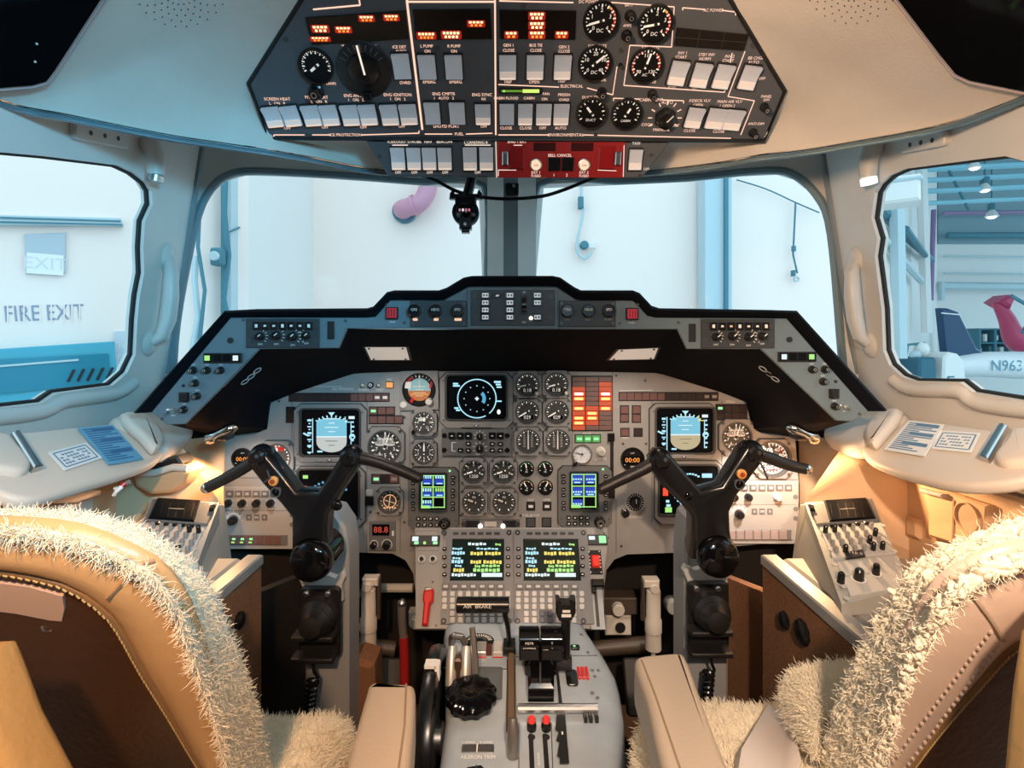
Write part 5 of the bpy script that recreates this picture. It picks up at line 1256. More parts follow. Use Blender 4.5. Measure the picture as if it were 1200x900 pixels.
def nav(lab, bx, sx, k):
    t, q = crt('navigation_display', lab, bx, sx, 'display', 'navigation displays', foot=False)
    u = q(1, 0)[0] - q(0, 0)[0]; z = .0034; b = MB()
    x0, y0, x1, y1 = sx
    if k == 0:
        b.quad(*q(358.5, 558.5), 6 * u, 4 * u, z, GREENS); b.quad(*q(357, 570.5), 6 * u, 3 * u, z, REDS); b.quad(*q(400, 590), 5 * u, 3 * u, z, CYAN); b.quad(*q(407.5, 597), 8 * u, 3 * u, z, GREENS); b.quad(*q(357.5, 599), 6 * u, 3 * u, z, CYAN)
        for i in range(10): a = D2(40 + 11 * i); b.quad(*q(386 + 26 * math.cos(a), 590 - 26 * math.sin(a)), 2.4 * u, 2.4 * u, z, emis('dim screen blue', (.15, .45, .75), .9))
    else:
        b.quad(*q(779.5, 576), 6 * u, 9 * u, z, REDS); b.quad(*q(782, 587), 4 * u, 3 * u, z, CYAN); b.quad(*q(783, 592), 5 * u, 3 * u, z, CYAN); b.quad(*q(783, 597), 8 * u, 6 * u, z, GREENS); b.quad(*q(828, 557), 12 * u, 5 * u, z, CYAN)
        for i in range(13): a = D2(150 + 9 * i); b.quad(*q(818 + 32 * math.cos(a), 565 - 32 * math.sin(a)), 2.6 * u, 2.2 * u, z, CYAN)
        for i in range(9): a = D2(60 + 10 * i); b.quad(*q(808 + 20 * math.cos(a), 577 - 22 * math.sin(a)), 2.8 * u, 2 * u, z, CYAN)
        b.bar(*q(788, 578), *q(806, 600), u, z, z + .0003, CYAN)
    b.build('compass_rose', t)
nav('mostly dark navigation display behind the yoke, fire exit side', (346, 547, 428, 617), (351, 550, 421, 606), 0)
nav('navigation display with cyan arcs and red block behind the yoke, helicopter side', (767, 540, 846, 613), (772, 545, 840, 602), 1)
t, q = crt('radar_display', 'dark screen with a large cyan ring, at the top centre of the panel', (516, 437, 601, 501), (524, 440, 593, 491))
u = PS; z = .0034; b = MB(); c = q(559, 467); b.arc(*c, 21.8 * u, 23.1 * u, D2(-50), D2(297), z, CYAN, 56)
for i in range(12): a = D2(30 * i); b.quad(c[0] + 15 * u * math.cos(a), c[1] + 15 * u * math.sin(a), 1.2 * u, 1.2 * u, z, CYAN)
b.quad(*c, 4.5 * u, 1.6 * u, z, WHS); b.quad(*c, 1.6 * u, 4.5 * u, z + .0001, WHS)
b.arc(*c, 6.5 * u, 10.5 * u, D2(-35), D2(50), z, emis('radar return blue', (.10, .45, .70), .9), 10)
for px, py, w, h in ((534, 449.5, 6, 2), (535, 452, 8, 2), (583, 447.5, 8, 2.4), (584, 450.5, 6, 2), (585, 453.5, 6, 2), (535, 478, 5, 2), (537, 480.5, 5, 2), (585, 470, 6, 1.6)): b.quad(*q(px, py), w * u, h * u, z, CYAN)
b.build('radar_picture', t)
b = MB(); b.ball((*q(584.5, 482.5), .004), 2.2 * u, LAMPW, 10, 1, 1.4, .3); b.build('status_lamp', t)
# display heads with soft keys (two)
def rmu(lab, bx, sx, kn, lit):
    t, q = crt('radio_display', lab, bx, sx, 'display', 'radio displays', foot=False, bm=BEZD)
    x0, y0, x1, y1 = sx; u = PS; z = .0034; b = MB()
    w, h = x1 - x0, y1 - y0
    for f in (0.02, .5, .98): b.bar(*q(x0 + 2 + (w - 4) * f, y0 + 2.5), *q(x0 + 2 + (w - 4) * f, y1 - 2), 1.3 * u, z, z + .0002, GREENS)
    for f in (.0, .36, .68, 1.0): b.bar(*q(x0 + 2, y0 + 3 + (h - 6) * f), *q(x1 - 2, y0 + 3 + (h - 6) * f), 1.2 * u, z, z + .0002, GREENS)
    for c_ in (0, 1):
        for r_, (ty, hh) in enumerate(((.18, .34), (.52, .28), (.84, .26))):
            if c_ == 1 and r_ == 2: continue
            cx, cy = x0 + w * (.27 + .47 * c_), y0 + h * ty
            b.quad(*q(cx, cy + (2.5 if lit else 0)), w * .38 * u, h * hh * (.42 if lit else .8) * u, z + .0001, BLUES)
            for i in range(4): b.quad(*q(cx - w * .13 + i * w * .088, cy - h * hh * (.22 if lit else -.05)), w * .06 * u, h * (.09 if lit else .045) * u, z + .0003, CYAN if not (c_ == 1 and r_ == 1 and lit) else GREENS)
            b.quad(*q(cx, cy + h * hh * .3), w * .22 * u, h * .035 * u, z + .0003, CYAN)
    b.quad(*q(x0 + w * .22, y0 + h * .92), w * .34 * u, h * .08 * u, z + .0004, GREENS)
    b.build('radio_page', t)
    L = 1 if kn > 0 else 1
    for i in range(6):
        for sx_ in (bx[0] + (x0 - bx[0]) * .45, bx[2] - (bx[2] - x1) * .45):
            b = MB(); b.rbox(0, 0, 4.6 * u, 3.8 * u, .002, .007, .0125, SATIN, .001); b.bar(-1.2 * u, 0, 1.2 * u, 0, .5 * u, .0125, .0128, WHITE); o = b.build('side_key', t); o.matrix_basis = T(*q(sx_, y0 + h * (.10 + .05 * (i // 2) + .15 * i)), 0)
    for r_ in range(2):
        for c_ in range(4):
            b = MB(); b.rbox(0, 0, 5 * u, 4 * u, .002, .007, .0125, SATIN, .001); b.quad(0, 0, 2.2 * u, 1.6 * u, .0128, WHITE); o = b.build('soft_key', t); o.matrix_basis = T(*q(bx[0] + 12 + 7.2 * c_, y1 + (bx[3] - y1) * (.42 + .33 * r_)), 0)
    b = MB(); knobmesh(b, 0, 0, 6 * u, .02, None, None)
    if kn > 1: b.ring(0, 0, 2.2 * u, 4.4 * u, .02, .024, STEEL, 16)
    o = b.build('tuning_knob', t); o.matrix_basis = T(*q(bx[0] + 42.5 if kn == 1 else bx[0] + 48, bx[3] - 7), .006)
    b = MB(); b.disc(*q(bx[2] - 10, bx[1] + 3), 1.5 * u, .0085, GRL, 8); b.build('ready_lamp', t)
rmu('radio display head with bright boxes touched by the yoke grip, fire exit side', (479, 548, 537.5, 619), (492, 554, 523.5, 597), 1, True)
rmu('radio display head with dark blue boxes and a silver-tipped knob, helicopter side', (654, 546, 716, 617), (667.5, 552.5, 700.5, 596.5), 2, False)
# radar control head
t = thing('radar_control_head', 'control head with two white-ticked knobs below the cyan ring screen', 'control panel', PP.at(558, 518)); q = lambda px, py: ((px - 558) * PS, (518 - py) * PS)
b = MB(); b.box(0, 0, 80 * PS, 32 * PS, -.005, .006, BEZD, .0012); b.bar(*q(530, 518), *q(530, 528), .003, .006, .0064, WHITE); b.bar(*q(530, 518), *q(535, 518), .0018, .006, .0064, WHITE); b.bar(*q(530, 528), *q(535, 528), .0018, .006, .0064, WHITE); b.text('RADAR', *q(562, 532), .006, .0064, WHITE); b.build('face_plate', t)
for px, py, k in ((530, 510, 1), (539.5, 510, 1), (549, 510, 1), (577, 510, 1), (586.5, 510, 1), (549, 519, 0), (549, 527, 0), (540, 527, 0), (577, 519.5, 0), (586.5, 519.5, 0), (577, 527, 0), (586.5, 527, 0)):
    b = MB(); b.rbox(0, 0, (8 if k else 6) * PS, (7.6 if k else 4.4) * PS, .002, .006, .011, SATIN, .001); b.quad(0, 0, 2.6 * PS, 1.2 * PS, .0113, WHITE); o = b.build('push_button', t); o.matrix_basis = T(*q(px, py), 0)
for px, py, r in ((562.5, 511, 4), (562.5, 525, 5)):
    b = MB(); b.ticks(0, 0, r * 1.2 * PS, r * 1.75 * PS, D2(-20), D2(200), 7, .0018, .0064, WHITE); b.lathe([(r * PS, .006), (r * .9 * PS, .018), (r * .7 * PS, .02)], SATIN, 16); b.bar(0, 0, 0, r * .8 * PS, .001, .02, .0206, WHITE); o = b.build('rotary_knob', t); o.matrix_basis = T(*q(px, py), 0)
b = MB(); screws(b, [q(x, y) for x in (521, 594.5) for y in (510, 527)], 3 * PS, .006, SATIN); b.build_each('fastener', t)
# master annunciator
t = thing('annunciator_block', 'block of red and amber warning captions, three columns, partly lit', 'annunciator', PP.at(693.5, 472.5)); q = lambda px, py: ((px - 693.5) * PS, (472.5 - py) * PS)
b = MB(); b.box(0, 0, 48 * PS, 65 * PS, -.004, .003, BLACK, .001); b.build('housing', t)
lit = {(0, 3): 'w', (0, 4): 'o', (0, 6): 'o', (0, 8): 'o', (0, 9): 'o', (2, 3): 'w', (2, 4): 'o', (2, 6): 'o', (1, 7): 'o', (1, 8): 'o'}
glowing = {(0, 2), (0, 5), (0, 7), (0, 10), (1, 6), (1, 9), (2, 2), (2, 5), (2, 1)}
CL0 = mat('caption lens unlit', (.17, .10, .09), .35); CLG = mat('caption lens glowing', (.25, .05, .03), .35, 0, .35, (1, .15, .05)); CLL = mat('caption lens lit red', (.3, .02, .01), .35, 0, .6, (1, .07, .015))
for c_ in range(3):
    for r_ in range(11):
        b = MB(); b.box(0, 0, 14.6 * PS, 5.1 * PS, .003, .0055, CLL if (c_, r_) in lit else (CLG if (c_, r_) in glowing else CL0), .0005)
        if (c_, r_) in lit:
            m = emis('lit caption white hot', (1, .85, .75), 1.5) if lit[(c_, r_)] == 'w' else emis('lit caption amber', (1, .62, .18), 1.5)
            k = MB(); k.rbox(0, 0, 10.5 * PS, 3.2 * PS, .002, .0055, .0058, m)
        o = b.build('caption', t); o.matrix_basis = T(*q(678 + 15.6 * c_, 444.5 + 5.65 * r_), 0)
        if (c_, r_) in lit: k.build('lit_legend', o)
# red digit timer
t = thing('timer_unit', 'small box with red digits and two black knobs below the amber bearing indicator', 'timer', PP.at(448.5, 627.5)); q = lambda px, py: ((px - 448.5) * PS, (627.5 - py) * PS)
b = MB(); b.box(0, 0, 31 * PS, 35 * PS, -.004, .006, BEZD, .0015); b.box(*q(447, 620), 20 * PS, 13 * PS, .006, .007, SCRB); b.quad(*q(461, 624), 2.4 * PS, 6 * PS, .0064, WHITE); b.build('face_plate', t)
b = MB(); b.text('88.8', *q(447, 620), 10 * PS, .0073, emis('dull red digits', (.75, .08, .04), .8)); b.build('digits', t)
for px, r in ((439, 4), (454, 5)):
    b = MB(); b.lathe([(r * PS, .006), (r * .9 * PS, .018), (r * .7 * PS, .02)], SATIN, 16, 0, 0, True, 8, .05); b.ring(0, 0, r * 1.1 * PS, r * 1.25 * PS, .006, .0066, WHITE, 12); o = b.build('knob', t); o.matrix_basis = T(*q(px, 637), 0)
# green status blocks either side of the keyboards
for x0, x1, y, lab, s in ((481.5, 515, 634, 'small status block with two white and green lamps, near the red handle', 0), (686, 711, 633, 'small status block with a bright green lamp above the red guarded switch', 1)):
    t = thing('status_light_block', lab, 'indicator', CP.at((x0 + x1) / 2, y, .002), 'green status blocks')
    w = (x1 - x0) * PS
    b = MB(); b.box(0, 0, w, 11.5 * PS, -.003, .004, BLACK, .001); b.build('housing', t)
    b = MB(); L = ((-.33, WHS, 7, 5), (.33, WHS, 6, 5), (-.28, GRL, 5, 3), (0, GREENS, 3, 3), (.36, GRL, 5, 3)) if s == 0 else ((-.2, WHS, 7, 4), (.28, GRL, 8, 8))
    for i, (fx, m, ww, hh) in enumerate(L): b.rbox(w * fx, (1.6 if m is WHS else -3 + 3 * s) * PS, ww * PS, hh * PS, .001, .004, .0055, m)
    b.build('lens', t)
# audio control panels, one per pilot, on the outboard lower corners
def audio(x0, x1, y0, y1, lab, grn, flip):
    t = thing('audio_control_panel', lab, 'control panel', PP.at((x0 + x1) / 2, (y0 + y1) / 2), 'audio panels'); cx, cy = (x0 + x1) / 2, (y0 + y1) / 2
    q = lambda px, py: ((px - cx) * PS, (cy - py) * PS)
    b = MB(); b.box(0, 0, (x1 - x0) * PS, (y1 - y0) * PS, .0, .010, mat('audio panel grey', (.36, .34, .32), .45), .0015); b.bar(*q(x0 + 3, y0 + 27), *q(x1 - 3, y0 + 27), .0012, .010, .0104, BEZD); b.build('face_plate', t)
    for i in range(6 if not flip else 7):
        b = MB(); b.box(0, 0, 8 * PS, 7 * PS, .010, .014, BEZD, .001); b.quad(0, 0, 4 * PS, 3 * PS, .0143, mat('pale key face', (.45, .42, .40), .5)); o = b.build('push_key', t); o.matrix_basis = T(*q(x0 + 14 + 10.2 * i, y0 + 7), 0)
    for i in range(4):
        if flip and i == 2: continue
        b = MB(); b.lathe([(4.4 * PS, .010), (4 * PS, .022), (2.8 * PS, .026)], SATIN if i != 3 or not flip else mat('cream knob', (.62, .58, .52), .4), 16); b.ticks(0, 0, 5 * PS, 6.6 * PS, D2(-30), D2(210), 5, .0012, .0104, WHITE); b.bar(-3 * PS, -6.6 * PS, 3 * PS, -6.6 * PS, .0016, .010, .0104, WHITE); o = b.build('volume_knob', t); o.matrix_basis = T(*q(x0 + 12 + 16.5 * i, y0 + 18), 0)
    b = MB(); b.lathe([(5.2 * PS, .010), (4.6 * PS, .024), (3.2 * PS, .028)], SATIN, 16); b.arc(0, 0, 7 * PS, 8.6 * PS, D2(10), D2(170), .0104, WHITE, 14); b.ticks(0, 0, 9 * PS, 11 * PS, D2(0), D2(180), 7, .0018, .0104, WHITE); o = b.build('selector_knob', t); o.matrix_basis = T(*q(x0 + 18, y0 + 38), 0)
    b = MB()
    for i in range(3): b.rbox(*q(x0 + 36 + 9 * i, y0 + 35), 6.4 * PS, 7 * PS, .001, .010, .011, BEZD); b.text('OMO' if i == 1 else '0', *q(x0 + 36 + 9 * i, y0 + 35), 4 * PS, .0113, WHITE, 5 * PS)
    b.build('code_window', t)
    b = MB(); screws(b, [q(x, y) for x in (x0 + 3, x1 - 4) for y in (y0 + 18, y0 + 32, y0 + 43)], 2.8 * PS, .010, BEZD); b.build_each('fastener', t)
    b = MB(); b.box(*q(cx - 4, y1 - 11), (x1 - x0 - 10) * PS, 12 * PS, .010, .012, BEZD, .001)
    for i in range(7):
        b.box(*q(x0 + 9 + 10.0 * i, y1 - 11), 8.6 * PS, 10.6 * PS, .012, .0135, CAPT if not flip else mat('pale caption', (.34, .26, .24), .4), .0008)
        if i in grn: b.quad(*q(x0 + 9 + 10.0 * i, y1 - 12.5), 4 * PS, 2.4 * PS, .0138, GRL); b.quad(*q(x0 + 8 + 10.0 * i, y1 - 8.6), 4 * PS, 1.8 * PS, .0138, GREENS)
    b.build('caption_row', t)
audio(258, 348, 570, 642, 'audio panel with three green captions in the outboard corner, fire exit side', (1, 2, 3), False)
audio(846, 934, 563, 636, 'brightly lit pale audio panel in the outboard corner, helicopter side', (), True)

# ================================================================ centre console: keyboards, quadrant
cref = CP.hit(601, 690)
PW0, PW1 = -.155, .178
PTP = Plane((0, 1.28, CZ - .668), Vector((0, -.05, .36)).normalized(), (0, .36, .05))
PB = thing('centre_pedestal', 'grey centre pedestal with levers between the two seats', 'pedestal', T(0, 1.1, 0)); I0 = T(0, -1.1, 0)
def pz(y): return CZ - .668 - (1.28 - y) * .139
# body: upper face plus sides, rounded shoulders, following a profile along its length
b = MB(); PEDM = mat('pedestal blue grey paint', (.34, .40, .46), .26, noise_s=25, noise_a=.06)
rows = []
for y in (1.34, 1.28, 1.2, 1.14, 1.10, 1.05, 1.045, 1.0, .95, .9, .7, .55):
    dz = 0 if y > 1.05 else -.010
    z = pz(y) + dz
    def ip(T_): return next((T_[i][1] + (T_[i + 1][1] - T_[i][1]) * (y - T_[i][0]) / (T_[i + 1][0] - T_[i][0]) for i in range(len(T_) - 1) if T_[i][0] >= y >= T_[i + 1][0]))
    xr = ip(((1.4, .155), (1.28, .170), (1.2, .196), (1.13, .212), (1.05, .208), (.95, .182), (.5, .155))); xl = ip(((1.4, -.16), (1.28, -.16), (1.14, -.138), (1.05, -.128), (.5, -.122)))
    sec = [(xl, y, .02), (xl, y, z - .03)] + [(xl + .03 * (1 - math.cos(a)), y, z - .03 + .03 * math.sin(a)) for a in (.4, .8, 1.2, PI / 2)] + [(xr - .022 + .03 * math.sin(a), y, z - .03 + .03 * math.cos(a)) for a in (0, .4, .8, 1.2, PI / 2)] + [(xr + .01, y, .02)]
    rows.append([Vector(p) for p in sec])
b.loft(rows, PEDM, flip=True)
b.X = None
ob = b.build('body', PB, None, 40); ob.matrix_basis = I0
# front face plate carrying the keyboards
def c2(px, py): return CP.uv(px, py, cref)
CI = T(0, -1.1, 0) @ CP.M(cref)
b = MB(); b.prism([c2(*p) for p in ((486, 618), (712, 618), (712, 640), (706, 690), (706, 737), (487, 737), (487, 690))], -.02, 0, mat('console face grey', (.27, .265, .26), .45), .001); ob = b.build('face_plate', PB); ob.matrix_basis = CI
b = MB()
pts = [c2(*p) for p in ((488, 622), (514, 622), (514, 645), (488, 645))]
for i in range(4): b.bar(*pts[i], *pts[(i + 1) % 4], .001, 0, .0008, BEZD)
screws(b, [c2(*p) for p in ((507, 682), (490, 640), (708, 625), (692, 735), (704, 735), (511, 733))], .003, 0); b.build_each('screw', PB, CI)
for px in (494.5, 507.5):
    b = MB(); b.ring(0, 0, 2.4 * PS, 4.4 * PS, 0, .004, STEEL, 16); b.cyl(0, 0, 2.4 * PS, 0, .010, SATIN, 12); ob = b.build('fan_knob', PB); ob.matrix_basis = CI @ T(*c2(px, 656), 0)
# red handle
t = thing('emergency_handle', 'red pull handle upright beside the keyboards, fire exit side', 'handle', CP.at(501.5, 712)); ss = CP.sc(501, 712)
b = MB(); b.prism([(x * ss[0], y * ss[1]) for x, y in ((-5.5, 18), (6, 20), (6.5, 6), (3.5, 2), (2.5, -22), (-4, -22), (-4, 2), (-6, 8))], .002, .022, RED, .004); b.build('grip', t)
b = MB(); b.box(0, 20 * ss[1], 9 * ss[0], 5 * ss[1], 0, .018, STEEL, .002); b.build('hinge_block', t)
# guarded red switch and slide lever
t = thing('guarded_switch', 'red guarded switch in a black frame beside the keyboards, helicopter side', 'switch', CP.at(697, 659)); ss = CP.sc(697, 659)
b = MB(); b.box(0, 0, 16 * ss[0], 28 * ss[1], 0, .004, SATIN, .001)
for x in (-6, 6):
    for y in (-12, 12): b.cyl(x * ss[0], y * ss[1], .002, .004, .006, STEEL, 8)
    for k in range(4): b.quad(x * ss[0], (-6 + 4 * k) * ss[1], 1.6 * ss[0], 1.4 * ss[1], .0043, WHITE)
b.build('frame', t); b = MB(); b.box(.5 * ss[0], 0, 9 * ss[0], 14 * ss[1], .004, .016, mat('bright red guard', (.75, .015, .01), .35, 0, .15, (1, .05, .02)), .003); b.build('guard', t)
t = thing('slide_lever', 'black slide lever in an upright slot below the red guarded switch', 'lever', CP.at(699, 710)); ss = CP.sc(699, 710)
b = MB(); b.box(0, 0, 16 * ss[0], 54 * ss[1], 0, .002, mat('slot plate blue', (.36, .42, .47), .45)); b.box(0, 0, 3.6 * ss[0], 48 * ss[1], .002, .0026, mat('slot brown', (.06, .045, .03), .6)); b.build('slot_plate', t)
b = MB(); b.box(2 * ss[0], 24 * ss[1], 15 * ss[0], 10 * ss[1], .003, .03, SATIN, .004); b.box(-3 * ss[0], 20 * ss[1], 5 * ss[0], 14 * ss[1], .002, .02, SATIN, .002); b.build('knob', t)
# two flight management keyboards
def cdu(x0, x1, lab):
    cx, cy = (x0 + x1) / 2, 677
    t = thing('flight_keyboard_unit', lab, 'keyboard unit', CP.at(cx, cy), 'flight management keyboards'); r0 = CP.hit(cx, cy)
    q = lambda px, py: CP.uv(px, py, r0)
    u, v = CP.sc(cx, cy); KM = mat('keyboard unit grey', (.15, .155, .17), .45)
    b = MB(); a, c = q(x0, 732), q(x1, 622); e, f = q(x0 + 11, 682), q(x0 + 74.5, 633)
    b.plate([a, (c[0], a[1]), c, (a[0], c[1])], [[e, (f[0], e[1]), f, (e[0], f[1])]], 0, .012, KM)
    for k in range(6): b.box(*q(x0 + 18 + 9.6 * k, 627), 7 * u, 3.6 * v, .012, .0126, BLACK)
    for px, py in ((x0 + 4, 626), (x1 - 4, 626), (x0 + 4, 729), (x1 - 4, 729)): b.ring(*q(px, py), 1.6 * u, 3 * u, .012, .0135, SATIN, 12)
    b.build('housing', t)
    b = MB(); m_ = ((e[0] + f[0]) / 2, (e[1] + f[1]) / 2); b.box(*m_, f[0] - e[0], f[1] - e[1], 0, .006, mat('green black screen', (.004, .014, .012), .15)); b.build('screen', t)
    b = MB(); z = .0064
    def words(px, py, w, n, m, h=4.2):
        for i in range(n): b.quad(*q(px + w * (i + .5) / n - .3, py + (i % 3 - 1) * .25), w / n * .8 * u, h * (1 - .22 * ((i * 7) % 3 == 1)) * v, z, m)
    words(x0 + 32, 638.5, 22, 5, WHS, 3.4); words(x0 + 64, 639, 7, 3, GREENS, 2.6)
    words(x0 + 14, 644, 12, 4, CYAN, 2.4); words(x0 + 42, 644, 26, 6, CYAN, 2.2); words(x0 + 13, 649, 16, 5, CYAN); words(x0 + 35, 649.5, 15, 4, YEL); words(x0 + 52, 649.5, 19, 5, YEL)
    words(x0 + 14, 655, 10, 3, CYAN, 2.4); words(x0 + 13, 659, 14, 4, CYAN); words(x0 + 35, 659.5, 13, 4, YEL); words(x0 + 50, 659.5, 22, 6, YEL)
    words(x0 + 17, 664, 8, 3, CYAN, 2.4); words(x0 + 40, 664.5, 7, 3, GREENS, 3); words(x0 + 48, 664, 22, 5, GREENS, 3); words(x0 + 15, 669, 13, 4, YEL); words(x0 + 38, 669, 32, 7, GREENS)
    words(x0 + 13, 674.5, 29, 8, WHS, 3.6); b.quad(*q(x0 + 60, 674.5), 24 * u, 4.6 * v, z, WHS)
    b.build('text_page', t)
    KF = mat('key face pale', (.50, .50, .50), .4); KD = mat('key face dark', (.05, .07, .12), .4)
    km = MB(); km.rbox(0, 0, 5.6 * u, 6.2 * v, 1.2 * u, .012, .0165, KF, .0012); kmesh = km.mesh('key')
    kd = MB(); kd.rbox(0, 0, 5.6 * u, 6.2 * v, 1.2 * u, .012, .0165, KD, .0012); kdm = kd.mesh('key')
    fm = MB(); fm.box(0, 0, 8.2 * u, 6.4 * v, .012, .016, BEZD, .001); fm.quad(0, 0, 5 * u, 2.6 * v, .0163, KF); fmm = fm.mesh('function_key')
    sm = MB(); sm.rbox(0, 0, 5 * u, 4.4 * v, 1.4 * u, .012, .016, SATIN, .001); sm.quad(0, 0, 2.2 * u, 1 * v, .0163, WHITE); smm = sm.mesh('side_key')
    def put(me, px, py, nm):
        o = bpy.data.objects.new(nm, me); COL.objects.link(o); o.parent = t; o.matrix_basis = T(*q(px, py), 0)
    for k in range(4): put(smm, x0 + 5, 645 + 10 * k, 'side_key'); put(smm, x1 - 5, 645 + 10 * k, 'side_key')
    for k in range(7): put(fmm, x0 + 6.5 + 10.6 * k, 689, 'function_key')
    for r_, y in enumerate((697.5, 705, 712.5, 720.5, 728)):
        for c_ in range(9):
            if r_ >= 3 and c_ in (0, 8): continue
            put(kdm if (x0 > 600 and r_ >= 3 and c_ in (3, 4)) else kmesh, x0 + 5 + 9.2 * c_, y, 'key')
cdu(516.5, 600.5, 'keyboard unit with green and yellow text, under the air brake lever'); cdu(602.5, 687, 'keyboard unit with green and yellow text, under the tall black flap lever')

# ---- quadrant levers, each a thing standing on the pedestal
def pp(px, py, w=0): return PTP.at(px, py, w)
def pr(px, py):
    r0 = PTP.hit(px, py); return (lambda x, y: PTP.uv(x, y, r0)), PTP.sc(px, py)
# air brake lever
AB = W(566, 709, 1.17)
t = thing('air_brake_lever', 'black T-handle lever lettered AIR BRAKE in front of the keyboards', 'lever', YP(1.17).at(566, 709)); s_ = 1.17 / F
b = MB(); b.X = Matrix.Rotation(PI / 2, 4, 'Y'); b.lathe([(7.5 * s_, -31 * s_), (9 * s_, -30 * s_), (9 * s_, 30 * s_), (7.5 * s_, 31 * s_)], SATIN, 22); b.X = None; b.build('grip', t)
b = MB(); b.text('AIR  BRAKE', -6 * s_, 2.5 * s_, 6.4 * s_, 9.1 * s_, WHITE, 40 * s_); b.build('lettering', t)
b = MB(); b.tube([(25 * s_, -6 * s_, 0), (29 * s_, -24 * s_, 0), (30.5 * s_, -40 * s_, -.006), (30.5 * s_, -62 * s_, -.012)], [.011, .010, .009, .007], SATIN, 8, up=(1, 0, 0), flat=.6); b.box(31 * s_, -52 * s_, 14 * s_, 9 * s_, -.03, .01, SATIN, .003); b.build('stem', t)
qf, (u, v) = pr(599, 812)
b = MB(); b.rbox(0, 0, 11 * u, 88 * v, 4 * u, .0, .0012, mat('slot leather brown', (.07, .045, .028), .5), 0); b.tube([(0, 38 * v, .02), (0, 0, .012), (0, -38 * v, .008)], .007, mat('strap brown', (.12, .08, .05), .35), 8, flat=.5); b.X = None
o = b.build('lever_slot', None, pp(599, 812)); tag(o, 'long narrow slot with brown leather strap down the pedestal below the air brake lever', 'lever slot')
# throttles
t = thing('throttle_levers', 'twin black throttle levers with cylinder grips on the pedestal', 'throttle', YP(1.12).at(634, 750)); s_ = 1.12 / F
for x0, x1, tx in ((608, 632, ('MSTR', 'DISABLE')), (633, 659, ('T', ''))):
    b = MB(); b.X = T(((x0 + x1) / 2 - 634) * s_, 0, 0) @ Matrix.Rotation(PI / 2, 4, 'Y'); w = (x1 - x0) / 2 * s_; b.lathe([(13.5 * s_, -w), (15 * s_, -w + .002), (15 * s_, w - .002), (13.5 * s_, w)], GLOSSB, 24); b.X = None
    cx = ((x0 + x1) / 2 - 634) * s_
    b.box(cx, -8 * s_, (x1 - x0) * s_ * .98, 18 * s_, -.02, 14.4 * s_, SATIN, .003)
    b.text(tx[0], cx, 4 * s_, 4 * s_, 15.1 * s_, WHITE); b.text(tx[1] or 'I', cx, -1 * s_, 4 * s_, 14.9 * s_, WHITE); b.build('grip', t)
b = MB()
for x in (-9, 8): b.tube([(x * s_, -12 * s_, .0), (x * s_, -38 * s_, -.012), (x * s_, -66 * s_, -.03)], [.020, .019, .018], GLOSSB, 10, flat=.9)
b.box(-1 * s_, -48 * s_, 33 * s_, 52 * s_, -.05, -.006, SATIN, .006)
for x in (-17, 18): b.tube([(x * s_, -22 * s_, -.01), (x * s_, -36 * s_, -.01)], .003, CHROME, 6)
b.build('stem', t)
b = MB(); qh, (hu, hv) = pr(633, 800); b.prism([qh(*p) for p in ((616, 766), (650, 766), (649, 822), (619, 822))], 0, .034, GLOSSB, .006); b.prism([qh(*p) for p in ((632, 768), (634, 768), (634, 820), (632, 820))], .034, .036, DGREY); o = b.build('slot_housing', t); o.matrix_basis = YP(1.12).at(634, 750).inverted() @ pp(633, 800)
# tall lever with white label (flap lever)
t = thing('flap_lever', 'tall black flap lever with a forked head and white label, beside the throttles', 'lever', YP(1.12).at(662, 712)); 
b = MB(); b.prism([(x * s_, y * s_) for x, y in ((-11, 12), (-11, -4), (-7, -13), (7, -13), (12, -4), (12, 12), (7, 12), (5, 8), (-5, 8), (-7, 12))], -.012, .012, SATIN, .003); b.quad(1 * s_, -1 * s_, 9 * s_, 3 * s_, .0124, WHITE); b.quad(1 * s_, -6 * s_, 11 * s_, 3.6 * s_, .0124, WHITE); b.build('head', t)
b = MB(); b.tube([(1 * s_, -12 * s_, 0), (1 * s_, -40 * s_, 0), (2 * s_, -72 * s_, -.004)], [.010, .009, .010], SATIN, 8); b.box(-2 * s_, -66 * s_, 20 * s_, 14 * s_, -.012, .008, SATIN, .003); b.build('stem', t)
qf, (u, v) = pr(655, 815)
b = MB(); b.box(*qf(655, 806), 3.6 * u, 60 * v, 0, .0012, BLACK); b.rbox(*qf(670, 795), 14 * u, 20 * v, 4 * u, 0, .004, SATIN, .001)
b.prism([qf(*p) for p in ((653, 835), (662, 835), (667, 895), (656, 895), (656, 888), (653, 886), (656, 870), (652, 868), (655, 858), (651, 855))], 0, .0014, BLACK); b.quad(*qf(659, 860), 1.6 * u, 3 * v, .0017, WHITE)
tag(b.build('gated_slot', None, pp(655, 815)), 'black gated slot with toothed edge on the pedestal below the tall flap lever', 'lever slot')
# trim knob
t = thing('aileron_trim_knob', 'large black fluted trim knob on the pedestal near the red seat-side box', 'knob', PTP.at(552, 822)); s_ = PTP.sc(552, 822)[0]
t['label'] = 'large black fluted trim knob on the pedestal behind two chrome levers'
b = MB(); b.lathe([(24 * s_, 0), (29 * s_, .005), (30 * s_, .014), (28 * s_, .020), (20 * s_, .024), (8 * s_, .022)], GLOSSB, 48, 0, 0, True, 12, .035); b.build('knob_body', t)
b = MB(); b.cyl(4 * s_, -26 * s_, 2.2 * s_, .014, .024, CHROME, 10); b.build('index_stud', t)
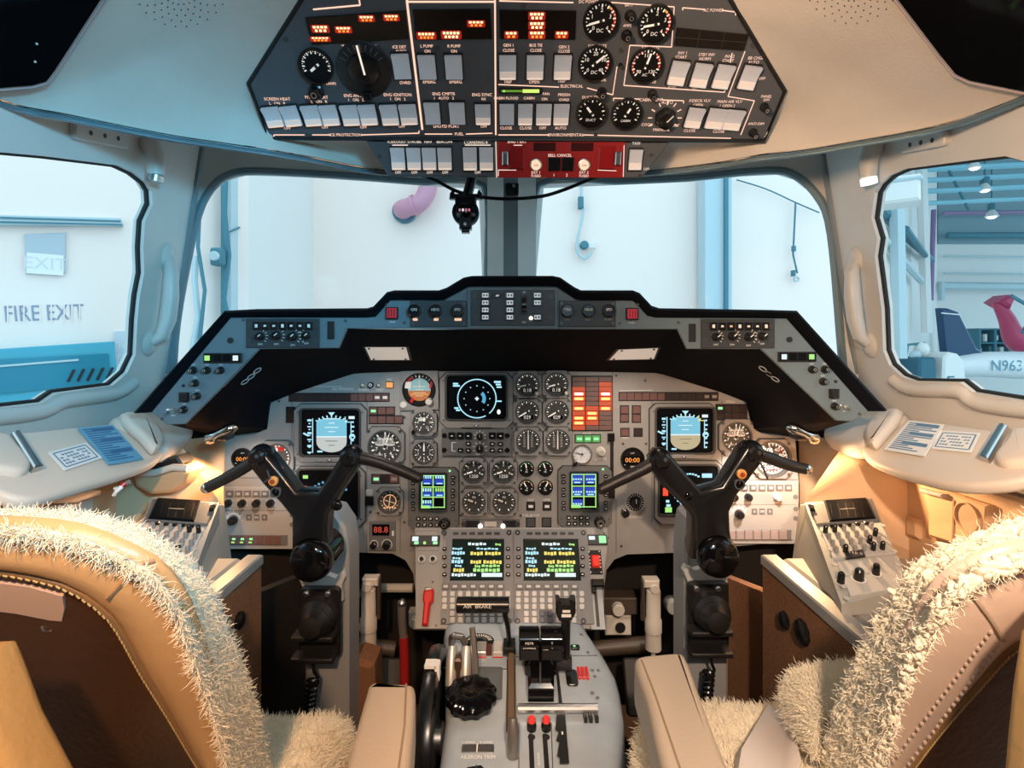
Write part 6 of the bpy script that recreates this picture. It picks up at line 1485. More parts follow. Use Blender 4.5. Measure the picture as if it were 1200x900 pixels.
# chrome twin levers behind it
t = thing('twin_roller_lever', 'pair of worn silver cylinders with a gap between, behind the fluted trim knob', 'lever', PTP.at(536, 803)); u, v = PTP.sc(536, 803)
b = MB()
for x in (-8, 9): b.tube([(x * u, 0, .0), (x * u, .02, .035), (x * u, .04, .055)], [6.5 * u, 6.5 * u, 5.5 * u], mat('scuffed silver', (.50, .48, .46), .38, .6), 14)
b.build_each('cylinder', t); b = MB(); b.box(.5 * u, .018, 8 * u, .02, .0, .05, mat('painted slot shade brown', (.06, .035, .02), .4), .004); b.build('gap_shade', t)  # brown block fills the gap, its colour painted as the shade there
t = thing('glint_post', 'slender metal post added for its chrome glints, between trim knob and roller lever', 'lever', PTP.at(557, 800)); u, v = PTP.sc(557, 800)
b = MB(); b.tube([(0, 0, 0), (-1 * u, .018, .04), (-5 * u, .045, .09)], [5 * u, 4.4 * u, 3.6 * u], mat('worn metal', (.32, .31, .30), .3, .8), 10); b.build('stem', t)
b = MB(); b.ball((0, -.002, .006), 3.0 * u, CHROME, 12); b.ball((0, -.03, .008), 2.4 * u, CHROME, 12); b.build('tip', t)  # post and chrome balls added to make two glints
b = MB(); b.tube([(-6 * u, .1, -.004), (-5 * u, .09, .02), (0, .075, .035), (9 * u, .07, .036), (13 * u, .07, .02)], 4.4 * u, mat('worn metal', (.32, .31, .30), .3, .8), 10)
tag(b.build('bent_tube', None, PTP.at(529, 792)), 'short bent grey metal tube at the top corner of the pedestal by the trim wheel', 'tube')
# half-round scale and silver blocks near the keyboards
t = thing('trim_scale', 'half-round black scale with white ticks and two silver blocks at the top of the pedestal', 'scale', PTP.at(562, 754)); u, v = PTP.sc(562, 754)
b = MB(); b.X = Matrix.Scale(.8, 4, (0, 1, 0)); b.disc(0, 4 * u, 17 * u, .0015, SATIN, 28); b.ticks(0, 4 * u, 10 * u, 15 * u, D2(10), D2(170), 14, .0022, .002, WHITE); b.arc(0, 4 * u, 5 * u, 9 * u, D2(10), D2(170), .002, DGREY, 16); b.X = None; b.build('scale_disc', t)
b = MB(); b.box(3 * u, -9 * v, 11 * u, 13 * v, 0, .012, mat('scuffed silver', (.50, .48, .46), .38, .6), .002); b.box(22 * u, -9 * v, 11 * u, 13 * v, 0, .012, GREY, .002); b.box(12 * u, -9 * v, 6 * u, 10 * v, 0, .008, mat('dark brown insert', (.08, .02, .015), .5)); b.build_each('block', t)
b = MB(); b.quad(3 * u, -16 * v, 12 * u, 1.6 * v, .001, RED); b.quad(22 * u, -16 * v, 12 * u, 1.6 * v, .001, RED); b.build_each('red_line', t)
# pedestal markings & small fittings as parts of the pedestal
qf, (u, v) = pr(601, 830)
PM_ = T(0, -1.1, 0) @ PTP.at(601, 830)
lo = -.0095
b = MB()
b.rbox(*qf(560, 872), 35 * u, 8 * v, .002, lo, lo + .0016, STEEL); b.box(*qf(551, 872), 15 * u, 7 * v, lo + .0016, lo + .002, DGREY); b.box(*qf(568, 872), 15 * u, 7 * v, lo + .0016, lo + .002, DGREY); b.quad(*qf(559, 872), 1.4 * u, 9 * v, lo + .0022, WHITE)
b.text('AILERON TRIM', *qf(560, 882), 6.2 * u, lo + .0008, WHITE, 37 * u); b.text('L WING', *qf(549, 865), 4 * u, lo + .0008, WHITE); b.text('R WING', *qf(570, 865), 4 * u, lo + .0008, WHITE)
ob = b.build('trim_window', PB); ob.matrix_basis = PM_
b = MB()
for px in (623, 640): b.rbox(*qf(px, 880), 5 * u, 44 * v, 2 * u, lo, lo + .0012, BLACK); b.disc(*qf(px, 859), 4.2 * u, lo + .0014, BLACK, 14)
b.text('FRICTION', *qf(631.5, 884), 3.4 * u, lo + .0008, WHITE, None, PI / 2); ob = b.build('lever_slot', PB); ob.matrix_basis = PM_
for px in (623, 640):
    b = MB(); b.lathe([(5.5 * u, 0), (5.5 * u, .010), (4.2 * u, .016)], SATIN, 16); b.lathe([(4.4 * u, .016), (4.2 * u, .022), (3 * u, .025)], mat('coral red cap', (.80, .05, .05), .35), 16); ob = b.build('fuel_cock', PB, label='black stub with a coral red cap'); ob.matrix_basis = PM_ @ T(*qf(px, 849), lo)
b = MB(); b.tube([(0, 0, 0), (0, .004, .03), (0, .02, .055)], [7 * u, 6.2 * u, 5 * u], mat('worn metal', (.32, .31, .30), .3, .8), 14); ob = b.build('stub_lever', PB, label='short silver stub lever'); ob.matrix_basis = PM_ @ T(*qf(601, 880), lo)
b = MB(); b.tube([(qf(607, 832)[0], qf(607, 832)[1], .004), (qf(700, 832)[0], qf(700, 832)[1], .004)], .008, STEEL, 10); ob = b.build('cover_hinge', PB); ob.matrix_basis = PM_
b = MB()
for px in (686, 692, 699): b.box(*qf(px, 838), 4 * u, 8 * v, lo, .001, BLACK)
b.build_each('vent_slot', PB, PM_)
b = MB()
for k in range(3): b.box(*qf(678.5 + 4.6 * k, 790), 3.6 * u, 15 * v, 0, .006, mat('bright red flag', (.70, .02, .02), .4), .001)
b.build_each('red_flag', PB, PM_)
b = MB(); screws(b, [qf(694, 786), qf(701, 786), qf(697, 793), qf(689, 765), qf(681, 744), qf(694, 812), qf(700, 818)], .004, 0, STEEL); b.build_each('screw', PB, PM_)
b = MB(); b.rbox(*qf(674, 760), 12 * u, 6 * v, .003, 0, .006, SATIN, .001); b.disc(*qf(673, 760), 1.8 * u, .0062, GRL, 10); ob = b.build('green_lamp', PB); ob.matrix_basis = PM_
b = MB(); b.lathe([(16 * u, 0), (15 * u, .012), (11 * u, .015)], SATIN, 20, 0, 0, True, 8, .05)
for a in range(8): b.bar(0, 0, 13 * u * math.cos(a * .785), 13 * u * math.sin(a * .785), .002, .015, .016, STEEL)
ob = b.build('rudder_trim_knob', PB); ob.matrix_basis = PM_ @ T(*qf(557, 914), lo)
b = MB(); b.bar(*qf(603, 770), *qf(700, 768), .0016, 0, .0006, DGREY); b.bar(*qf(520, 783), *qf(595, 785), .003, 0, .0012, STEEL); b.bar(*qf(608, 842), *qf(608, 900), .0016, lo, lo + .0006, DGREY); b.bar(*qf(646, 842), *qf(648, 900), .0016, lo, lo + .0006, DGREY); b.build_each('panel_seam', PB, PM_)
b = MB(); b.rbox(*qf(569, 800), 42 * u, 42 * v, .004, 0, .0015, mat('dark blue grey cover', (.10, .115, .125), .4)); ob = b.build('cover_plate', PB); ob.matrix_basis = PM_
# trim wheel standing at the pedestal edge
t = thing('trim_handwheel', 'black trim wheel with a white marker standing along the pedestal edge by the red handle', 'wheel', T(-.158, 1.10, CZ - .80) @ Matrix.Rotation(PI / 2, 4, 'Y'))
b = MB(); b.lathe([(.150, -.016), (.165, -.012), (.168, 0), (.165, .012), (.150, .016), (.12, .006), (.12, -.006), (.150, -.016)], SATIN, 48, 0, 0, False); b.build('rim', t)
b = MB(); b.cyl(0, 0, .12, -.005, .005, DGREY, 32); b.cyl(0, 0, .03, -.02, .02, STEEL, 16, .003); b.build('web', t)
b = MB(); b.box(-.155, -.03, .03, .024, .008, .0172, WHITE, .002); b.box(-.168, -.03, .006, .024, -.012, .012, WHITE, .002); b.build('marker', t)
# ================================================================ yokes and columns
def rslab(b, poly, z0, z1, r, m, n=4, bottom=True):
    """slab with rounded top (and bottom) edge"""
    k = len(poly)
    if sum(poly[i][0] * poly[(i + 1) % k][1] - poly[(i + 1) % k][0] * poly[i][1] for i in range(k)) < 0: poly = poly[::-1]
    rings = []
    if bottom: rings += [(inset(poly, r * (1 - math.sin(a))), z0 + r * (1 - math.cos(a))) for a in [PI / 2 * i / n for i in range(n)]]
    rings += [(poly, z0 + (r if bottom else 0)), (poly, z1 - r)]
    rings += [(inset(poly, r * (1 - math.cos(a))), z1 - r + r * math.sin(a)) for a in [PI / 2 * i / n for i in range(1, n + 1)]]
    vs = [(x, y, z) for p, z in rings for x, y in p]; fs = []
    for q in range(len(rings) - 1):
        for i in range(k):
            j = (i + 1) % k; fs.append((q * k + i, q * k + j, (q + 1) * k + j, (q + 1) * k + i))
    fs.append(tuple(reversed(range(k)))); e = (len(rings) - 1) * k; fs.append(tuple(range(e, e + k)))
    return b.add(vs, fs, m)
YD = 1.12; YS = YD / F
GRIP = mat('grip black brown', (.016, .012, .011), .38, bump=.2, bscale=500)
def yoke(lab, hub, hr, body, gL, gR, tipL, tipR, jl, jr, cap, btn, dialp, lever):
    t = thing('control_yoke', lab, 'yoke', YP(YD).at(*hub), 'control yokes'); q = lambda px, py: ((px - hub[0]) * YS, (hub[1] - py) * YS)
    b = MB(); rslab(b, [q(*p) for p in body], -.030, .022, .010, SATIN); b.build('yoke_body', t, ang=50)
    b = MB(); r = hr * YS; b.lathe([(r * .98, -.06), (r, .02), (r, .030), (r * .95, .036), (r * .80, .041), (r * .45, .046), (r * .05, .048)], GLOSSB, 36); b.ring(0, 0, r * 1.0, r * 1.05, .016, .022, DGREY, 36); b.build('hub_cap', t)
    for j, g, tip, gm in ((jl, gL, tipL, 0), (jr, gR, tipR, 1)):
        b = MB(); b.ball((*q(*j[:2]), 0), j[2] * YS, SATIN, 20, 1, 1, 1.25); b.lathe([(j[2] * .72 * YS, .012), (j[2] * .72 * YS, .026), (j[2] * .5 * YS, .030)], SATIN, 18, *q(*j[:2])); b.cyl(*q(j[0] + 2, j[1] - 2), .004, .028, .032, CHROME if j is jr else DGREY, 10); b.build('horn_joint', t)
        P = spline([(*q(x, y), z) for x, y, z in g], 5)
        b = MB(); n = len(P); b.tube(P, [YS * (7.6 - 1.4 * i / (n - 1)) for i in range(n)], GRIP, 16, up=(0, 1, 0))
        o = b.build('hand_grip', t); b = MB(); b.ball(P[-1], 6.3 * YS, CHROME if tip else GRIP, 14); b.build('grip_end', o, label='shiny metal tip' if tip else None)
    b = MB(); b.lathe([(5.6 * YS, .020), (5.6 * YS, .027), (3.2 * YS, .029)], mat('orange button ring', (.75, .32, .08), .35), 18, *q(*btn)); b.cyl(*q(*btn), 2.6 * YS, .028, .033, mat('orange button core', (.35, .06, .02), .3), 12, .001); b.build('orange_button', t, label='orange push button')
    b = MB(); b.ring(*q(*dialp), 4.6 * YS, 6.2 * YS, .020, .026, mat('dull ring', (.16, .16, .16), .35, .6), 20); b.disc(*q(*dialp), 4.6 * YS, .023, GLOSSB, 18); b.bar(*q(*dialp), *q(dialp[0] + 1, dialp[1] - 4), .0018, .0232, .0238, DGREY); b.build('trim_switch', t)
    b = MB(); b.tube([(*q(*lever[0]), .02), (*q(*lever[1]), .03), (*q(*lever[2]), .028)], .0022, DGREY, 6); b.ball((*q(*cap), .018), 6.5 * YS, GLOSSB, 12, 1, 1, .6); b.build('trigger', t)
    return t
yoke('black ram-horn control yoke in front of the fire exit side displays', (370, 651), 23.5,
     [(346, 655), (346, 603), (333, 587), (312, 564), (300, 549), (293, 538), (296, 527), (306, 523), (318, 530), (335, 551), (352, 573), (376, 573), (389, 554), (400, 536), (404, 529), (418, 528), (424, 537), (419, 549), (404, 572), (388, 600), (386, 620), (390, 655)],
     [(304, 535, 0), (288, 547, .002), (262, 562, .006), (246, 570, .012)], [(412, 535, 0), (436, 539, .002), (466, 549, .004), (491, 559, .008)], True, False, (307, 533, 13), (412, 534, 13.5), (398, 589), (326.5, 560), (329, 573), ((318, 548), (324, 556), (316, 562)))
yoke('black ram-horn control yoke turned slightly, in front of the bright pale audio panel', (836, 647), 23,
     [(808, 652), (808, 603), (802, 594), (773, 566), (762, 548), (760, 536), (768, 526), (780, 528), (800, 551), (818, 572), (841, 566), (856, 542), (869, 522), (878, 517), (890, 523), (892, 536), (878, 554), (861, 576), (851, 597), (852, 620), (857, 652)],
     [(770, 540, 0), (752, 550, .002), (726, 562, .004), (704, 572, .008)], [(880, 530, 0), (900, 536, .002), (922, 544, .006), (941, 548, .014)], False, True, (773, 537, 13), (880, 529, 13.5), (803, 578), (863, 552), (861, 564), ((884, 536), (888, 548), (892, 557)))
CD = 1.20; CS = CD / F
def column(lab, ox, gx, plate_y, coil, blab):
    t = thing('control_column', lab, 'column', YP(CD).at(ox, 690), 'control column posts'); q = lambda px, py: ((px - ox) * CS, (690 - py) * CS)
    CG = mat('column grey paint', (.30, .30, .30), .45)
    b = MB(); pts = [q(ox - 22, 905), q(ox - 22, 640), q(ox - 18, 612), q(ox - 4, 600), q(ox + 14, 604), q(ox + 26, 622), q(ox + 30, 650), q(ox + 30, 905)]
    b.prism(pts, -.10, -.015, CG, .006); b.build('post', t)
    b = MB(); rslab(b, [q(ox + x, plate_y + y) for x, y in ((-27, 0), (-24, -6), (-14, -1), (2, -4), (18, 2), (26, -6), (29, 2), (25, 10), (26, 30), (-22, 30), (-21, 14))], -.015, .004, .003, mat('cast pale grey', (.50, .49, .47), .45)); b.build('bracket', t)
    b = MB(); b.rbox(0 + 1 * CS, -(plate_y + 52 - 690) * CS, 48 * CS, 82 * CS, .012, .002, .014, mat('black boot plate', (.012, .011, .011), .35), .004)
    for x in (-14, 11): b.lathe([(3.4 * CS, .014), (3.4 * CS, .019), (2.2 * CS, .021)], STEEL, 12, *q(ox + x, plate_y + 18))
    b.build('boot_plate', t)
    b = MB(); c = q(ox + 1, plate_y + 42); b.lathe([(22 * CS, .012), (20 * CS, .03), (21 * CS, .036), (17 * CS, .046), (18 * CS, .052), (13 * CS, .064), (12 * CS, .074), (4 * CS, .078)], mat('rubber boot', (.014, .013, .013), .42), 28, *c)
    for y in (62, 86): rslab(b, [q(ox + x, plate_y + y + d) for x, d in ((-25, -3), (22, -3), (22, 3), (-25, 3))], .012, .05, .004, mat('rubber boot', (.014, .013, .013), .42))
    b.build('rubber_boot', t)
    b = MB(); x0, y0, x1, y1, nn = coil; P = [(*q(x0, plate_y + 88), .03), (*q(x0 + 2, y0 - 8), .03)]
    for i in range(nn * 10 + 1):
        a = 2 * PI * i / 10; f = i / (nn * 10); cx, cy = q(x0 + (x1 - x0) * f, y0 + (y1 - y0) * f); P.append((cx + 6 * CS * math.cos(a), cy + 3 * CS * math.sin(a) * .4, .025 + 6 * CS * math.sin(a)))
    b.tube(P, .0035, SATIN, 6); b.build('coiled_cord', t)
    return t
column('grey control column post with black boot below the fire exit side yoke', 376, 1, 674, (372, 786, 366, 830, 8), '')
column('grey control column post with black boot below the helicopter side yoke', 827, 1, 668, (826, 776, 822, 822, 8), '')

# ================================================================ footwell hardware
IVORY = mat('ivory enamel', (.66, .60, .52), .4)
FD = 1.42; FS = FD / F
def damper(lab, cx, y0, s):
    t = thing('damper_cylinder', lab, 'damper', YP(FD).at(cx, y0), 'footwell dampers'); k = FS
    b = MB(); b.X = Matrix.Rotation(PI / 2, 4, 'X'); b.lathe([(5 * k, -2 * k), (8.4 * k, 2 * k), (8.4 * k, 34 * k), (9.8 * k, 36 * k), (9.8 * k, 50 * k), (9.0 * k, 51 * k), (9.4 * k, 70 * k), (6 * k, 72 * k), (2.5 * k, 73 * k), (2.2 * k, 98 * k)], IVORY, 20); b.X = None; b.build('cylinder', t)
    b = MB(); b.box(3 * s * k, 8 * k, 18 * k, 9 * k, -.015, .015, IVORY, .003); b.cyl(0, 3 * k, 5.5 * k, -.02, .022, IVORY, 16, .002); b.box(12 * s * k, -14 * k, 4 * k, 46 * k, -.01, .006, mat('dark bronze', (.07, .05, .035), .45), .002); b.build('clevis', t)
    b = MB(); b.cyl(0, -98 * k, 4 * k, -.012, .012, STEEL, 12); b.box(0, -88 * k, 7 * k, 10 * k, -.008, .008, STEEL, .002); b.build('rod_end', t)
damper('ivory damper cylinder in the dark footwell, fire exit side', 432, 688, 1); damper('ivory damper cylinder in the brown footwell, helicopter side', 765.5, 690, -1)
t = thing('red_grip_lever', 'grey lever with a red lower sleeve standing in the fire exit side footwell', 'lever', YP(1.34).at(471, 708)); k = 1.34 / F
b = MB(); b.tube([(0, 0, 0), (0, -18 * k, 0), (2 * k, -40 * k, 0)], [5 * k, 5 * k, 4.6 * k], mat('worn grey metal', (.22, .20, .18), .4, .5), 12, up=(1, 0, 0)); b.ball((0, 1 * k, 0), 5.4 * k, STEEL, 12); b.build('rod', t)
b = MB(); b.tube([(2 * k, -38 * k, 0), (3 * k, -62 * k, 0), (3 * k, -100 * k, 0)], [5.4 * k, 5.8 * k, 5.8 * k], mat('dark red sleeve', (.30, .012, .012), .4), 12, up=(1, 0, 0)); b.build('sleeve', t)
for sx, cx, lab in ((1, 424, 'rudder pedal linkage of pale brackets behind the ivory damper, fire exit side footwell'), (-1, 728, 'rudder pedal linkage of pale brackets beside the slide lever, helicopter side footwell')):
    t = thing('pedal_linkage', lab, 'linkage', YP(1.55).at(cx, 715), 'pedal linkages'); k = 1.55 / F
    b = MB()
    if sx > 0:
        b.tube([(-16 * k, 18 * k, 0), (-10 * k, 8 * k, .01), (-14 * k, -8 * k, .01), (-4 * k, -22 * k, 0)], 5 * k, IVORY, 10); b.cyl(-10 * k, 18 * k, 8 * k, -.01, .03, IVORY, 14, .002); b.box(70 * k, -4 * k, 26 * k, 16 * k, 0, .03, IVORY, .004); b.cyl(66 * k, -4 * k, 6 * k, .03, .06, IVORY, 14, .002); b.tube([(22 * k, 26 * k, 0), (60 * k, 26 * k, 0)], 5 * k, IVORY, 10)
    else:
        b.box(-6 * k, 8 * k, 46 * k, 20 * k, -.03, .02, mat('dark bronze', (.07, .05, .035), .45), .004); b.cyl(-6 * k, 7 * k, 7 * k, .02, .04, IVORY, 14, .002); b.box(-4 * k, -16 * k, 30 * k, 24 * k, -.02, .01, IVORY, .004); b.cyl(-2 * k, -18 * k, 6 * k, .01, .014, BLACK, 14); b.cyl(58 * k, 8 * k, 8 * k, -.01, .03, IVORY, 14, .002); b.tube([(62 * k, 16 * k, 0), (66 * k, -10 * k, 0)], 4 * k, IVORY, 10)
    b.build_each('bracket', t)
    b = MB(); b.tube([(-30 * k * sx, -40 * k, 0), (40 * k * sx, -46 * k, 0)], 9 * k, mat('dark bronze', (.07, .05, .035), .45), 12); b.build('torque_tube', t)
    b = MB()
    for i, x in enumerate((-14, 36)):
        b.X = T(x * k * sx, -76 * k, .05) @ Matrix.Rotation(-.5, 4, 'X'); b.rbox(0, 0, 30 * k, 56 * k, .01, 0, .02, mat('pedal black', (.02, .018, .016), .5), .004)
    b.X = None; b.build_each('pedal', t)
b = MB(); b.prism([(x * 1.3 / F, y * 1.3 / F) for x, y in ((-17, 26), (-6, 32), (14, 26), (16, -50), (-17, -50))], -.08, .0, CARPET, .01)
tag(b.build('carpeted_block', None, YP(1.3).at(424, 806)), 'small brown carpeted block in the footwell under the ivory damper, fire exit side', 'block')
for s, lab in ((-1, 'black ribbed rubber mat on the floor ahead of the seat, fire exit side'), (1, 'black ribbed rubber mat on the floor ahead of the seat, helicopter side')):
    b = MB(); b.rbox(s * .36, 1.22, .34, .60, .02, .0, .006, MATBLK, .002)
    for i in range(28):
        for j in range(16): b.box(s * .36 - .155 + .0205 * j, .94 + .0205 * i, .010, .010, .006, .009, STEEL if (i + j) % 9 == 0 else MATBLK, .002)
    tag(b.build('floor_mat'), lab, 'mat', 'floor mats')

for s, nm in ((-1, 'wall_footwell_left'), (1, 'wall_footwell_right')):
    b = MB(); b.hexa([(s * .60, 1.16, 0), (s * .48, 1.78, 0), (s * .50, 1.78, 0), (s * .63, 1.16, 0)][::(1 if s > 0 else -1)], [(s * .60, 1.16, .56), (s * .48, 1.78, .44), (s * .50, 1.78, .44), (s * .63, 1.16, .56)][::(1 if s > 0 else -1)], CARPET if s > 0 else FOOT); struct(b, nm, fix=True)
# ================================================================ side consoles, ledges, side wall leather
def mx(p, s): return (1200 - p[0], p[1]) if s < 0 else p
CT = -.455
for s, lab, sn in ((-1, 'grey side console with brown carpeted flank, fire exit side', 'F'), (1, 'grey side console with brown carpeted flank and black plugs, helicopter side', 'H')):
    t = thing('side_console', lab, 'console', T(s * .55, .9, 0)); CGR = mat('console grey', (.34, .33, .31), .5)
    b = MB(); b.box(s * .165, .035, .29, .43, .0, CZ + CT, CGR, .006); b.build('console_body', t)
    b = MB(); b.box(s * -.012, .035, .02, .43, .0, CZ + CT - .012, CARPET, .004); b.build('carpet_flank', t)
    b = MB(); b.box(s * -.008, .035, .034, .435, CZ + CT - .014, CZ + CT + .006, mat('sill metal', (.52, .50, .47), .35, .5), .003); b.build('edge_trim', t)
    b = MB()
    for px, py, r in ((922, 727, .016), (943, 741, .022)):
        D_ = .53 * F / (px - 600); z = CZ + (400 - py) * D_ / F
        b.X = T(s * -.022, D_ - .9, z) @ Matrix.Rotation(-s * PI / 2, 4, 'Y'); b.lathe([(r, 0), (r, .006), (r * .7, .009)], SATIN, 18, 0, 0, True, 9, .05)
    b.X = None; b.build_each('round_plug', t)
    # tan leather lining of the side wall
    b = MB()
    xw = .865
    def pt(px, py, D_): v = W(*mx((px, py), s), D_); return v
    P1, P2, P3, P4 = pt(936, 510, 1.452), pt(992, 516, 1.30), pt(940, 592, 1.215), pt(937, 642, 1.452)
    P5, P6 = pt(1062, 520, 1.20), Vector((s * xw, 1.19, CZ + CT))
    base = lambda v: Vector((v.x, v.y, CZ + CT - .1))
    fl = s < 0
    b.add([P1, P2, P3, P4], [(0, 1, 2, 3) if fl else (3, 2, 1, 0)], TANWALL)
    b.add([P2, P5, P6, P3], [(0, 1, 2, 3) if fl else (3, 2, 1, 0)], TANWALL)
    b.add([P3, P6, base(P6), base(P3)], [(0, 1, 2, 3) if fl else (3, 2, 1, 0)], TANWALL)
    b.add([P4, P3, base(P3), base(P4)], [(0, 1, 2, 3) if fl else (3, 2, 1, 0)], TANWALL)
    b.box(s * (xw + .015), .78, .03, .88, CZ + CT - .02, CZ - .275, TANWALL)
    o = struct(b, 'wall_lining_left' if s < 0 else 'wall_lining_right', None, 25)

# ledges under the side windows
LA, LB, LC = Vector((.90, .94, CZ - .140)), Vector((.86, 1.35, CZ - .190)), Vector((.715, .85, CZ - .236))
def ledge(s, outl, lab, pad1, padc, cards, hnd, pad2):
    A_, B_, C_ = (Vector((s * v.x, v.y, v.z)) for v in (LA, LB, LC))
    n = (B_ - A_).cross(C_ - A_); n = n if n.z > 0 else -n
    P = Plane(A_, n, (0, 1, 0)); ref = P.hit(*outl[2])
    t = thing('side_ledge', lab, 'ledge', P.M(ref), None); uv = P.poly(outl, ref)
    b = MB(); rslab(b, [tuple(v) for v in spline(uv, 3, True)], -.022, 0, .009, LEDGE, 5); b.build('padded_top', t, ang=60)
    b = MB(); k = [tuple(v) for v in spline(inset(uv if sum(uv[i][0] * uv[(i + 1) % len(uv)][1] - uv[(i + 1) % len(uv)][0] * uv[i][1] for i in range(len(uv))) > 0 else uv[::-1], .0025), 3, True)]
    b.tube([(x, y, -.011) for x, y in k + k[:1]], .0028, mat('ledge piping', (.50, .42, .35), .5), 6); b.build('piping', t)
    b = MB(); rslab(b, [tuple(v) for v in spline(P.poly(pad2, ref), 3, True)], -.01, .014, .010, LEDGE, 4); b.build('raised_pad', t, ang=60)
    b = MB(); h = P.poly(hnd, ref); b.prism(h, 0, .012, STEEL, .002); c = [((h[0][0] * (1 - f) + h[1][0] * f, h[0][1] * (1 - f) + h[1][1] * f), (h[3][0] * (1 - f) + h[2][0] * f, h[3][1] * (1 - f) + h[2][1] * f)) for f in (.35, .65)]
    b.prism([c[0][0], c[1][0], c[1][1], c[0][1]], .012, .014, mat('slot dark blue', (.02, .06, .09), .3)); b.build('slotted_catch', t)
    # padded nose ahead of the ledge
    b = MB(); rslab(b, [tuple(v) for v in spline(P.poly(pad1, ref), 3, True)], -.035, .012, .016, mat('nose vinyl', (.55, .50, .45), .5, bump=.1, bscale=240), 4); b.build('padded_nose', t, ang=60)
    b = MB(); rslab(b, [tuple(v) for v in spline(P.poly(padc, ref), 3, True)], .0, .026, .012, LEDGE, 4); b.build('corner_pad', t, ang=60)
    for i, (pts, mm, lb) in enumerate(cards):
        uvc = P.poly(pts, ref); c = MB(); c.prism(uvc, .0015 + .0016 * i, .003 + .0016 * i, mm); z = .0033 + .0016 * i
        a0, a1, a2, a3 = (Vector(v) for v in uvc)
        ink = PRINT if mm is PAPER else mat('dark blue print', (.03, .14, .30), .6)
        def g(u, v): return tuple((a0 * (1 - u) + a1 * u) * (1 - v) + (a3 * (1 - u) + a2 * u) * v)
        if i == 0:
            for (u0, v0, u1, v1) in ((.08, .12, .92, .12), (.92, .12, .92, .88), (.92, .88, .08, .88), (.08, .88, .08, .12)): c.bar(*g(u0, v0), *g(u1, v1), .0025, z - .0004, z, ink)
            for r_ in range(4):
                for k in range(9):
                    if (r_ * 7 + k * 3) % 5: c.bar(*g(.14 + .08 * k, .28 + .15 * r_), *g(.14 + .08 * k + .055, .28 + .15 * r_), .004, z - .0004, z, ink)
        else:
            for r_ in range(15):
                v = .07 + .06 * r_; c.bar(*g(.08, v), *g(.5 + .42 * ((r_ * 5) % 4) / 3, v), .0035, z - .0004, z, ink)
            for v in (.05, .35, .66): c.poly([g(.3, v), g(.92, v), g(.92, v + .1), g(.3, v + .1)], z + .0002, ink)
        tag(c.build('checklist_card', None, P.M(ref)), lb, 'card', 'cards on the side ledges')
    return P, ref
ledge(-1, [(-70, 512), (0, 508), (126, 496), (152, 494), (184, 513), (192, 527), (186, 538), (163, 549), (93, 570), (45, 583), (14, 581), (-14, 570), (-70, 545)], 'pale padded ledge under the FIRE EXIT window',
      [(128, 495), (150, 489), (178, 486), (205, 498), (226, 508), (215, 520), (192, 530), (165, 515)], [(135, 495), (160, 494), (180, 507), (187, 527), (176, 536), (160, 520)],
      [([(55, 532), (100, 520), (119, 538), (75, 553)], PAPER, 'white bordered card partly under the blue card on the ledge by the FIRE EXIT window'), ([(90, 504), (131, 500), (167, 540), (126, 547)], PBLUE, 'blue printed card on the ledge by the FIRE EXIT window')],
      [(10, 513), (22, 512), (47, 552), (36, 555)], [(-30, 516), (4, 515), (20, 530), (33, 548), (26, 558), (4, 557), (-30, 548)])
ledge(1, [(1270, 512), (1200, 508), (1075, 491), (1050, 492), (1018, 507), (1009, 519), (1012, 534), (1035, 547), (1080, 560), (1123, 567), (1165, 566), (1200, 560), (1270, 540)], 'pale padded ledge under the helicopter window',
      [(1064, 489), (1040, 484), (1015, 484), (990, 495), (966, 508), (974, 518), (1005, 526), (1035, 512)], [(1062, 490), (1040, 491), (1024, 503), (1018, 520), (1028, 530), (1042, 517)],
      [([(1104, 506), (1150, 509), (1139, 532), (1092, 527)], PAPER, 'white bordered card beside the tilted list card on the ledge by the helicopter window'), ([(1066, 495), (1108, 500), (1085, 537), (1037, 529)], PAPER, 'tilted white list card with blue lines on the ledge by the helicopter window')],
      [(1172, 504), (1184, 504), (1161, 544), (1150, 540)], [(1240, 512), (1192, 508), (1182, 522), (1168, 540), (1176, 549), (1200, 548), (1240, 540)])
# chrome air outlet levers at the ends of the glareshield
for s, lab in ((-1, 'curved chrome air outlet lever at the foot of the glareshield, fire exit side'), (1, 'curved chrome air outlet lever at the foot of the glareshield, helicopter side')):
    t = thing('air_outlet_lever', lab, 'lever', YP(1.22).at(*mx((942, 508), s)), 'air outlet levers'); k = 1.22 / F
    b = MB(); b.tube(spline([(-s * 20 * k, 9 * k, 0), (-s * 8 * k, 4 * k, .012), (s * 4 * k, -2 * k, .014), (s * 16 * k, -9 * k, .0)], 4), [k * r for r in (3, 5, 6, 6, 5.4, 4.8, 4.6, 5.4, 6.4, 7, 6.6, 5.6, 3)], CHROME, 12, flat=.8); b.build('lever_blade', t)
    b = MB(); b.rbox(s * 4 * k, -4 * k, 26 * k, 10 * k, .006, -.03, 0, BLACK, .004); b.build('socket', t)
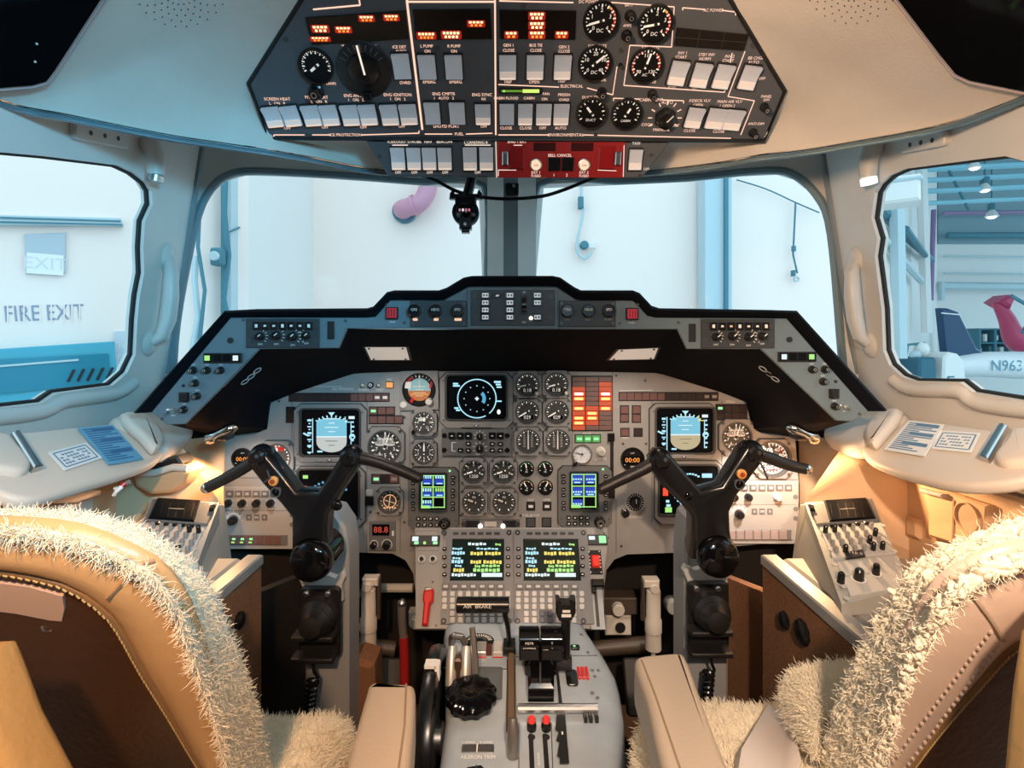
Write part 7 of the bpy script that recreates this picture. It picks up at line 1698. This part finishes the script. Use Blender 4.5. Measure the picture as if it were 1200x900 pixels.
# mask pocket, safety pin (fire exit side)
t = thing('mask_pocket', 'tan pocket with a black mouth below the ledge end, fire exit side', 'pocket', YP(1.22).at(196, 560)); k = 1.22 / F
b = MB(); rslab(b, [(x * k, y * k) for x, y in ((-36, 10), (-10, 6), (20, 14), (30, 8), (24, -6), (10, -16), (-14, -18), (-32, -8))], -.06, .02, .012, TANWALL); b.build('pocket_body', t)
b = MB(); b.prism([(x * k, y * k) for x, y in ((-22, 10), (-6, 22), (16, 27), (22, 18), (8, 10), (-8, 8))], -.03, .015, BLACK, .004); b.build('mouth', t)
b = MB(); b.tube([(-24 * k, 8 * k, .02), (-6 * k, 9 * k, .024), (14 * k, 15 * k, .022), (28 * k, 13 * k, .015)], .008, LEDGE, 10); b.build('lip', t)
t = thing('release_handle', 'small white release handle with a red end below the ledge, fire exit side', 'handle', YP(1.02).at(140, 575)); k = .55 * 1.02 / F
b = MB(); b.tube([(4 * k, 8 * k, 0), (0, 0, .01), (-4 * k, -6 * k, .01), (-9 * k, -9 * k, 0)], [5 * k, 3.4 * k, 3 * k, 2.6 * k], mat('white enamel', (.8, .79, .76), .3), 10); b.box(-6 * k, 5 * k, 8 * k, 6 * k, -.006, .006, mat('white enamel', (.8, .79, .76), .3), .002); b.build('lever_arm', t)
b = MB(); b.tube([(5 * k, 10 * k, 0), (9 * k, 15 * k, -.004)], 5 * k, RED, 10); b.tube([(9 * k, 14 * k, -.004), (15 * k, 17 * k, -.01)], 5 * k, STEEL, 10); b.build('red_end', t)
# cup holder panel and bump on the helicopter side lining, small panel on the other
RLN = Plane((.865, 0, CZ), (-1, 0, 0)); LLN = Plane((-.865, 0, CZ), (1, 0, 0))
t = thing('cup_holder_panel', 'tan wall panel with a latch and a round recess below the ledge, helicopter side', 'wall panel', RLN.at(1130, 606)); r0 = RLN.hit(1130, 606)
b = MB(); b.prism(RLN.poly([(1094, 568), (1166, 592), (1160, 648), (1095, 628)], r0), 0, .014, TANWALL, .004); b.build('panel_body', t)
b = MB(); c = RLN.uv(1143, 606, r0); R = abs(RLN.uv(1158, 606, r0)[0] - c[0]); b.ring(*c, R * .93, R, .014, .019, TANWALL, 28); b.disc(*c, R * .93, .0148, mat('recess tan', (.50, .33, .20), .6), 28); b.build('round_recess', t)
b = MB(); b.prism(RLN.poly([(1092, 572), (1120, 579), (1120, 584), (1092, 577)], r0), .014, .028, mat('latch mauve grey', (.52, .44, .42), .4), .003); b.bar(*RLN.uv(1127, 586, r0), *RLN.uv(1126, 632, r0), .004, .014, .016, mat('panel joint tan', (.30, .18, .10), .6)); b.build('latch', t)
b = MB(); b.prism(RLN.poly([(1066, 604), (1081, 609), (1081, 632), (1067, 628)], RLN.hit(1073, 617)), 0, .012, TANWALL, .006)
tag(b.build('wall_boss', None, RLN.at(1073, 617)), 'small raised tan boss on the side lining next to the cup holder panel', 'boss')
b = MB(); r0 = LLN.hit(75, 590); b.prism(LLN.poly([(-20, 596), (70, 590), (104, 578), (100, 640), (-20, 650)], r0), 0, .012, mat('pale lining panel', (.62, .50, .42), .5), .004); b.prism(LLN.poly([(50, 590), (102, 574), (102, 580), (72, 590)], r0), .012, .03, mat('pale lining panel', (.62, .50, .42), .5), .003)
tag(b.build('lining_panel', None, LLN.at(75, 590)), 'pale panel with a ledge strip on the side lining below the FIRE EXIT ledge', 'wall panel')
# tilted radio boxes on the consoles
def radio(s, lab):
    pts = {'a': W(*mx((943, 589), s), 1.19), 'b': W(*mx((1022, 584), s), 1.19), 'c': W(*mx((1066, 690), s), .90), 'd': W(*mx((986, 708), s), .90)}
    # a best plane through the sloping face
    n = (pts['b'] - pts['a']).cross(pts['d'] - pts['a']); n = n if n.y < 0 or n.z > 0 else -n
    if n.z < 0: n = -n
    P = Plane(pts['d'], n, (pts['a'] - pts['d'])); ref = P.hit(*mx((1000, 640), s))
    SIL = mat('silver grey face', (.46, .45, .43), .42)
    t = thing('radio_console', lab, 'radio', P.M(ref), 'tilted radio consoles'); I = P.M(ref).inverted()
    q = lambda px, py: P.uv(*mx((px, py), s), ref)
    corners = [(943, 589), (1022, 584), (1066, 690), (986, 708)]
    b = MB(); top = [P.hit(*mx(c, s)) for c in corners]; bot = [Vector((v.x, v.y, CZ + CT + .001)) for v in top]
    vs = [I @ v for v in top + bot]; f = [(0, 1, 2, 3), (7, 6, 5, 4), (4, 5, 1, 0), (5, 6, 2, 1), (6, 7, 3, 2), (7, 4, 0, 3)]
    b.add(vs, [x[::-1] for x in f] if s > 0 else f, mat('box side grey', (.36, .355, .33), .5))
    b.build('box_body', t, fix=True)
    sc = P.sc(*mx((1000, 640), s)); u = sc[0]; 
    b = MB(); b.prism([q(*p) for p in ((946, 592), (1020, 587), (1031, 612), (957, 617))], .0, .006, BEZD, .002); b.prism([q(*p) for p in ((965, 590), (1015, 587), (1026, 611), (972, 615))], .006, .010, SCRB, .003)
    for i in range(5): b.bar(*q(972 + 9 * i, 594), *q(976 + 9 * i, 611), .0016, .010, .0104, SATIN)
    b.bar(*q(984, 602), *q(1002, 601), .0016, .0108, .0112, mat('grey screen mark', (.3, .3, .28), .5)); b.build('display_window', t)
    b = MB(); b.box(*q(951, 600), 6 * u, 11 * u, .006, .014, SATIN, .002); b.quad(*q(952, 594), 5 * u, 3 * u, .007, WHITE); b.build('rocker', t)
    b = MB(); b.prism([q(*p) for p in ((960, 620), (1032, 614), (1050, 650), (976, 656))], 0, .004, SIL, .001); b.prism([q(*p) for p in ((980, 660), (1052, 652), (1066, 688), (996, 700))], 0, .003, SIL, .001)
    b.prism([q(*p) for p in ((981, 661), (1014, 657), (1024, 672), (990, 677))], .003, .004, SIL); b.prism([q(*p) for p in ((989, 650), (1011, 647), (1014, 655), (991, 658))], .004, .007, BLACK, .001); b.build('face_plate', t)
    b = MB(); b.text('118.8', *q(1002, 652), 7 * u, .0073, mat('pale segment', (.55, .48, .45), .5), None, -.05 * s); b.build('digits', t)
    km = MB(); km.lathe([(2.4 * u, .004), (2.2 * u, .016), (1.4 * u, .018)], mat('grey key cap', (.26, .25, .24), .4), 12); me = km.mesh('key_knob')
    kd = MB(); kd.lathe([(3.0 * u, .004), (2.8 * u, .018), (1.8 * u, .020)], SATIN, 12); kdm = kd.mesh('key_knob')
    cm = MB(); cm.box(0, 0, 5 * u, 3 * u, .004, .010, SATIN, .001); cmm = cm.mesh('key_knob')
    def put(me_, px, py, nm='key_knob'):
        o = bpy.data.objects.new(nm, me_); COL.objects.link(o); o.parent = t; o.matrix_basis = T(*q(px, py), 0)
    for i in range(5): put(cmm, 975 + 10 * i, 620 - .8 * i)
    for r_ in range(4):
        for i in range(6):
            big = (r_ * 6 + i) in (0, 1, 11, 16, 19, 22, 23)
            put(kdm if big else me, 967 + 10.8 * i + 4.2 * r_, 626 - .9 * i + 8 * r_)
    for px, py, r in ((985, 684, 4), (1006, 680, 5.4), (1026, 674, 4)):
        b = MB(); b.lathe([(r * u, .003), (r * .9 * u, .02), (r * .6 * u, .023)], SATIN, 14); b.ring(0, 0, r * 1.2 * u, r * 1.4 * u, .003, .0036, WHITE, 14); o = b.build('tuning_knob', t); o.matrix_basis = T(*q(px, py), 0)
    b = MB(); screws(b, [q(*p) for p in ((963, 624), (972, 646), (978, 664), (988, 690), (992, 704), (1034, 618), (1048, 648), (1052, 664), (1060, 684))], 3 * u, .004, SIL); b.build_each('fastener', t)
    # web joining box to the panel: forward cheek
    return t
radio(1, 'tilted silver radio console with dark display and rows of knobs, beside the helicopter side seat')
radio(-1, 'tilted silver radio console partly hidden by the fleece of the fire exit side seat')
# sloping grey cheeks between radio console and main panel
for s, lab in ((-1, 'grey sloping cheek plate between radio console and main panel, fire exit side'), (1, 'grey sloping cheek plate between radio console and main panel, helicopter side')):
    P = [W(*mx(p, s), d_) for p, d_ in (((937, 592), 1.21), ((946, 592), 1.19), ((986, 708), .905), ((937, 668), 1.18), ((928, 660), 1.21))]
    b = MB(); off = Vector((s * .03, .012, 0)); b.add(P + [p + off for p in P], [(0, 1, 2, 3, 4), (9, 8, 7, 6, 5)] + [(i, i + 5, (i + 1) % 5 + 5, (i + 1) % 5) for i in range(5)], mat('box side grey', (.36, .355, .33), .5))
    tag(b.build('cheek_plate', None, None, 30, True), lab, 'plate', 'cheek plates')

# ================================================================ seats
LEATH = mat('tan seat leather', (.62, .37, .17), .34, noise_s=12, noise_a=.06, bump=.12, bscale=70)
LEATHP = mat('pale seat leather', (.64, .48, .38), .36, noise_s=12, noise_a=.05, bump=.12, bscale=70)
LEATHD = mat('dark brown seat back', (.060, .024, .009), .42, noise_s=8, noise_a=.2, bump=.3, bscale=90)
ARML = mat('beige armrest vinyl', (.66, .52, .39), .42, bump=.2, bscale=150)
FLEECE = mat('cream fleece', (.92, .82, .64), .9, noise_s=40, noise_a=.06, sheen=.3)
FLEECE2 = mat('cream fleece curls', (.90, .79, .60), .9, noise_s=40, noise_a=.06, sheen=.3)
def resample(P, n):
    P = [Vector(p) for p in P]; L = [0]
    for a, c in zip(P, P[1:]): L.append(L[-1] + (c - a).length)
    out = []; j = 0
    for i in range(n):
        t_ = L[-1] * i / (n - 1)
        while j < len(P) - 2 and L[j + 1] < t_: j += 1
        f = (t_ - L[j]) / max(1e-9, L[j + 1] - L[j]); out.append(P[j].lerp(P[j + 1], f))
    return out
def tufts(b, rows, n, ln, w, m, dirf, curl=.6, clump=0):
    """little bent wool locks standing on a lofted grid"""
    R = len(rows); C = len(rows[0]); rnd = random.random
    cells = [(r, c) for r in range(R - 1) for c in range(C - 1)]
    areas = [((rows[r][c + 1] - rows[r][c]).cross(rows[r + 1][c] - rows[r][c])).length for r, c in cells]; tot = sum(areas)
    vs, fs = [], []
    for (r, c), a in zip(cells, areas):
        k = n * a / tot; k = int(k) + (rnd() < k - int(k))
        A0, A1, B0, B1 = rows[r][c], rows[r][c + 1], rows[r + 1][c], rows[r + 1][c + 1]
        N = (A1 - A0).cross(B0 - A0)
        if N.length < 1e-12: continue
        N.normalize()
        for _ in range(k):
            u, v = rnd(), rnd(); p = A0.lerp(A1, u).lerp(B0.lerp(B1, u), v)
            d0 = dirf(p, N); d0 = (d0 + Vector((rnd() - .5, rnd() - .5, rnd() - .5)) * curl).normalized()
            if clump: d0 = (d0 + noise.noise_vector(p * clump) * 1.1).normalized()
            bend = Vector((rnd() - .5, rnd() - .5, rnd() - .9)).normalized(); L = ln * (.6 + .8 * rnd())
            s1 = d0.cross(bend); s1 = s1.normalized() if s1.length > 1e-6 else Vector((1, 0, 0)); s2 = d0.cross(s1)
            k0 = len(vs); pts = [(p - d0 * .003, w), (p + d0 * L * .5 + bend * L * .12, w * .95), (p + d0 * L * .85 + bend * L * .42, w * .6)]
            for q_, ww in pts: vs += [q_ + s1 * ww, q_ - s1 * ww * .5 + s2 * ww * .87, q_ - s1 * ww * .5 - s2 * ww * .87]
            vs.append(p + d0 * L * .9 + bend * L * .7)
            for e in (0, 3):
                for j in range(3): jj = (j + 1) % 3; fs.append((k0 + e + j, k0 + e + jj, k0 + e + 3 + jj, k0 + e + 3 + j))
            for j in range(3): fs.append((k0 + 6 + j, k0 + 6 + (j + 1) % 3, k0 + 9))
    b.add(vs, fs, m)
UB = []
for i_ in range(1, 4):
    for k_ in range(6): UB.append(Vector((math.sin(PI * i_ / 4) * math.cos(PI * k_ / 3 + i_ * .5), math.sin(PI * i_ / 4) * math.sin(PI * k_ / 3 + i_ * .5), -math.cos(PI * i_ / 4))))
UBF = [(0 + r * 6 + k_, r * 6 + (k_ + 1) % 6, (r + 1) * 6 + (k_ + 1) % 6, (r + 1) * 6 + k_) for r in range(2) for k_ in range(6)]
UB = [Vector((0, 0, -1))] + UB + [Vector((0, 0, 1))]
UBF = [tuple(a + 1 for a in f) for f in UBF] + [(0, 1 + (k_ + 1) % 6, 1 + k_) for k_ in range(6)] + [(19, 13 + k_, 13 + (k_ + 1) % 6) for k_ in range(6)]
def locks(b, rows, n, sz, m, lift=.002):
    """rounded wool locks packed over a lofted grid"""
    rnd = random.random; vs, fs = [], []
    cells = [(r, c) for r in range(len(rows) - 1) for c in range(len(rows[0]) - 1)]
    ar = [((rows[r][c + 1] - rows[r][c]).cross(rows[r + 1][c] - rows[r][c])).length for r, c in cells]; tot = sum(ar)
    for (r, c), a in zip(cells, ar):
        k = n * a / tot; k = int(k) + (rnd() < k - int(k))
        A0, A1, B0, B1 = rows[r][c], rows[r][c + 1], rows[r + 1][c], rows[r + 1][c + 1]
        t_ = (A1 - A0).normalized()
        for _ in range(k):
            u, v = rnd(), rnd(); p_ = A0.lerp(A1, u).lerp(B0.lerp(B1, u), v)
            ax = (t_ + noise.noise_vector(p_ * 45) * 1.3 + Vector((rnd() - .5, rnd() - .5, rnd() - .5)) * .5).normalized()
            x_ = ax.orthogonal().normalized(); y_ = ax.cross(x_); s_ = sz * (.6 + .8 * rnd()); L_ = s_ * (1.3 + rnd())
            k0 = len(vs); o_ = p_ + Vector((rnd() - .5, rnd() - .5, rnd() - .5)) * lift
            for q_ in UB: vs.append(o_ + x_ * (q_.x * s_) + y_ * (q_.y * s_) + ax * (q_.z * L_))
            fs += [tuple(k0 + e for e in f) for f in UBF]
    b.add(vs, fs, m)
SEATB = {}
def fur(o, n, ln, rad, rough, seed=1):
    m = o.modifiers.new('fur', 'PARTICLE_SYSTEM'); st = m.particle_system.settings; m.particle_system.seed = seed
    st.type = 'HAIR'; st.count = n; st.hair_length = ln; st.hair_step = 4; st.render_step = 3; st.display_step = 3
    st.use_advanced_hair = True; st.brownian_factor = rough; st.factor_random = .002; st.root_radius = 1.0; st.tip_radius = .35; st.radius_scale = rad
    st.emit_from = 'FACE'; st.distribution = 'RAND'; st.use_modifier_stack = False; st.material = 1
def seat(s, lab, fleece, leath, zipper, top_c, fill, lm, nt, tl, tw):
    n_ = Vector((0, -.47, -.24)); P = Plane((s * .45, .47, CZ - .15), n_, (0, -.24, .47))
    t = thing('pilot_seat', lab, 'seat', T(s * .46, .62, 0), 'cockpit seats'); I = T(-s * .46, -.62, 0)
    N = 44; nn = P.n
    def row(px, w):
        Q = Plane(P.o + nn * w, nn, P.v)
        return resample([Q.hit(*p) for p in spline(px, 5)], N)
    Lr = row(leath, 0.0); Zr = row(zipper, 0.006); Fr = row(fleece, -.05); Fr = [a.lerp(c, .16) for a, c in zip(Fr, Lr)]
    away = lambda p, k, f: (p + (p - EYE).normalized() * k).lerp(P.hit(*fill[0]), f)
    # backrest shell: leather bolster between fleece seam and zip
    rows = [[away(p, .10, .06) for p in Lr]]
    for f, h in ((0, -.004), (.0, 0), (.08, .008), (.25, .015), (.5, .018), (.75, .015), (.93, .008), (1, 0.002), (1.0, -.02)): rows.append([a.lerp(c, f) + nn * h for a, c in zip(Lr, Zr)])
    b = MB(); b.loft([[I @ p for p in r] for r in rows], lm, flip=(s < 0)); b.build('backrest_bolster', t, ang=60); SEATB[s] = BVHTree.FromPolygons([tuple(I.inverted() @ v) for v in b.v], b.f)
    b = MB(); ctr = [I @ (P.hit(*c) - nn * .03) for c in fill]; zr = [I @ (p + nn * .002) for p in Zr]
    zi = [p.lerp(I @ (P.hit(*fill[0])), .12) + nn * .004 for p in zr]
    b.loft([zr, zi, [q_.lerp(I @ P.hit(*fill[0]), .9) - nn * .01 for q_ in zr]], LEATHD, flip=(s < 0)); b.build('back_panel', t, ang=60)
    b = MB(); b.tube([I @ (p + nn * .004) for p in Zr], .0055, mat('piping dark tan', (.26, .15, .07), .4), 8)
    for i in range(0, N - 1):
        for k in (0, .33, .66):
            p = Zr[i].lerp(Zr[i + 1], k); d_ = (Zr[i + 1] - Zr[i]).normalized(); b.X = I; b.tube([p + nn * .010 - d_ * .002, p + nn * .0105 + d_ * .002], .0008, mat('gold stitch', (.55, .38, .16), .5), 5)
    b.X = None; b.build('zip_seam', t)
    # fleece cover wrapping the front and rim
    F2 = [away(p, .06, .05) for p in Fr]; F3 = [away(p, .12, .18) for p in Fr]
    mid = lambda f, h: [a.lerp(c, f) + nn * h for a, c in zip(Lr, Fr)]
    rim = [mid(-.30, .005), mid(-.15, .014), mid(.1, .019), mid(.45, .020), mid(.75, .014), Fr, [away(p, .025, .012) for p in Fr], F2, F3]
    rim = [[I @ p for p in r] for r in rim]
    b = MB(); b.loft(rim, FLEECE, flip=(s < 0))
    cI = I @ P.hit(*fill[0])
    def df(p, nrm):
        o = (p - cI); o = o - nn * o.dot(nn); o.normalize(); return o * .9 + nn * .35
    if s > 0: locks(b, rim[:6], 11000, .0034, FLEECE2, .006)
    o = b.build('fleece_cover', t, ang=80, stuff=True)
    if s < 0: fur(o, 90000, .0022, .0008, .003)
    else: fur(o, 20000, .0012, .0009, .003, 3)
    return t, P, I, Lr, Zr
FL_L = [(-230, 640), (-150, 606), (-60, 597), (14, 598), (70, 599), (117, 603), (160, 616), (199, 637), (231, 665), (256, 701), (270, 736), (284, 768), (302, 822), (318, 893), (330, 950), (345, 1010)]
LE_L = [(-210, 655), (-140, 620), (-60, 609), (0, 608), (64, 612), (107, 621), (149, 639), (185, 658), (213, 690), (228, 722), (245, 772), (263, 829), (281, 898), (292, 950), (303, 1010)]
ZI_L = [(-190, 690), (-120, 670), (-60, 662), (0, 662), (45, 669), (85, 680), (121, 703), (142, 726), (171, 779), (199, 825), (228, 875), (245, 905), (262, 950), (276, 1010)]
tL, SPL, IL, LrL, ZrL = seat(-1, 'leather pilot seat with cream fleece and a brown back, fire exit side', FL_L, LE_L, ZI_L, None, [(20, 930)], LEATH, 24000, .0056, .0008)
mr = lambda a: [(1200 - x, y) for x, y in a]
FL_R = [(1430, 640), (1360, 606), (1280, 596), (1200, 605), (1157, 619), (1108, 640), (1072, 662), (1047, 694), (1022, 736), (1001, 772), (983, 811), (969, 850), (958, 896), (948, 950), (936, 1010)]
LE_R = [(1410, 680), (1350, 645), (1270, 630), (1200, 636), (1147, 652), (1108, 673), (1090, 694), (1068, 729), (1044, 779), (1029, 829), (1010, 896), (996, 950), (980, 1010)]
ZI_R = [(1400, 790), (1340, 752), (1260, 738), (1215, 738), (1179, 754), (1143, 793), (1100, 843), (1061, 896), (1030, 950), (1004, 1010)]
tR, SPR, IR, LrR, ZrR = seat(1, 'pale leather pilot seat with curly cream fleece, helicopter side', FL_R, LE_R, ZI_R, None, [(1230, 960)], LEATHP, 7000, .0070, .0012)
# seams of the bolsters
def seam(t, s, I, pts, m, w=.0022):
    q_ = [on_mesh(SEATB[s], *p, .0006) for p in resample([Vector((*p, 0)).to_2d() for p in pts], 14)]
    b = MB(); b.tube([I @ h[0] for h in q_ if h], w, m, 6); b.build('seam', t)
seam(tL, -1, IL, [(126, 700), (140, 686), (152, 672), (166, 660), (180, 657)], mat('seam tan', (.40, .24, .12), .5))
seam(tR, 1, IR, [(1112, 676), (1126, 680), (1140, 698), (1160, 724), (1176, 750)], mat('seam pale', (.45, .33, .25), .5))
b = MB()
for i in range(26):
    for d_ in (0, 1):
        f = i / 25; h = on_mesh(SEATB[1], 1160 - 118 * f + d_ * 13, 740 + 158 * f + d_ * 9, .0008)
        if h: b.ball(IR @ h[0], .0022, mat('stitch pale', (.42, .32, .26), .5), 6)
b.build('top_stitching', tR)
b = MB(); ref = IL @ SPL.hit(0, 690)
fl_ = [IL @ (SPL.hit(*p) + SPL.n * .012) for p in ((-120, 668), (-40, 668), (0, 669), (45, 675), (84, 686), (86, 700), (83, 715), (70, 714), (30, 706), (-20, 700), (-120, 700))]
b.add(fl_ + [p - SPL.n * .014 for p in fl_], [tuple(range(11))[::-1], tuple(range(11, 22))] + [(i, (i + 1) % 11, (i + 1) % 11 + 11, i + 11) for i in range(11)], mat('tan flap', (.55, .36, .26), .5)); b.build('back_flap', tL, None, 30, True)
b = MB(); b.ball(IL @ (SPL.hit(63, 726) + SPL.n * .004), .008, STEEL, 12); b.build('press_stud', tL)
# blocks of leather at the frame's lower corners: folded outboard armrests of each seat
for t, I, sgn, pts, D_ in ((tL, IL, -1, [(-60, 742), (4, 745), (26, 744), (34, 760), (58, 825), (100, 905), (120, 960), (-60, 960)], .46), (tR, IR, 1, [(1300, 690), (1220, 690), (1188, 735), (1178, 800), (1172, 860), (1168, 910), (1164, 960), (1300, 960)], .46)):
    Q = YP(D_); ref = Q.hit(*pts[1]); b = MB(); rslab(b, Q.poly(pts, ref), 0, .05, .012, mat('ochre leather', (.48, .30, .12), .45, bump=.25, bscale=90), 4); o = b.build('folded_armrest', t, ang=60); o.matrix_basis = I @ Q.M(ref)
# armrests beside the pedestal
HZ = Plane((0, 0, CZ - .55), (0, 0, 1), (0, 1, 0))
def armrest(t, I, pts, stitch):
    ref = HZ.hit(*pts[0]); uv = HZ.poly(pts, ref); b = MB(); rslab(b, [tuple(v) for v in spline(uv, 3, True)], -.085, 0, .014, ARML, 5); o = b.build('armrest', t, ang=60); o.matrix_basis = I @ HZ.M(ref)
    b = MB(); st = HZ.poly(stitch, ref); b.tube([(x, y, .0004) for x, y in st], .0016, mat('seam beige', (.42, .30, .20), .5), 5); o = b.build('seam', t); o.matrix_basis = I @ HZ.M(ref)
armrest(tL, IL, [(430, 806), (434, 799), (455, 798), (480, 799), (487, 806), (485, 850), (480, 900), (470, 1010), (380, 1010), (404, 900), (418, 848)], [(476, 802), (474, 850), (466, 910), (455, 1000)])
armrest(tR, IR, [(744, 776), (748, 767), (772, 764), (797, 763), (806, 772), (822, 815), (852, 892), (905, 1010), (815, 1010), (775, 892), (757, 815)], [(752, 774), (768, 815), (790, 880), (830, 1000)])
# seat cushions under fleece
def cushion(t, I, x0, x1, y0, y1, z, nt):
    n = 16; rows = []
    for j in range(n + 1):
        r = []
        for i in range(n + 1):
            u, v = i / n, j / n; e = 1 - max(abs(2 * u - 1), abs(2 * v - 1)) ** 6
            rx = (2 * u - 1); ry = (2 * v - 1); k = 1 - .10 * (rx * ry) ** 2
            r.append(I @ Vector(((x0 + x1) / 2 + (x1 - x0) / 2 * rx * k, (y0 + y1) / 2 + (y1 - y0) / 2 * ry * k, CZ + z - .10 + .10 * e + .012 * noise.noise(Vector((u * 5, v * 5, 0))))))
        rows.append(r)
    b = MB(); b.loft(rows, FLEECE); edge = [rows[0][i] for i in range(n)] + [rows[j][n] for j in range(n)] + [rows[n][n - i] for i in range(n)] + [rows[n - j][0] for j in range(n)]
    b.loft([[p - Vector((0, 0, .10)) for p in edge + edge[:1]], edge + edge[:1]], FLEECE)
    o = b.build('cushion_fleece', t, ang=80, stuff=True); fur(o, 60000, .0022, .0009, .004, 5)
    b = MB(); b.rbox((x0 + x1) / 2, (y0 + y1) / 2, (x1 - x0) * .94, (y1 - y0) * .94, .05, CZ + z - .32, CZ + z - .18, LEATH, .02); b.rbox((x0 + x1) / 2, (y0 + y1) / 2, .26, .30, .02, .0, CZ + z - .32, DGREY, .01); o = b.build('seat_base', t); o.matrix_basis = I
cushion(tL, IL, -.535, -.245, .52, .95, -.60, 9000); cushion(tR, IR, .195, .535, .52, .96, -.585, 10000)
# smooth white side cover and outboard armrest with fleece top on the helicopter side seat
b = MB(); P_ = [W(x, y, d_) for x, y, d_ in ((893, 838, .86), (918, 846, .86), (930, 905, .74), (905, 960, .66), (850, 960, .66), (862, 890, .76))]; up = Vector((0, -.02, .030))
b.add(P_ + [p + up for p in P_], [tuple(range(6))[::-1], tuple(range(6, 12))] + [(i, (i + 1) % 6, (i + 1) % 6 + 6, i + 6) for i in range(6)], mat('pinkish white cover', (.78, .68, .62), .5)); o = b.build('side_cover', tR, None, 60, True); o.matrix_basis = IR
Q = YP(.80); ref = Q.hit(960, 815)
b = MB(); rslab(b, [tuple(v) for v in spline(Q.poly([(924, 838), (924, 806), (932, 792), (960, 787), (1010, 784), (1030, 800), (1030, 850), (940, 850)], ref), 3, True)], .0, .07, .02, LEATHP, 4); o = b.build('outboard_armrest', tR, ang=60); o.matrix_basis = IR @ Q.M(ref)
b = MB(); Mq = IR @ Q.M(ref)
ar = [Q.uv(*p, ref) for p in ((922, 840), (921, 806), (932, 790), (960, 784), (1012, 781))]; ar = resample([Vector((*p, 0)) for p in ar], 14)
rows = [[Mq @ Vector((p.x, p.y, z)) for p in ar] for z in (.082, .07, .03, -.006)]
b.loft(rows, FLEECE); cI2 = Mq @ Vector((0, -.02, .03))
o = b.build('armrest_fleece', tR, ang=80, stuff=True); fur(o, 20000, .0018, .0009, .004, 7)
b = MB(); uvp = [Q.uv(*p, ref) for p in ((945, 838), (950, 820), (972, 812), (1006, 818), (1006, 850), (946, 850))]; b.prism(uvp, .07, .082, mat('pinkish white cover', (.78, .68, .62), .5), .006)
for (a, c_) in (((955, 795), (985, 802)), ((985, 802), (1000, 790)), ((958, 822), (990, 838)), ((950, 835), (985, 830))): b.bar(*Q.uv(*a, ref), *Q.uv(*c_, ref), .003, .082, .086, mat('crease shade mauve', (.42, .25, .22), .6))  # dark strips painted for the shade in the creases
o = b.build('loose_cover', tR); o.matrix_basis = IR @ Q.M(ref)

# ================================================================ camera and light
cam = bpy.data.cameras.new('camera'); co = bpy.data.objects.new('camera', cam); COL.objects.link(co)
co.location = EYE; co.rotation_euler = (PI / 2, 0, 0); cam.sensor_width = 36; cam.lens = 36 * F / 1200; cam.shift_y = -50 / 1200; cam.clip_start = .02; cam.clip_end = 200
SC.camera = co
w = bpy.data.worlds.new('daylight'); SC.world = w; w.use_nodes = True
bg = w.node_tree.nodes['Background']; bg.inputs[0].default_value = (.55, .84, 1.0, 1); bg.inputs[1].default_value = 2.0
WARM = (1.0, .64, .36); WARM2 = (1.0, .60, .30)
lamp('AREA', 'cool_cabin_fill', (.10, -.26, CZ + .34), 3.0, (.55, .84, 1.0), .5, (-.2, 1.2, CZ - .05), sizey=.4)  # cool fill added behind the eye, no real window there
lamp('SPOT', 'cool_frame_fill', (.42, -.22, CZ + .34), 90, (.16, .66, 1.0), .10, (-.88, 1.22, CZ + .02), D2(46), .7)  # added spot that tints the fire exit side frames cyan
lamp('SPOT', 'warm_frame_fill', (-.42, -.22, CZ + .22), 100, (1, .62, .36), .10, (.80, .95, CZ + .40), D2(58), .8)  # warm spot added to tint the helicopter side trim, not a cabin fitting
# map lamps on the seats
lamp('SPOT', 'map_lamp_fire_exit_side', (-.18, -.22, CZ + .38), 66, (1, .58, .30), .03, (-.45, .55, CZ - .50), D2(62), .6)
lamp('SPOT', 'map_lamp_helicopter_side', (.18, -.22, CZ + .38), 85, (1, .70, .48), .03, (.5, .62, CZ - .45), D2(66), .6)
# flood lamps in the soffit of the glareshield
lamp('SPOT', 'soffit_flood_fire_exit_side', W(455, 414, 1.22), 3.2, (1, .84, .70), .03, W(500, 640, 1.45), D2(120), .8)
lamp('SPOT', 'soffit_flood_helicopter_side', W(742, 414, 1.22), 3.6, (1, .84, .70), .03, W(700, 640, 1.45), D2(120), .8)
# console floods under the ends of the glareshield
lamp('SPOT', 'console_flood_helicopter_side', W(928, 522, 1.27), 11, (1, .60, .30), .012, W(985, 600, 1.20), D2(120), .5)
lamp('SPOT', 'panel_flood_helicopter_side', W(915, 512, 1.28), 9, (1, .86, .74), .012, W(885, 605, 1.45), D2(75), .3)
lamp('SPOT', 'console_flood_fire_exit_side', W(268, 524, 1.27), 4.5, (1, .58, .28), .012, W(215, 600, 1.20), D2(120), .6)
lamp('SPOT', 'panel_flood_fire_exit_side', W(285, 508, 1.28), 2.2, (1, .82, .68), .012, W(300, 610, 1.45), D2(85), .5)
SC.view_settings.view_transform = 'Standard'; SC.view_settings.look = 'None'; SC.view_settings.exposure = 0; SC.view_settings.gamma = 1; SC.view_settings.use_curve_mapping = False
SC.cycles.max_bounces = 8; SC.cycles.transparent_max_bounces = 12; SC.cycles.use_denoising = True; SC.cycles.sample_clamp_indirect = 4
